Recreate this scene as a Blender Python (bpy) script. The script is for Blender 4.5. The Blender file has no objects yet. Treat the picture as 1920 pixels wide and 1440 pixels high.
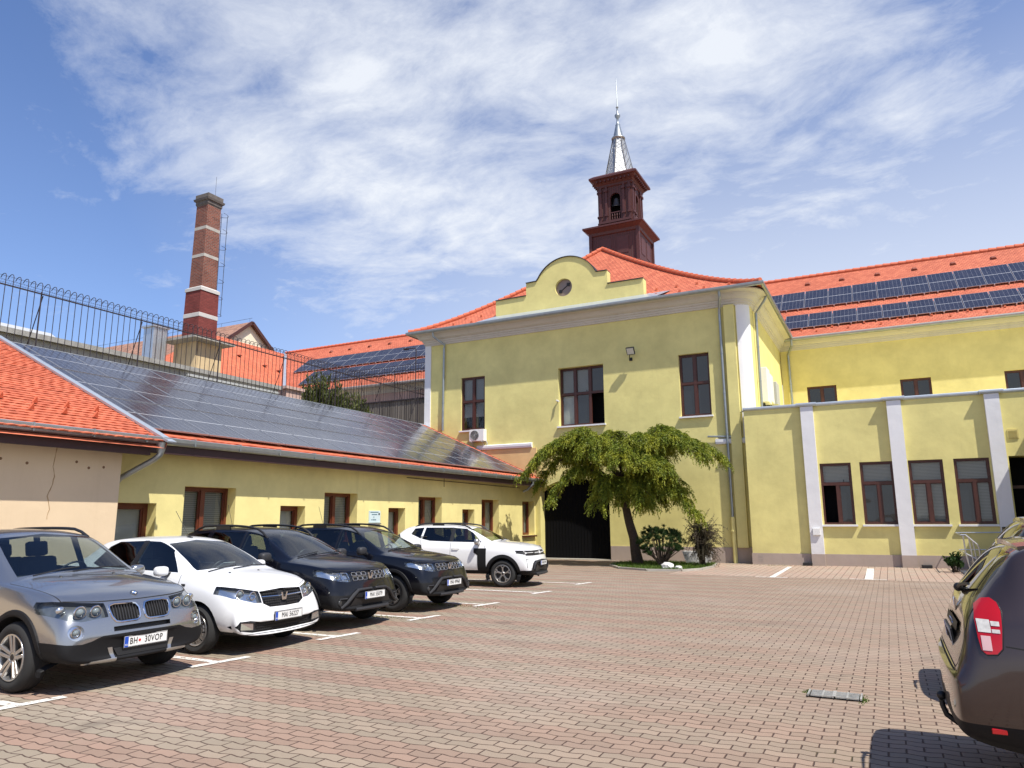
import bpy, bmesh, math, random
import numpy as np
from mathutils import Vector, Matrix
from mathutils.bvhtree import BVHTree

SC = bpy.context.scene
COL = SC.collection
R = random.Random(7)
PI = math.pi

# ------------------------------------------------------------------ camera, sky, sun, exposure
cam_data = bpy.data.cameras.new('camera')
cam = bpy.data.objects.new('camera', cam_data)
COL.objects.link(cam)
cam_data.sensor_width = 36.0
cam_data.lens = 36.0 * 1351.08 / 1920.0
cam_data.clip_start = 0.1
cam_data.clip_end = 3000.0
CAM_H = 1.72
cx = Vector((0.88919115, 0.45749843, -0.00585638))
cy = Vector((0.08985039, -0.16205346, 0.98268285))
cf = Vector((-0.44862681, 0.87431909, 0.18520292))
cam.matrix_world = Matrix(((cx.x, cy.x, -cf.x, 0.0), (cx.y, cy.y, -cf.y, 0.0), (cx.z, cy.z, -cf.z, CAM_H), (0, 0, 0, 1)))
SC.camera = cam

SUN_TRAVEL = Vector((-1.0, 0.46, -1.78)).normalized()
to_sun = -SUN_TRAVEL
SUN_ELEV = math.asin(to_sun.z)
SUN_AZ = math.atan2(to_sun.x, to_sun.y)

SC.view_settings.view_transform = 'Standard'
SC.view_settings.look = 'None'
SC.view_settings.exposure = 0.40
SC.view_settings.gamma = 1.0
SC.view_settings.use_curve_mapping = False

def node(nt, typ, ins=None, **props):
    n = nt.nodes.new(typ)
    for k, v in props.items():
        setattr(n, k, v)
    for k, v in (ins or {}).items():
        s = n.inputs[k]
        if isinstance(v, bpy.types.NodeSocket):
            nt.links.new(v, s)
        elif isinstance(v, bpy.types.Node):
            nt.links.new(v.outputs[0], s)
        else:
            s.default_value = v
    return n

def c4(c):
    return (c[0], c[1], c[2], 1.0)

def mth(nt, op, a, b=0.0, c=0.0, clamp=False):
    return node(nt, 'ShaderNodeMath', {0: a, 1: b, 2: c}, operation=op, use_clamp=clamp).outputs[0]

def mixc(nt, fac, a, b, mode='MIX'):
    n = node(nt, 'ShaderNodeMix', None, data_type='RGBA', blend_type=mode)
    for idx, v in ((0, fac), (6, a), (7, b)):
        if isinstance(v, bpy.types.NodeSocket):
            nt.links.new(v, n.inputs[idx])
        else:
            n.inputs[idx].default_value = v if idx == 0 else c4(v)
    return n.outputs[2]

def ramp(nt, fac, a, b, lo=0.0, hi=1.0):
    return node(nt, 'ShaderNodeMapRange', {0: fac, 1: a, 2: b, 3: lo, 4: hi}, clamp=True).outputs[0]

world = bpy.data.worlds.new('World')
SC.world = world
world.use_nodes = True
wt = world.node_tree
wt.nodes.clear()
sky = node(wt, 'ShaderNodeTexSky', None, sky_type='NISHITA')
sky.sun_disc = False
sky.sun_elevation = SUN_ELEV
sky.sun_rotation = SUN_AZ
sky.altitude = 120.0
sky.air_density = 1.0
sky.dust_density = 0.6
sky.ozone_density = 2.2
wtc = node(wt, 'ShaderNodeTexCoord').outputs['Generated']
wsep = node(wt, 'ShaderNodeSeparateXYZ', {0: wtc})
wz = mth(wt, 'MAXIMUM', mth(wt, 'ADD', wsep.outputs[2], 0.12), 0.05)
wu = mth(wt, 'DIVIDE', wsep.outputs[0], wz)
wv = mth(wt, 'DIVIDE', wsep.outputs[1], wz)
wp = node(wt, 'ShaderNodeCombineXYZ', {0: wu, 1: wv, 2: 0.0}).outputs[0]

def blob(px, py, rad, sharp=1.0):
    # soft patch of cloud cover around one direction of the sky (given as where it stands over the yard)
    d = (cf + cx * ((px - 960) / 1351.0) + cy * ((720 - py) / 1351.0)).normalized()
    z = max(d.z + 0.12, 0.05)
    c = (d.x / z, d.y / z, 0.0)
    dist = node(wt, 'ShaderNodeVectorMath', {0: wp, 1: c}, operation='DISTANCE').outputs['Value']
    return ramp(wt, dist, rad, 0.0, 0.0, sharp)

cover = None
for px, py, rad, s in ((700, 130, 0.75, 1.0), (690, 360, 0.95, .85), (560, 60, .45, .6), (1010, 100, 0.6, .95), (1330, 130, 0.75, .85), (1480, 20, .5, .6),
                       (960, 360, 1.2, .8), (1040, 250, .7, .55), (1280, 420, 1.5, .75), (1690, 215, 0.55, .85), (1480, 400, 1.5, .75), (1350, 110, .8, 1.0), (640, 340, .9, .9), (960, 440, 1.5, .9), (1800, 420, 1.8, .55), (850, 520, 1.8, .7), (620, 560, 2.0, .5)):
    b_ = blob(px, py, rad, s)
    cover = b_ if cover is None else mth(wt, 'MAXIMUM', cover, b_)
wrp = node(wt, 'ShaderNodeTexNoise', {'Vector': wp, 'Scale': 1.6, 'Detail': 3.0, 'Roughness': 0.5})
wq = node(wt, 'ShaderNodeVectorMath', {0: wp, 1: node(wt, 'ShaderNodeVectorMath', {0: wrp.outputs['Color'], 'Scale': 0.35}, operation='SCALE').outputs[0]}, operation='ADD').outputs[0]
wmap = node(wt, 'ShaderNodeMapping', {'Vector': wq, 'Rotation': (0, 0, 0.5), 'Scale': (1.0, 1.35, 1.0)}).outputs[0]
n1 = node(wt, 'ShaderNodeTexNoise', {'Vector': wmap, 'Scale': 2.5, 'Detail': 9.0, 'Roughness': 0.62, 'Distortion': 0.25}).outputs[0]
n2 = node(wt, 'ShaderNodeTexNoise', {'Vector': wmap, 'Scale': 10.0, 'Detail': 6.0, 'Roughness': 0.7}).outputs[0]
nn = mth(wt, 'ADD', mth(wt, 'MULTIPLY', n1, 0.72), mth(wt, 'MULTIPLY', n2, 0.28))
thr = mth(wt, 'ADD', mth(wt, 'MULTIPLY', cover, 0.60), -0.21)
cl = ramp(wt, mth(wt, 'ADD', nn, thr), 0.50, 0.90, 0.0, 0.93)
# thin veil towards the horizon
veil = ramp(wt, wsep.outputs[2], 0.60, 0.18, 0.0, 0.82)
veil = mth(wt, 'MULTIPLY', veil, ramp(wt, wsep.outputs[0], -0.78, -0.30, 0.10, 1.0))
cl = mth(wt, 'MAXIMUM', cl, veil)
skyc = mixc(wt, 1.0, sky.outputs[0], (0.92, 1.05, 1.34), 'MULTIPLY')
SKY_CLOUD = (6.9, 7.2, 7.7)
final_sky = mixc(wt, cl, skyc, SKY_CLOUD)
bg = node(wt, 'ShaderNodeBackground', {0: final_sky, 1: 0.10})
node(wt, 'ShaderNodeOutputWorld', {0: bg.outputs[0]})

sun_data = bpy.data.lights.new('sun', 'SUN')
sun_data.energy = 5.0
sun_data.angle = math.radians(0.53)
sun_data.color = (1.0, 0.95, 0.86)
sun = bpy.data.objects.new('sun', sun_data)
COL.objects.link(sun)
sun.rotation_mode = 'QUATERNION'
sun.rotation_quaternion = SUN_TRAVEL.to_track_quat('-Z', 'Y')
sun.location = (20, -10, 40)

SC.cycles.max_bounces = 8
SC.cycles.transparent_max_bounces = 12

# ------------------------------------------------------------------ object helpers
def tag(o, label=None, cat=None, group=None, kind=None):
    if label: o['label'] = label
    if cat: o['category'] = cat
    if group: o['group'] = group
    if kind: o['kind'] = kind
    return o

def thing(name, label, cat, loc=(0, 0, 0), rotz=0.0, group=None):
    o = bpy.data.objects.new(name, None)
    o.empty_display_size = 0.3
    COL.objects.link(o)
    o.location = loc
    o.rotation_euler = (0, 0, rotz)
    return tag(o, label, cat, group)

def origin_of(o):
    v = Vector((0, 0, 0))
    while o is not None:
        v += Vector(o.location)
        o = o.parent
    return v

class MB:
    """collects faces; build() links them as one mesh object"""
    def __init__(s):
        s.v = []; s.f = []; s.m = []; s.uv = []; s.mat = 0
    def add(s, vs, fs, uvs=None):
        o = len(s.v)
        s.v += [tuple(p) for p in vs]
        for i, f in enumerate(fs):
            s.f.append(tuple(o + k for k in f)); s.m.append(s.mat)
            s.uv.append(uvs[i] if uvs else None)
    def quad(s, a, b, c, d, uv=None):
        s.add([a, b, c, d], [(0, 1, 2, 3)], [uv] if uv else None)
    def poly(s, pts, uv=None):
        s.add(pts, [tuple(range(len(pts)))], [uv] if uv else None)
    def box(s, x0, x1, y0, y1, z0, z1):
        s.obox(Vector(((x0 + x1) / 2, (y0 + y1) / 2, (z0 + z1) / 2)), (abs(x1 - x0), abs(y1 - y0), abs(z1 - z0)))
    def obox(s, c, size, U=Vector((1, 0, 0)), V=Vector((0, 1, 0)), W=None):
        U = Vector(U); V = Vector(V); W = Vector(W) if W is not None else U.cross(V)
        c = Vector(c); a, b, d = size[0] / 2, size[1] / 2, size[2] / 2
        P = [c + U * (a * i) + V * (b * j) + W * (d * k) for k in (-1, 1) for j in (-1, 1) for i in (-1, 1)]
        s.add(P, [(0, 2, 3, 1), (4, 5, 7, 6), (0, 1, 5, 4), (1, 3, 7, 5), (3, 2, 6, 7), (2, 0, 4, 6)])
    def bar(s, p, q, w, h, up=Vector((0, 0, 1))):
        p = Vector(p); q = Vector(q); d = q - p; L = d.length
        if L < 1e-6: return
        d /= L
        side = d.cross(up)
        if side.length < 1e-4: side = d.cross(Vector((1, 0, 0)))
        side.normalize(); u2 = side.cross(d)
        s.obox((p + q) / 2, (L, w, h), d, side, u2)
    def prism(s, pts, ext):
        """pts: planar loop, extruded by vector ext"""
        n = len(pts); ext = Vector(ext)
        P = [Vector(p) for p in pts]; Q = [p + ext for p in P]
        fs = [tuple(range(n))[::-1], tuple(range(n, 2 * n))] + [(i, (i + 1) % n, n + (i + 1) % n, n + i) for i in range(n)]
        s.add(P + Q, fs)
    def tube(s, path, r, n=8, caps=True):
        P = [Vector(p) for p in path]
        rs = r if isinstance(r, (list, tuple)) else [r] * len(P)
        rings = []
        up = None
        for i, p in enumerate(P):
            t = (P[min(i + 1, len(P) - 1)] - P[max(i - 1, 0)])
            if t.length < 1e-9: t = Vector((0, 0, 1))
            t.normalize()
            if up is None:
                up = Vector((0, 0, 1)) if abs(t.z) < .9 else Vector((1, 0, 0))
            a = t.cross(up)
            if a.length < 1e-3: a = t.cross(Vector((0.3, 1, 0.2)))
            a.normalize(); b = a.cross(t); up = b
            rings.append([p + (a * math.cos(2 * PI * k / n) + b * math.sin(2 * PI * k / n)) * rs[i] for k in range(n)])
        vs = [v for rg in rings for v in rg]
        fs = [(i * n + k, i * n + (k + 1) % n, (i + 1) * n + (k + 1) % n, (i + 1) * n + k) for i in range(len(P) - 1) for k in range(n)]
        if caps:
            fs.append(tuple(range(n))[::-1]); fs.append(tuple(range((len(P) - 1) * n, len(P) * n)))
        s.add(vs, fs)
    def lathe(s, prof, c, axis='Z', n=24):
        """prof [(r, h)] about axis through c"""
        c = Vector(c); vs = []
        for r, h in prof:
            for k in range(n):
                a = 2 * PI * k / n
                if axis == 'Z': vs.append(c + Vector((r * math.cos(a), r * math.sin(a), h)))
                elif axis == 'Y': vs.append(c + Vector((r * math.cos(a), h, r * math.sin(a))))
                else: vs.append(c + Vector((h, r * math.cos(a), r * math.sin(a))))
        fs = [(i * n + k, i * n + (k + 1) % n, (i + 1) * n + (k + 1) % n, (i + 1) * n + k) for i in range(len(prof) - 1) for k in range(n)]
        s.add(vs, fs)
    def ball(s, c, r, seg=12, rings=8, sq=(1, 1, 1)):
        c = Vector(c); vs = []; fs = []
        for i in range(rings + 1):
            th = PI * i / rings
            for k in range(seg):
                ph = 2 * PI * k / seg
                vs.append(c + Vector((r * sq[0] * math.sin(th) * math.cos(ph), r * sq[1] * math.sin(th) * math.sin(ph), r * sq[2] * math.cos(th))))
        for i in range(rings):
            for k in range(seg):
                fs.append((i * seg + k, (i + 1) * seg + k, (i + 1) * seg + (k + 1) % seg, i * seg + (k + 1) % seg))
        s.add(vs, fs)
    def build(s, name, mats, parent=None, smooth=False, world=True, bevel=0.0, merge=False, fixn=True):
        me = bpy.data.meshes.new(name)
        off = origin_of(parent) if (parent is not None and world) else Vector((0, 0, 0))
        me.from_pydata([tuple(Vector(p) - off) for p in s.v], [], s.f)
        if not isinstance(mats, (list, tuple)): mats = [mats]
        for m in mats: me.materials.append(m)
        if len(mats) > 1:
            me.polygons.foreach_set('material_index', s.m)
        if any(u is not None for u in s.uv):
            lay = me.uv_layers.new(name='UVMap')
            for p, u in zip(me.polygons, s.uv):
                if u is None: continue
                for k, li in enumerate(p.loop_indices): lay.data[li].uv = u[k]
        if merge or fixn or bevel:
            bm = bmesh.new(); bm.from_mesh(me)
            if merge: bmesh.ops.remove_doubles(bm, verts=bm.verts, dist=1e-4)
            if fixn: bmesh.ops.recalc_face_normals(bm, faces=bm.faces)
            if bevel:
                es = [e for e in bm.edges if len(e.link_faces) == 2 and e.calc_face_angle(0) > .5]
                bmesh.ops.bevel(bm, geom=es, offset=bevel, segments=2, profile=.5, affect='EDGES', clamp_overlap=True)
            bm.to_mesh(me); bm.free()
        if smooth:
            me.shade_smooth()
            me.set_sharp_from_angle(angle=smooth if isinstance(smooth, float) else math.radians(40))
        o = bpy.data.objects.new(name, me)
        COL.objects.link(o)
        if parent is not None: o.parent = parent
        return o

def copy_tree(o, parent=None):
    c = o.copy(); COL.objects.link(c)
    if parent is not None: c.parent = parent
    for ch in list(o.children): copy_tree(ch, c)
    return c

# ------------------------------------------------------------------ materials
def newmat(name):
    m = bpy.data.materials.new(name); m.use_nodes = True
    nt = m.node_tree; nt.nodes.clear()
    out = node(nt, 'ShaderNodeOutputMaterial')
    p = node(nt, 'ShaderNodeBsdfPrincipled')
    nt.links.new(p.outputs[0], out.inputs[0])
    return m, nt, p

def setin(nt, p, **kw):
    for k, v in kw.items():
        k = k.replace('_', ' ')
        s = p.inputs[k]
        if isinstance(v, bpy.types.NodeSocket): nt.links.new(v, s)
        elif k in ('Base Color', 'Emission Color', 'Coat Tint', 'Specular Tint') : s.default_value = c4(v)
        else: s.default_value = v

def objco(nt): return node(nt, 'ShaderNodeTexCoord').outputs['Object']
def wpos(nt): return node(nt, 'ShaderNodeNewGeometry').outputs['Position']
def bump(nt, p, h, dist=0.01, strength=1.0):
    b = node(nt, 'ShaderNodeBump', {'Strength': strength, 'Distance': dist, 'Height': h})
    nt.links.new(b.outputs[0], p.inputs['Normal'])

def plain(name, col, rough=.6, metal=0.0, var=.06, scale=6.0, bumpd=0.0, bscale=60.0, spec=.5):
    m, nt, p = newmat(name)
    co = wpos(nt)
    n = node(nt, 'ShaderNodeTexNoise', {'Vector': co, 'Scale': scale, 'Detail': 4.0}).outputs[0]
    dark = tuple(max(0, x * (1 - 2 * var)) for x in col); lite = tuple(min(1, x * (1 + 2 * var)) for x in col)
    setin(nt, p, Base_Color=mixc(nt, n, dark, lite), Roughness=rough, Metallic=metal, Specular_IOR_Level=spec)
    if bumpd:
        nb = node(nt, 'ShaderNodeTexNoise', {'Vector': co, 'Scale': bscale, 'Detail': 3.0}).outputs[0]
        bump(nt, p, nb, bumpd)
    return m

def plaster(name, col, stain=(.5, .42, .25), amt=.12, streak=.10):
    m, nt, p = newmat(name)
    co = wpos(nt)
    n1 = node(nt, 'ShaderNodeTexNoise', {'Vector': co, 'Scale': 0.8, 'Detail': 6.0, 'Roughness': .65}).outputs[0]
    dark = tuple(x * (1 - amt) for x in col); lite = tuple(min(1, x * (1 + amt)) for x in col)
    c = mixc(nt, ramp(nt, n1, .3, .7), dark, lite)
    st = node(nt, 'ShaderNodeMapping', {'Vector': co, 'Scale': (2.2, 2.2, .22)}).outputs[0]
    n2 = node(nt, 'ShaderNodeTexNoise', {'Vector': st, 'Scale': 1.4, 'Detail': 5.0, 'Roughness': .7}).outputs[0]
    c = mixc(nt, ramp(nt, n2, .56, .8, 0, streak * 3), c, stain)
    sep = node(nt, 'ShaderNodeSeparateXYZ', {0: co}).outputs[2]
    n4 = node(nt, 'ShaderNodeTexNoise', {'Vector': co, 'Scale': 3.0, 'Detail': 4.0}).outputs[0]
    low = mth(nt, 'MULTIPLY', ramp(nt, sep, .9, 0.05, 0, .35), n4)
    c = mixc(nt, low, c, (.30, .25, .17))
    setin(nt, p, Base_Color=c, Roughness=.88, Specular_IOR_Level=.25)
    n3 = node(nt, 'ShaderNodeTexNoise', {'Vector': co, 'Scale': 90.0, 'Detail': 3.0}).outputs[0]
    n5 = node(nt, 'ShaderNodeTexNoise', {'Vector': co, 'Scale': 2.2, 'Detail': 4.0}).outputs[0]
    bump(nt, p, mth(nt, 'ADD', mth(nt, 'MULTIPLY', n3, .12), n5), .012)
    return m

def rooftile(name, col, col2, row=.165, tw=.19, rough=.75, scallop=True):
    """uv in metres: u along the eave, v up the slope"""
    m, nt, p = newmat(name)
    uv = node(nt, 'ShaderNodeUVMap').outputs[0]
    sp = node(nt, 'ShaderNodeSeparateXYZ', {0: uv})
    u, v = sp.outputs[0], sp.outputs[1]
    wob = node(nt, 'ShaderNodeTexNoise', {'Vector': uv, 'Scale': 1.3, 'Detail': 3.0}).outputs[0]
    v = mth(nt, 'ADD', v, mth(nt, 'MULTIPLY', wob, .06))
    rowi = mth(nt, 'FLOOR', mth(nt, 'DIVIDE', v, row))
    half = mth(nt, 'MULTIPLY', mth(nt, 'MODULO', rowi, 2.0), .5)
    uu = mth(nt, 'ADD', mth(nt, 'DIVIDE', u, tw), half)
    fu = mth(nt, 'FRACT', mth(nt, 'ADD', uu, 1000.0))
    cu = mth(nt, 'ABSOLUTE', mth(nt, 'SUBTRACT', fu, .5))          # 0 middle .. .5 joint
    sc = mth(nt, 'MULTIPLY', mth(nt, 'MULTIPLY', cu, cu), row * 1.5 if scallop else 0.0)
    vv = mth(nt, 'SUBTRACT', v, sc)
    fv = mth(nt, 'FRACT', mth(nt, 'ADD', mth(nt, 'DIVIDE', vv, row), 1000.0))   # 0 lower edge .. 1 upper
    ti = node(nt, 'ShaderNodeCombineXYZ', {0: mth(nt, 'FLOOR', uu), 1: mth(nt, 'FLOOR', mth(nt, 'DIVIDE', vv, row)), 2: 0.0}).outputs[0]
    wn = node(nt, 'ShaderNodeTexWhiteNoise', {'Vector': ti}, noise_dimensions='3D').outputs[0]
    big = node(nt, 'ShaderNodeTexNoise', {'Vector': uv, 'Scale': .5, 'Detail': 5.0}).outputs[0]
    c = mixc(nt, wn, col, col2)
    c = mixc(nt, ramp(nt, big, .45, .75, 0, .35), c, tuple(x * .62 for x in col2))
    gap = ramp(nt, fv, .90, .99, 0, .75)  # joint line, with the shade under the overlapping course put into the colour
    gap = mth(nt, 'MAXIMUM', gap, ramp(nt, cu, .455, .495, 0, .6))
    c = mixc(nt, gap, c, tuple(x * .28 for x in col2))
    setin(nt, p, Base_Color=c, Roughness=rough, Specular_IOR_Level=.3)
    h = mth(nt, 'SUBTRACT', 1.0, fv)
    h = mth(nt, 'SUBTRACT', h, ramp(nt, cu, .44, .5, 0, .5))
    bump(nt, p, h, .03)
    return m

M = {}
M['yellow'] = plaster('yellow_plaster', (.70, .625, .252), stain=(.52, .45, .20))
M['yellow_sun'] = plaster('warm_yellow_plaster', (.70, .612, .262), stain=(.52, .45, .20))
M['pink'] = plaster('beige_plaster', (.66, .515, .345), stain=(.45, .33, .20), amt=.04, streak=.06)
M['ochre'] = plaster('ochre_plaster', (.66, .46, .22))
M['white'] = plaster('white_render', (.74, .74, .75), stain=(.5, .49, .46), amt=.03, streak=.06)
M['cornice'] = plaster('cornice_render', (.56, .53, .47), stain=(.34, .32, .28), amt=.06, streak=.12)
M['bandwhite'] = plaster('band_render', (.52, .50, .47), stain=(.35, .3, .27), amt=.08)
M['plinth'] = plaster('plinth_render', (.40, .325, .285), stain=(.25, .2, .17), amt=.06)
M['concrete'] = plaster('old_concrete', (.40, .38, .34), stain=(.13, .12, .11), amt=.2, streak=.3)
M['cream'] = plaster('cream_render', (.72, .65, .50), amt=.05)
M['grimepink'] = plaster('grimy_pink_render', (.52, .36, .31), stain=(.38, .31, .16), amt=.12, streak=.25)
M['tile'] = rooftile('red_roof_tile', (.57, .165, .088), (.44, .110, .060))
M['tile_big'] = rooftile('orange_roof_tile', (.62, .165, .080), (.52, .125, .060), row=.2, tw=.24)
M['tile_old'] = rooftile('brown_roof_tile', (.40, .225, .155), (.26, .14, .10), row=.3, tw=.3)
M['tile_plain'] = plain('fired_clay', (.56, .135, .062), .75, var=.16, scale=14, bumpd=.004)
M['zinc'] = plain('weathered_zinc', (.33, .36, .37), .42, .75, var=.12, scale=5)
M['flash'] = plain('bright_flashing', (.50, .55, .60), .38, .6, var=.08, scale=3)
M['darkmetal'] = plain('dark_sheet', (.055, .05, .05), .5, .4)
M['wood_brown'] = plain('brown_timber', (.066, .019, .012), .45, var=.2, scale=9)
M['wood_red'] = plain('red_brown_frame', (.125, .032, .015), .38, var=.12, scale=9)
M['fascia'] = plain('dark_fascia', (.040, .016, .018), .6, var=.15)
M['iron'] = plain('rusty_iron', (.030, .022, .026), .7, .2)
M['black'] = plain('black_plastic', (.012, .012, .013), .5)
M['gate'] = plain('black_gate_and_room_shade', (.006, .006, .007), .9, spec=.1)  # gate paint; also the black sheets that stand in for unlit rooms
M['whiteplastic'] = plain('white_plastic', (.76, .76, .74), .4, var=.03)
M['greyplastic'] = plain('grey_plastic', (.42, .43, .43), .45, var=.03)
M['steel'] = plain('galvanised_steel', (.58, .59, .60), .35, .8)
M['rock'] = plain('pale_rock', (.6, .58, .55), .9, var=.15, bumpd=.03, bscale=14)

def m_pane():
    m, nt, p = newmat('window_glass_dark')
    setin(nt, p, Base_Color=(.010, .013, .017), Roughness=.03, Specular_IOR_Level=.75)
    n = node(nt, 'ShaderNodeTexNoise', {'Vector': wpos(nt), 'Scale': 1.4, 'Detail': 1.0}).outputs[0]
    bump(nt, p, n, .012)
    return m
M['pane'] = m_pane()

def m_clear(name, tint=(.75, .8, .8), ior=1.5, rough=.0, mul=1.0):
    m = bpy.data.materials.new(name); m.use_nodes = True
    nt = m.node_tree; nt.nodes.clear()
    out = node(nt, 'ShaderNodeOutputMaterial')
    fc = node(nt, 'ShaderNodeLayerWeight', {'Blend': .5}).outputs['Facing']
    f0 = ((ior - 1) / (ior + 1)) ** 2 * mul
    fr = mth(nt, 'ADD', f0, mth(nt, 'MULTIPLY', mth(nt, 'POWER', fc, 5.0), 1 - f0), clamp=True)
    tr = node(nt, 'ShaderNodeBsdfTransparent', {0: c4(tint)})
    gl = node(nt, 'ShaderNodeBsdfGlossy', {0: (1, 1, 1, 1), 'Roughness': rough})
    mx = node(nt, 'ShaderNodeMixShader', {0: fr, 1: tr.outputs[0], 2: gl.outputs[0]})
    nt.links.new(mx.outputs[0], out.inputs[0])
    return m
M['glass'] = m_clear('window_glass', (.80, .84, .84), 1.5, 0.01, 1.2)
M['carglass'] = m_clear('car_glass', (.60, .68, .68), 1.6, 0.0, 1.35)
M['privacy'] = m_clear('tinted_car_glass', (.22, .24, .25), 1.55, 0.0, 1.2)
M['lens'] = m_clear('lamp_lens', (.93, .95, .95), 1.45, 0.0, 1.0)

def m_blind():
    m, nt, p = newmat('slatted_blind')
    z = node(nt, 'ShaderNodeSeparateXYZ', {0: wpos(nt)}).outputs[2]
    f = mth(nt, 'FRACT', mth(nt, 'MULTIPLY', z, 1 / .05))
    c = mixc(nt, ramp(nt, f, .62, .95), (.30, .295, .275), (.10, .098, .09))
    setin(nt, p, Base_Color=c, Roughness=.6)
    bump(nt, p, f, .01)
    return m
M['blind'] = m_blind()
M['curtain'] = plain('curtain', (.40, .40, .38), .9, var=.2, scale=2)

def m_solar():
    m, nt, p = newmat('solar_cells')
    uv = node(nt, 'ShaderNodeUVMap').outputs[0]           # 0..1 across, 0..1 up the panel
    sp = node(nt, 'ShaderNodeSeparateXYZ', {0: uv})
    def line(s, n, w):
        f = mth(nt, 'FRACT', mth(nt, 'MULTIPLY', s, n))
        d = mth(nt, 'MINIMUM', f, mth(nt, 'SUBTRACT', 1.0, f))
        return mth(nt, 'LESS_THAN', d, w * n)
    l1 = line(sp.outputs[0], 6.0, .0042)
    l2 = line(sp.outputs[1], 20.0, .0006)
    mid = mth(nt, 'LESS_THAN', mth(nt, 'ABSOLUTE', mth(nt, 'SUBTRACT', sp.outputs[1], .5)), .0065)
    fine = line(sp.outputs[0], 54.0, .0005)
    nz = node(nt, 'ShaderNodeTexNoise', {'Vector': wpos(nt), 'Scale': .55, 'Detail': 2.0}).outputs[0]
    c = mixc(nt, nz, (.010, .012, .024), (.024, .025, .042))
    c = mixc(nt, mth(nt, 'MULTIPLY', fine, .20), c, (.25, .26, .3))
    c = mixc(nt, mth(nt, 'MULTIPLY', mth(nt, 'MAXIMUM', l1, l2), .42), c, (.36, .37, .40))
    c = mixc(nt, mid, c, (.50, .51, .53))
    dust = node(nt, 'ShaderNodeTexNoise', {'Vector': wpos(nt), 'Scale': 2.5, 'Detail': 6.0}).outputs[0]
    c = mixc(nt, ramp(nt, dust, .4, .8, .01, .06), c, (.28, .26, .24))
    setin(nt, p, Base_Color=c, Roughness=ramp(nt, dust, .3, .8, .10, .24), Specular_IOR_Level=.45)
    return m
M['solar'] = m_solar()
M['alu'] = plain('panel_frame', (.42, .43, .45), .38, .7)

def m_brick(name, c1, c2, mortar, sx, scale=1.0):
    m, nt, p = newmat(name)
    co = wpos(nt)
    sp = node(nt, 'ShaderNodeSeparateXYZ', {0: co})
    v = node(nt, 'ShaderNodeCombineXYZ', {0: mth(nt, 'ADD', sp.outputs[0], sp.outputs[1]), 1: sp.outputs[2], 2: 0.0}).outputs[0]
    b = node(nt, 'ShaderNodeTexBrick', {'Vector': v, 'Color1': c4(c1), 'Color2': c4(c2), 'Mortar': c4(mortar), 'Scale': scale, 'Mortar Size': .012, 'Brick Width': .27, 'Row Height': .085, 'Mortar Smooth': .2})
    n = node(nt, 'ShaderNodeTexNoise', {'Vector': co, 'Scale': 1.2, 'Detail': 5.0}).outputs[0]
    c = mixc(nt, ramp(nt, n, .45, .8, 0, .5), b.outputs[0], tuple(x * .45 for x in c2))
    setin(nt, p, Base_Color=c, Roughness=.9, Specular_IOR_Level=.2)
    bump(nt, p, mth(nt, 'SUBTRACT', 1.0, b.outputs[1]), .01)
    return m
M['brick'] = m_brick('chimney_brick', (.26, .085, .055), (.15, .050, .038), (.24, .19, .16), 1)
M['brickred'] = m_brick('painted_brick', (.23, .055, .048), (.17, .040, .036), (.17, .06, .05), 1)

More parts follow.
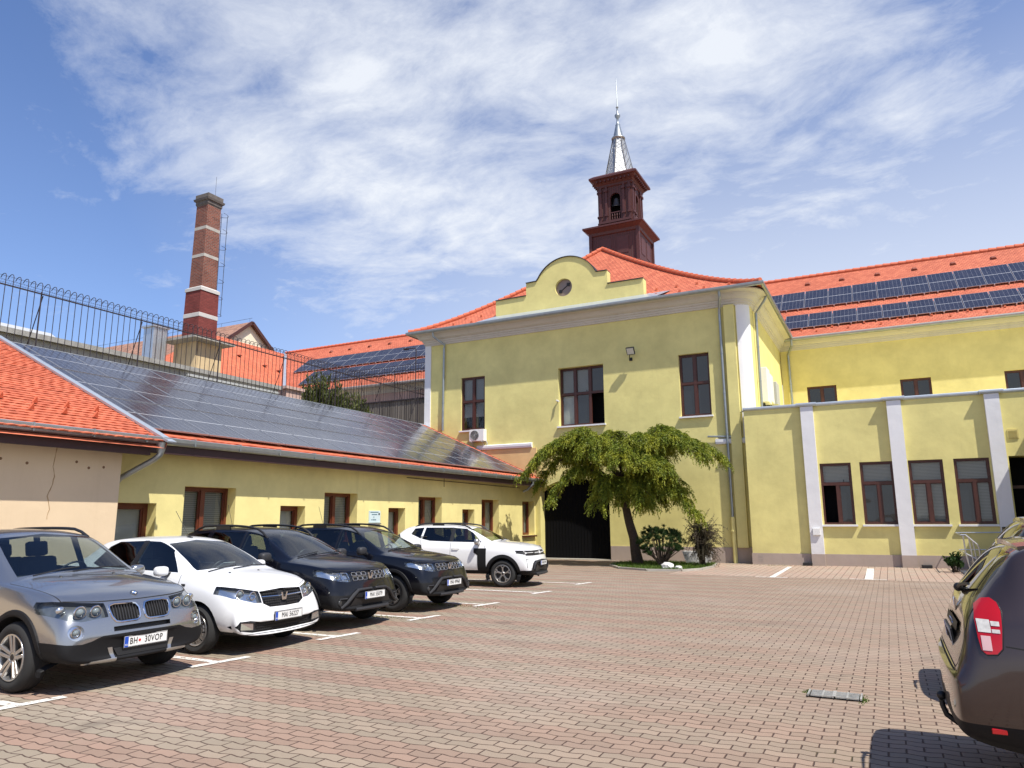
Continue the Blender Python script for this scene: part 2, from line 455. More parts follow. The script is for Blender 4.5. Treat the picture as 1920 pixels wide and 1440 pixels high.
def m_paver(name, bands=True, pitch=.1175, length=.238, zig=.014, colA=(.300, .188, .140), colB=(.300, .250, .184), square=False):
    m, nt, p = newmat(name)
    co = wpos(nt)
    sp = node(nt, 'ShaderNodeSeparateXYZ', {0: co})
    x, y = sp.outputs[0], sp.outputs[1]
    jx = node(nt, 'ShaderNodeTexNoise', {'Vector': co, 'Scale': 3.5, 'Detail': 2.0})
    y = mth(nt, 'ADD', y, mth(nt, 'MULTIPLY', mth(nt, 'SUBTRACT', jx.outputs[0], .5), .022))
    y = mth(nt, 'ADD', y, 100.0); x = mth(nt, 'ADD', x, 100.0)
    tri = mth(nt, 'PINGPONG', x, length / 2)
    tri = mth(nt, 'SMOOTH_MIN', tri, length * .36, .01)
    yz = mth(nt, 'ADD', y, mth(nt, 'MULTIPLY', tri, 0.0 if square else zig * 4 / length))
    r = mth(nt, 'DIVIDE', yz, pitch)
    ri = mth(nt, 'FLOOR', r)
    fr = mth(nt, 'FRACT', r)
    off = 0.0 if square else .5
    xo = mth(nt, 'ADD', mth(nt, 'DIVIDE', x, length), mth(nt, 'MULTIPLY', mth(nt, 'MODULO', ri, 2.0), off))
    xi = mth(nt, 'FLOOR', xo); fx = mth(nt, 'FRACT', xo)
    dy = mth(nt, 'MULTIPLY', mth(nt, 'MINIMUM', fr, mth(nt, 'SUBTRACT', 1.0, fr)), pitch)
    dx = mth(nt, 'MULTIPLY', mth(nt, 'MINIMUM', fx, mth(nt, 'SUBTRACT', 1.0, fx)), length)
    d = mth(nt, 'MINIMUM', dx, dy)
    jn = node(nt, 'ShaderNodeTexNoise', {'Vector': co, 'Scale': 14.0, 'Detail': 3.0}).outputs[0]
    jw = ramp(nt, jn, .3, .75, .0032, .0082)
    joint = mth(nt, 'SUBTRACT', 1.0, ramp(nt, mth(nt, 'DIVIDE', d, jw), .6, 1.5))
    idv = node(nt, 'ShaderNodeCombineXYZ', {0: xi, 1: ri, 2: 0.0}).outputs[0]
    wn = node(nt, 'ShaderNodeTexWhiteNoise', {'Vector': idv}, noise_dimensions='3D')
    big = node(nt, 'ShaderNodeTexNoise', {'Vector': co, 'Scale': .35, 'Detail': 4.0}).outputs[0]
    if bands:
        band = mth(nt, 'GREATER_THAN', mth(nt, 'MODULO', mth(nt, 'FLOOR', mth(nt, 'DIVIDE', mth(nt, 'ADD', ri, 2.0), 4.0)), 2.0), .5)
        fade = ramp(nt, mth(nt, 'ADD', sp.outputs[0], mth(nt, 'MULTIPLY', big, 5.0)), -5.0, 2.0, .92, .16)
        wnb = mth(nt, 'MULTIPLY', mth(nt, 'SUBTRACT', wn.outputs[0], .5), .12)
        fac = mth(nt, 'ADD', mth(nt, 'ADD', mth(nt, 'MULTIPLY', mth(nt, 'SUBTRACT', band, .5), fade), .5), wnb, clamp=True)
    else:
        fac = wn.outputs[0]
    c = mixc(nt, fac, colB, colA)
    val = ramp(nt, wn.outputs[0], 0, 1, .89, 1.09)
    hv = node(nt, 'ShaderNodeHueSaturation', {'Color': c, 'Value': val})
    c = hv.outputs[0]
    sp1 = node(nt, 'ShaderNodeTexNoise', {'Vector': co, 'Scale': 260.0, 'Detail': 2.0}).outputs[0]
    c = mixc(nt, ramp(nt, sp1, .35, .7, 0, .35), c, tuple(v * .62 for v in colB))
    st = node(nt, 'ShaderNodeTexNoise', {'Vector': co, 'Scale': .9, 'Detail': 6.0, 'Roughness': .7}).outputs[0]
    c = mixc(nt, ramp(nt, st, .52, .8, 0, .45), c, (.24, .185, .145))
    c = mixc(nt, ramp(nt, big, .5, .8, 0, .35), c, (.42, .37, .31))
    oil = node(nt, 'ShaderNodeTexNoise', {'Vector': co, 'Scale': .75, 'Detail': 3.0, 'Roughness': .45, 'Distortion': .6}).outputs[0]
    c = mixc(nt, ramp(nt, oil, .66, .74, 0, .42), c, (.10, .08, .065))
    trk = node(nt, 'ShaderNodeMapping', {'Vector': co, 'Rotation': (0, 0, .35), 'Scale': (.12, 1.1, 1)}).outputs[0]
    tr_ = node(nt, 'ShaderNodeTexNoise', {'Vector': trk, 'Scale': 1.3, 'Detail': 4.0}).outputs[0]
    c = mixc(nt, ramp(nt, tr_, .55, .75, 0, .30), c, (.17, .135, .11))
    weed = node(nt, 'ShaderNodeTexNoise', {'Vector': co, 'Scale': 1.1, 'Detail': 3.0}).outputs[0]
    jc = mixc(nt, ramp(nt, weed, .62, .72, 0, .8), (.085, .050, .038), (.07, .07, .025))
    c = mixc(nt, joint, c, jc)
    setin(nt, p, Base_Color=c, Roughness=.86, Specular_IOR_Level=.3)
    h = mth(nt, 'SUBTRACT', mth(nt, 'ADD', 1.0, mth(nt, 'MULTIPLY', sp1, .12)), joint)
    h = mth(nt, 'ADD', h, mth(nt, 'MULTIPLY', wn.outputs[0], .35))
    bump(nt, p, h, .006)
    return m
M['paver'] = m_paver('zigzag_pavers')
M['paver_sq'] = m_paver('small_square_setts', bands=False, pitch=.2, length=.2, square=True, colA=(.38, .25, .195), colB=(.41, .33, .255))
M['dirt'] = plain('bare_ground', (.26, .22, .16), .95, var=.2, scale=.6)

def m_paint_mark():
    m = bpy.data.materials.new('worn_white_paint'); m.use_nodes = True
    nt = m.node_tree; nt.nodes.clear()
    out = node(nt, 'ShaderNodeOutputMaterial')
    p = node(nt, 'ShaderNodeBsdfPrincipled', {'Base Color': (.74, .71, .65, 1), 'Roughness': .8})
    tr = node(nt, 'ShaderNodeBsdfTransparent')
    n = node(nt, 'ShaderNodeTexNoise', {'Vector': wpos(nt), 'Scale': 16.0, 'Detail': 5.0, 'Roughness': .7}).outputs[0]
    f = ramp(nt, n, .36, .50)
    mx = node(nt, 'ShaderNodeMixShader', {0: f, 1: tr.outputs[0], 2: p.outputs[0]})
    nt.links.new(mx.outputs[0], out.inputs[0])
    return m
M['mark'] = m_paint_mark()

def m_leaf(name, c1, c2, c3):
    m, nt, p = newmat(name)
    rnd = node(nt, 'ShaderNodeNewGeometry').outputs['Random Per Island']
    c = mixc(nt, rnd, c1, c2)
    n = node(nt, 'ShaderNodeTexNoise', {'Vector': wpos(nt), 'Scale': 2.2, 'Detail': 2.0}).outputs[0]
    c = mixc(nt, ramp(nt, n, .45, .75), c, c3)
    setin(nt, p, Base_Color=c, Roughness=.55, Specular_IOR_Level=.3)
    tl = node(nt, 'ShaderNodeBsdfTranslucent', {'Color': c})
    mx = node(nt, 'ShaderNodeMixShader', {0: .32, 1: p.outputs[0], 2: tl.outputs[0]})
    out = [n_ for n_ in nt.nodes if n_.type == 'OUTPUT_MATERIAL'][0]
    nt.links.new(mx.outputs[0], out.inputs[0])
    return m
M['cedar'] = m_leaf('cedar_needles', (.080, .125, .014), (.25, .285, .028), (.37, .37, .038))
M['pine'] = m_leaf('pine_needles', (.016, .042, .012), (.040, .078, .018), (.03, .07, .016))
M['shrubleaf'] = m_leaf('shrub_leaves', (.045, .070, .016), (.14, .15, .04), (.10, .11, .03))
M['dryleaf'] = m_leaf('dry_twigs', (.055, .042, .026), (.11, .085, .055), (.06, .06, .03))
M['grass'] = m_leaf('grass_blades', (.055, .11, .014), (.12, .18, .025), (.08, .14, .02))
M['bark'] = plain('bark', (.060, .042, .030), .95, var=.3, scale=14, bumpd=.02, bscale=26)
M['board'] = None
def m_board():
    m, nt, p = newmat('weathered_boards')
    co = wpos(nt)
    sp = node(nt, 'ShaderNodeSeparateXYZ', {0: co})
    f = mth(nt, 'FRACT', mth(nt, 'MULTIPLY', mth(nt, 'ADD', sp.outputs[0], 100.0), 1 / .16))
    wn = node(nt, 'ShaderNodeTexWhiteNoise', {'W': mth(nt, 'FLOOR', mth(nt, 'MULTIPLY', mth(nt, 'ADD', sp.outputs[0], 100.0), 1 / .16))}, noise_dimensions='1D').outputs[0]
    st = node(nt, 'ShaderNodeMapping', {'Vector': co, 'Scale': (6, 6, .5)}).outputs[0]
    n = node(nt, 'ShaderNodeTexNoise', {'Vector': st, 'Scale': 2.0, 'Detail': 5.0}).outputs[0]
    c = mixc(nt, mth(nt, 'MULTIPLY', mth(nt, 'ADD', wn, n), .5), (.05, .042, .036), (.24, .21, .18))
    c = mixc(nt, ramp(nt, f, .84, .95), c, (.015, .012, .01))
    setin(nt, p, Base_Color=c, Roughness=.9)
    return m
M['board'] = m_board()
# ------------------------------------------------------------------ ground
def sheet(name, x0, x1, y0, y1, z, mat, nx=1, ny=1):
    b = MB(); b.quad((x0, y0, z), (x1, y0, z), (x1, y1, z), (x0, y1, z))
    return tag(b.build(name, mat), kind='structure')
sheet('ground', -900, 900, -900, 900, -0.012, M['dirt'])
sheet('pavement', -15.0, 30, -25, 33, 0.0, M['paver'])
sheet('parking_bay', -6.4, 20, 23.15, 29.5, 0.004, M['paver_sq'])

def stripe(p, q, w=.10, z=.005):
    p = Vector((p[0], p[1], 0)); q = Vector((q[0], q[1], 0)); d = (q - p).normalized(); s = Vector((-d.y, d.x, 0)) * (w / 2)
    return [tuple(v + Vector((0, 0, z))) for v in (p - s, q - s, q + s, p + s)]
def marking(*segs):
    b = MB()
    for i, (p, q, w) in enumerate(segs):
        b.quad(*stripe(p, q, w, .006 + .002 * i))
    return tag(b.build('parking_marking', M['mark']), kind='structure')
for y in (4.35, 6.72, 8.93, 11.2, 13.5, 16.2, 18.9):
    marking(((-12.8, y), (-7.62, y), .11), ((-7.62, y - .38), (-7.50, y + .42), .12))
marking(((-3.32, 28.3), (-3.24, 23.1), .16), ((-3.7, 23.05), (-2.8, 23.05), .10))
marking(((-.72, 28.3), (-.66, 23.3), .22), ((-1.15, 23.3), (-.2, 23.3), .10))
marking(((2.0, 28.3), (2.0, 23.3), .18), ((1.6, 23.3), (2.4, 23.3), .10))

# ------------------------------------------------------------------ wall tools
class Frame2:
    """a vertical plane: point(u, z, d) with u along U, d inward (against the outward normal)"""
    def __init__(s, o, U, N):
        s.o = Vector((o[0], o[1], 0)); s.U = Vector((U[0], U[1], 0)); s.N = Vector((N[0], N[1], 0))
    def __call__(s, u, z, d=0.0):
        p = s.o + s.U * u - s.N * d
        return (p.x, p.y, z)

def wall_face(b, F, u0, u1, z0, z1, holes, uvs=False):
    us = sorted({u0, u1, *[h[0] for h in holes], *[h[1] for h in holes]})
    zs = sorted({z0, z1, *[h[2] for h in holes], *[h[3] for h in holes]})
    us = [u for u in us if u0 <= u <= u1]; zs = [z for z in zs if z0 <= z <= z1]
    for a, c in zip(us, us[1:]):
        for e, g in zip(zs, zs[1:]):
            mu, mz = (a + c) / 2, (e + g) / 2
            if any(h[0] < mu < h[1] and h[2] < mz < h[3] for h in holes): continue
            b.quad(F(a, e), F(c, e), F(c, g), F(a, g))
    for h in holes:
        a, c, e, g, d = h
        b.quad(F(a, e), F(a, e, d), F(a, g, d), F(a, g))
        b.quad(F(c, e), F(c, g), F(c, g, d), F(c, e, d))
        b.quad(F(a, g), F(a, g, d), F(c, g, d), F(c, g))
        if e > z0 + 1e-4: b.quad(F(a, e), F(c, e), F(c, e, d), F(a, e, d))

def fbox(b, F, u0, u1, z0, z1, d0, d1):
    """box between u0..u1, z0..z1 and depths d0 (outer) .. d1 (inner)"""
    P = [F(u, z, d) for d in (d0, d1) for z in (z0, z1) for u in (u0, u1)]
    b.add(P, [(0, 1, 3, 2), (4, 6, 7, 5), (0, 4, 5, 1), (2, 3, 7, 6), (0, 2, 6, 4), (1, 5, 7, 3)])

def window(parent, F, u0, u1, z0, z1, d, cols, rows, fw=.075, mat='wood_red', sill=True, panes=None, mull=.06, label=None, sillmat='white'):
    """cols: inner u fractions of mullions; rows: list of z fractions of transoms;
    panes: per (col,row) 'dark' | 'blind' | 'glass' | 'open' """
    b = MB()
    fbox(b, F, u0, u0 + fw, z0, z1, d - .06, d + .03); fbox(b, F, u1 - fw, u1, z0, z1, d - .06, d + .03)
    fbox(b, F, u0 + fw, u1 - fw, z0, z0 + fw, d - .06, d + .03); fbox(b, F, u0 + fw, u1 - fw, z1 - fw, z1, d - .06, d + .03)
    zc = [z0 + fw] + [z0 + (z1 - z0) * r for r in rows] + [z1 - fw]
    for r in rows:
        z = z0 + (z1 - z0) * r
        fbox(b, F, u0 + fw, u1 - fw, z - mull * .75, z + mull * .75, d - .07, d + .028)
    allc = []
    for j in range(len(zc) - 1):
        cj = cols[j] if (cols and isinstance(cols[0], (list, tuple))) else cols
        uc = [u0 + fw] + [u0 + (u1 - u0) * c for c in cj] + [u1 - fw]
        lo = zc[j] + (mull * .75 if j else 0); hi = zc[j + 1] - (mull * .75 if j < len(zc) - 2 else 0)
        for c in cj:
            u = u0 + (u1 - u0) * c
            fbox(b, F, u - mull, u + mull, lo, hi, d - .065, d + .026)
        for i in range(len(uc) - 1):
            a = uc[i] + (mull if i else 0); e = uc[i + 1] - (mull if i < len(uc) - 2 else 0)
            allc.append((i, j, a, e, lo, hi))
    w = b.build('window', M[mat], parent)
    if label: w['label'] = label
    for (i, j, a, e, lo, hi) in allc:
        kind = (panes or {}).get((i, j), (panes or {}).get('*', 'dark'))
        if kind == 'open':
            q = MB(); fbox(q, F, a - .25, e + .25, lo - .2, hi + .2, d + .45, d + .5); fbox(q, F, a - .28, a - .25, lo - .2, hi + .2, d + .04, d + .5); fbox(q, F, e + .25, e + .28, lo - .2, hi + .2, d + .04, d + .5); q.build('room_shade_sheet', M['gate'], w)  # black sheets stand in for the shade of the room behind
            continue
        q = MB(); s_ = .030     # inner sash
        for (x0, x1, y0, y1) in ((a, a + s_, lo, hi), (e - s_, e, lo, hi), (a + s_, e - s_, lo, lo + s_), (a + s_, e - s_, hi - s_, hi)):
            fbox(q, F, x0, x1, y0, y1, d - .03, d + .02)
        q.build('sash', M[mat], w)
        q = MB(); tl = R.uniform(-.006, .006)
        q.quad(F(a, lo, d), F(e, lo, d + tl), F(e, hi, d + tl), F(a, hi, d))
        q.build('pane', M['pane' if kind == 'dark' else 'glass'], w)
        if kind in ('blind', 'halfblind', 'curtain'):
            zl = lo if kind != 'halfblind' else lo + (hi - lo) * .45
            q = MB(); q.quad(F(a, zl, d + .07), F(e, zl, d + .07), F(e, hi, d + .07), F(a, hi, d + .07))
            q.build('blind' if kind != 'curtain' else 'curtain', M['blind' if kind != 'curtain' else 'curtain'], w)
        if kind != 'dark':
            q = MB(); q.quad(F(a, lo, d + .30), F(e, lo, d + .30), F(e, hi, d + .30), F(a, hi, d + .30)); q.build('room_shade_sheet', M['gate'], w)  # flat black sheet in place of the unlit room
    if sill:
        q = MB(); fbox(q, F, u0 - .06, u1 + .06, z0 - .07, z0 - .005, -.11, d - .02); q.build('sill', M[sillmat], w)
    return w

def sweep(b, path, prof, closed=False):
    """profile [(out, z)] swept along a 2-D path with mitred corners; outward is right of the travel direction"""
    P = [Vector((p[0], p[1])) for p in path]; n = len(P); nors = []
    for i in range(n):
        d0 = (P[i] - P[i - 1]).normalized() if i else (P[1] - P[0]).normalized()
        d1 = (P[i + 1] - P[i]).normalized() if i < n - 1 else d0
        n0 = Vector((d0.y, -d0.x)); n1_ = Vector((d1.y, -d1.x))
        m = (n0 + n1_)
        if m.length < 1e-5: m = n0
        m.normalize()
        nors.append(m / max(.35, m.dot(n0)))
    k = len(prof)
    vs = [(P[i].x + nors[i].x * o, P[i].y + nors[i].y * o, z) for i in range(n) for (o, z) in prof]
    fs = [(i * k + j, (i + 1) * k + j, (i + 1) * k + j + 1, i * k + j + 1) for i in range(n - 1) for j in range(k - 1)]
    b.add(vs, fs)
    b.poly([vs[j] for j in range(k)]); b.poly([vs[(n - 1) * k + j] for j in range(k)][::-1])

def arc2(c, r, a0, a1, n=8):
    return [(c[0] + r * math.cos(math.radians(a0 + (a1 - a0) * i / n)), c[1] + r * math.sin(math.radians(a0 + (a1 - a0) * i / n))) for i in range(n + 1)]

GUT = [(-.02, .0), (.0, .0), (.0, .05), (.02, .05), (.055, .03), (.10, .045), (.125, .09), (.125, .125), (.14, .135), (.15, .12), (.14, .085), (.11, .02), (.06, -.01), (.01, .0)]
def gutter(b, path, out, z, sc=1.0):
    sweep(b, path, [(out + (o) * sc, z + h * sc) for o, h in [(0, 0), (.0, .11), (.008, .11), (.010, .03), (.05, .006), (.10, .03), (.115, .10), (.108, .125), (.122, .135), (.134, .12), (.125, .05), (.10, .0), (.055, -.022), (.015, .0)]])

def downpipe(b, pts, r=.055, brackets=True):
    b.tube(pts, r, 10)
    if brackets:
        (x0, y0, z0), (x1, y1, z1) = pts[-2], pts[-1]
        L = abs(z0 - z1)
        for k in range(1, int(L / 2) + 1):
            t = k / (int(L / 2) + 1)
            b.lathe([(r, -.02), (r + .012, -.018), (r + .012, .018), (r, .02)], (x0 + (x1 - x0) * t, y0 + (y1 - y0) * t, z0 + (z1 - z0) * t), 'Z', 10)

def cap_tiles(b, path, r=.11, step=.33):
    """half-round ridge or hip tiles, each overlapping the next"""
    P = [Vector(p) for p in path]
    seg = [(P[i + 1] - P[i]).length for i in range(len(P) - 1)]; tot = sum(seg); n = max(2, int(tot / step))
    def at(s):
        s = min(max(s, 0), tot)
        for i, l in enumerate(seg):
            if s <= l or i == len(seg) - 1: return P[i] + (P[i + 1] - P[i]) * (s / l)
            s -= l
    for k in range(n):
        a = at(tot * k / n); c = at(tot * (k + 1.12) / n)
        b.tube([a + Vector((0, 0, .022)), c + Vector((0, 0, -.006))], [r * 1.06, r * .92], 10)

# ------------------------------------------------------------------ gatehouse (main building)
gate = thing('gatehouse', 'tall yellow gatehouse with curved gable front, red hipped roof and dark arched passage', 'building', (-12.3, 33, 0))
FX0, FX1, FY = -20.25, -4.40, 29.9
CR = .55      # rounded corner
F = Frame2((0, FY), (1, 0), (0, -1))
AX0, AX1, ASP, ATOP = -13.94, -10.66, 2.98, 3.51
b = MB()
W1 = (-18.15, -16.82, 5.98, 8.60, .14); W2 = (-12.95, -10.76, 5.87, 8.56, .30); W3 = (-7.38, -6.10, 5.92, 8.58, .22)
wall_face(b, F, FX0, FX1 - CR, .58, 10.6, [W1, W2, W3, (AX0, AX1, 0, ATOP, .5)])
# spandrels of the segmental arch
R_ = ((AX1 - AX0) ** 2 / 4 + (ATOP - ASP) ** 2) / (2 * (ATOP - ASP)); ac = ((AX0 + AX1) / 2, ATOP - R_)
th = math.degrees(math.asin((AX1 - AX0) / 2 / R_))
arc = arc2(ac, R_, 90 + th, 90 - th, 20)
for (xa, za), (xb, zb) in zip(arc, arc[1:]):
    b.quad((xa, FY, za), (xb, FY, zb), (xb, FY, ATOP + .001), (xa, FY, ATOP + .001))
    b.quad((xa, FY, za), (xa, FY + .5, za), (xb, FY + .5, zb), (xb, FY, zb))
# sides and back
b.quad((FX0, FY, 0), (FX0, 46, 0), (FX0, 46, 10.6), (FX0, FY, 10.6))
SY0, SY1 = FY + CR, 39.9
FS = Frame2((FX1, 0), (0, 1), (1, 0))
wall_face(b, FS, SY0, SY1, 0, 10.6, [(36.0, 36.6, 6.5, 7.9, .2), (37.2, 37.8, 6.2, 7.7, .2)])
b.build('wall', M['yellow'], gate)
b = MB()
ca = arc2((FX1 - CR, FY + CR), CR, -90, 0, 8)
for (xa, ya), (xb, yb) in zip(ca, ca[1:]):
    b.quad((xa, ya, 0), (xb, yb, 0), (xb, yb, 10.6), (xa, ya, 10.6))
b.build('corner_wall', M['yellow'], gate, merge=True, smooth=math.radians(40))
b = MB()
ca2 = arc2((FX1 - CR, FY + CR), CR + .05, -84, -22, 8)
for (xa, ya), (xb, yb) in zip(ca2, ca2[1:]):
    b.quad((xa, ya, 4.9), (xb, yb, 4.9), (xb, yb, 10.5), (xa, ya, 10.5))
for q in (ca2[0], ca2[-1]):
    dx, dy = (FX1 - CR) - q[0], (FY + CR) - q[1]
    b.quad((q[0], q[1], 4.9), (q[0] + dx * .12, q[1] + dy * .12, 4.9), (q[0] + dx * .12, q[1] + dy * .12, 10.5), (q[0], q[1], 10.5))
b.build('corner_pilaster', M['white'], gate, merge=True, smooth=math.radians(40))
b = MB(); fbox(b, F, -5.36, FX1 - CR + .002, .60, 10.44, -.20, .02); b.build('corner_pier', M['yellow'], gate)
b = MB(); b.box(FX0 - .03, FX0 + .32, FY - .05, FY + .3, 4.5, 10.5); b.build('corner_pilaster', M['white'], gate)
b = MB()
fbox(b, F, FX0, AX0 - .02, 0, .60, -.04, .2); b.build('plinth', M['plinth'], gate); b = MB(); fbox(b, F, AX1 + .02, FX1, 0, .60, -.04, .2)
b.build('plinth', M['plinth'], gate)
# string course
b = MB()
sweep(b, [(-17.2, FY), (-14.3, FY)], [(0, 4.98), (.10, 5.0), (.12, 5.08), (.12, 5.18), (0, 5.22)])
b.build('string_course', M['white'], gate); b = MB()
sweep(b, [(-6.0, FY), (FX1 - .1, FY)], [(0, 4.68), (.10, 4.70), (.12, 4.78), (.12, 4.88), (0, 4.92)])
b.build('string_course', M['white'], gate)
b = MB(); fbox(b, F, -17.2, -14.1, 3.5, 4.97, -.035, .02); b.build('ochre_panel', M['ochre'], gate)
# cornice
path = [(FX0, 46), (FX0, FY)] + arc2((FX1 - CR, FY + CR), CR, -90, 0, 8) + [(FX1, SY1)]
path = [(FX0, 46), (FX0, FY)] + [p for p in path[2:]]
prof = [(0, 10.42), (.05, 10.43), (.06, 10.50), (.09, 10.51), (.10, 10.60), (.14, 10.61), (.15, 10.68), (.24, 10.72), (.30, 10.80), (.33, 10.86), (.36, 10.86), (.38, 10.92), (.56, 10.965), (.64, 10.97), (.64, 11.02), (0, 11.03)]
b = MB(); sweep(b, path, prof); b.build('cornice', M['cornice'], gate, smooth=math.radians(35))
b = MB(); gutter(b, [(FX0, 44), (FX0, FY), (FX1, FY), (FX1, SY1 - .6)], .64, 10.96); b.build('gutter', M['zinc'], gate)
# downpipes
b = MB(); downpipe(b, [(-19.45, FY - .62, 10.98), (-19.45, FY - .60, 10.75), (-19.05, FY - .14, 10.35), (-19.10, FY - .11, 10.2), (-19.13, FY - .11, 6.05)]); b.build('downpipe', M['zinc'], gate)
b = MB(); downpipe(b, [(-5.40, FY - .62, 10.98), (-5.40, FY - .58, 10.75), (-5.52, FY - .18, 10.3), (-5.53, FY - .13, 10.1), (-5.50, FY - .13, 1.75)]); b.build('downpipe', M['zinc'], gate)
b = MB(); b.tube([(-5.50, FY - .12, 1.78), (-5.48, FY - .14, .0)], .085, 12); b.lathe([(.085, 0), (.1, .01), (.1, .07), (.085, .08)], (-5.5, FY - .13, 1.2), 'Z', 12)
b.build('downpipe_foot', M['yellow'], gate)
b = MB(); downpipe(b, [(FX1 + .62, 31.0, 10.98), (FX1 + .5, 31.0, 10.75), (FX1 + .13, 31.1, 10.3), (FX1 + .11, 31.1, 5.9)]); b.build('downpipe', M['zinc'], gate)
b = MB(); downpipe(b, [(-4.70, FY - .32, 5.95), (-4.98, FY - .10, 5.92), (-4.98, FY - .09, 5.0), (-5.05, FY - .10, 4.95), (-6.3, FY - .10, 5.02)], .04, False); b.build('drain_pipe', M['zinc'], gate)
# windows
window(gate, F, *W1[:4], .14, [.5], [.54], panes={(0, 0): 'halfblind', (1, 0): 'halfblind', '*': 'blind'}, mat='wood_brown')
window(gate, F, *W2[:4], .30, [[.335, .665], [.335, .665]], [.55], panes={(0, 0): 'curtain', (1, 0): 'dark', (2, 0): 'open', (0, 1): 'blind', (1, 1): 'blind', (2, 1): 'dark'}, mat='wood_brown')
window(gate, F, *W3[:4], .22, [.5], [.53], panes={'*': 'dark'}, mat='wood_brown')
b = MB(); fbox(b, F, AX0, AX1, 0, ATOP, .48, .60)
for k in range(23):
    u = AX0 + (AX1 - AX0) * k / 22
    fbox(b, F, u - .012, u + .012, .05, ATOP - .02, .465, .482)
b.build('gate_leaf', M['gate'], gate)
b = MB(); b.box(AX0, AX1, FY - .02, FY + .45, -.01, .035); b.build('threshold', M['concrete'], gate)
# hipped roof with a kick at the eaves
EX0, EX1, EY, EZ = FX0 - .66, FX1 + .66, FY - .68, 11.06
RXc, RY, RZ = -12.32, 34.65, 15.85
def g_(s): return s ** 1.28
NS = 28
def rp(x0, y0, x1, y1, s): return Vector((x0 + (x1 - x0) * s, y0 + (y1 - y0) * s, EZ + (RZ - EZ) * g_(s)))
b = MB()
def hip_plane(A, B_, C_, D_, nu):
    """eave A->B_, ridge D_->C_ (2-D), uv in metres"""
    sl = [0.0]
    for i in range(NS):
        s0, s1 = i / NS, (i + 1) / NS
        run = ((C_[0] + D_[0]) / 2 - (A[0] + B_[0]) / 2, (C_[1] + D_[1]) / 2 - (A[1] + B_[1]) / 2)
        if abs(B_[0] - A[0]) > abs(B_[1] - A[1]): rr = abs(run[1])
        else: rr = abs(run[0])
        sl.append(sl[-1] + math.hypot(rr / NS, (RZ - EZ) * (g_(s1) - g_(s0))))
    E = Vector((B_[0] - A[0], B_[1] - A[1])); L = E.length; E /= L
    def uvof(p, v): return ((Vector((p.x, p.y)) - Vector(A)).dot(E), v)
    for i in range(NS):
        s0, s1 = i / NS, (i + 1) / NS
        for k in range(nu):
            q = []
            for (s, t, v) in ((s0, k / nu, sl[i]), (s0, (k + 1) / nu, sl[i]), (s1, (k + 1) / nu, sl[i + 1]), (s1, k / nu, sl[i + 1])):
                pa = rp(A[0], A[1], D_[0], D_[1], s); pb = rp(B_[0], B_[1], C_[0], C_[1], s)
                p = pa + (pb - pa) * t; q.append((p, v))
            b.quad(*[x[0] for x in q], uv=[uvof(*x) for x in q])
hip_plane((EX0, EY), (EX1, EY), (RXc, RY), (RXc, RY), 24)
hip_plane((EX1, EY), (EX1, 46), (RXc, 46), (RXc, RY), 24)
hip_plane((EX0, 46), (EX0, EY), (RXc, RY), (RXc, 46), 24)
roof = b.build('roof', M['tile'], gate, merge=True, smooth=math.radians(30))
b = MB()
for (x, y) in ((EX0, EY), (EX1, EY)):
    cap_tiles(b, [rp(x, y, RXc, RY, i / 20) + Vector((0, 0, .05)) for i in range(21)])
cap_tiles(b, [(RXc, RY, RZ + .04), (RXc, 46, RZ + .04)])
b.build('ridge_tiles', M['tile_plain'], roof)
b = MB()
for i, (s, t) in enumerate([(s, t) for s in (.1, .22) for t in np.linspace(.03, .97, 15)]):
    pa = rp(EX0, EY, RXc, RY, s); pb = rp(EX1, EY, RXc, RY, s); p = pa + (pb - pa) * (t + (.03 if s > .2 else 0))
    b.obox(p + Vector((0, 0, .05)), (.10, .05, .09))
b.build('snow_guards', M['tile_plain'], roof)
# curved gable in front of the roof
PY0, PY1 = FY - .10, FY + .32
out = [(-16.15, 11.1), (-16.15, 12.22), (-14.50, 12.24), (-14.50, 12.86), (-13.95, 12.88)]
rr = 1.63; cc = (-12.43, 12.21); a0 = math.degrees(math.asin((12.88 - 12.21) / rr))
out += [(x, z) for x, z in arc2(cc, rr, 180 - a0, a0, 28)][1:-1]
out += [(-10.93, 12.86), (-10.40, 12.84), (-10.40, 12.21), (-8.73, 12.20), (-8.73, 11.1)]
cwc, cwr = (-12.56, 12.38), .43
circ = [(cwc[0] + cwr * math.cos(2 * PI * k / 40), cwc[1] + cwr * math.sin(2 * PI * k / 40)) for k in range(40)]
def gable_mesh():
    bm = bmesh.new()
    def loop(pts, y): 
        vs = [bm.verts.new((x, y, z)) for x, z in pts]
        return vs, [bm.edges.new((vs[i], vs[(i + 1) % len(vs)])) for i in range(len(vs))]
    vo, eo = loop(out, PY0); vc, ec = loop(circ, PY0)
    bmesh.ops.triangle_fill(bm, edges=eo + ec, use_beauty=True)
    vb, eb = loop(out, PY1); vcb, ecb = loop(circ, PY0 + .16)
    bmesh.ops.triangle_fill(bm, edges=eb, use_beauty=True)
    n = len(out)
    for i in range(n): bm.faces.new((vo[i], vo[(i + 1) % n], vb[(i + 1) % n], vb[i]))
    for i in range(40): bm.faces.new((vc[i], vc[(i + 1) % 40], vcb[(i + 1) % 40], vcb[i]))
    bmesh.ops.recalc_face_normals(bm, faces=bm.faces)
    off = origin_of(gate)
    bmesh.ops.translate(bm, vec=-off, verts=bm.verts)
    me = bpy.data.meshes.new('curved_gable'); bm.to_mesh(me); bm.free(); me.materials.append(M['yellow'])
    o = bpy.data.objects.new('curved_gable', me); COL.objects.link(o); o.parent = gate
    return o
ped = gable_mesh()
b = MB()
cp = out[1:-1]
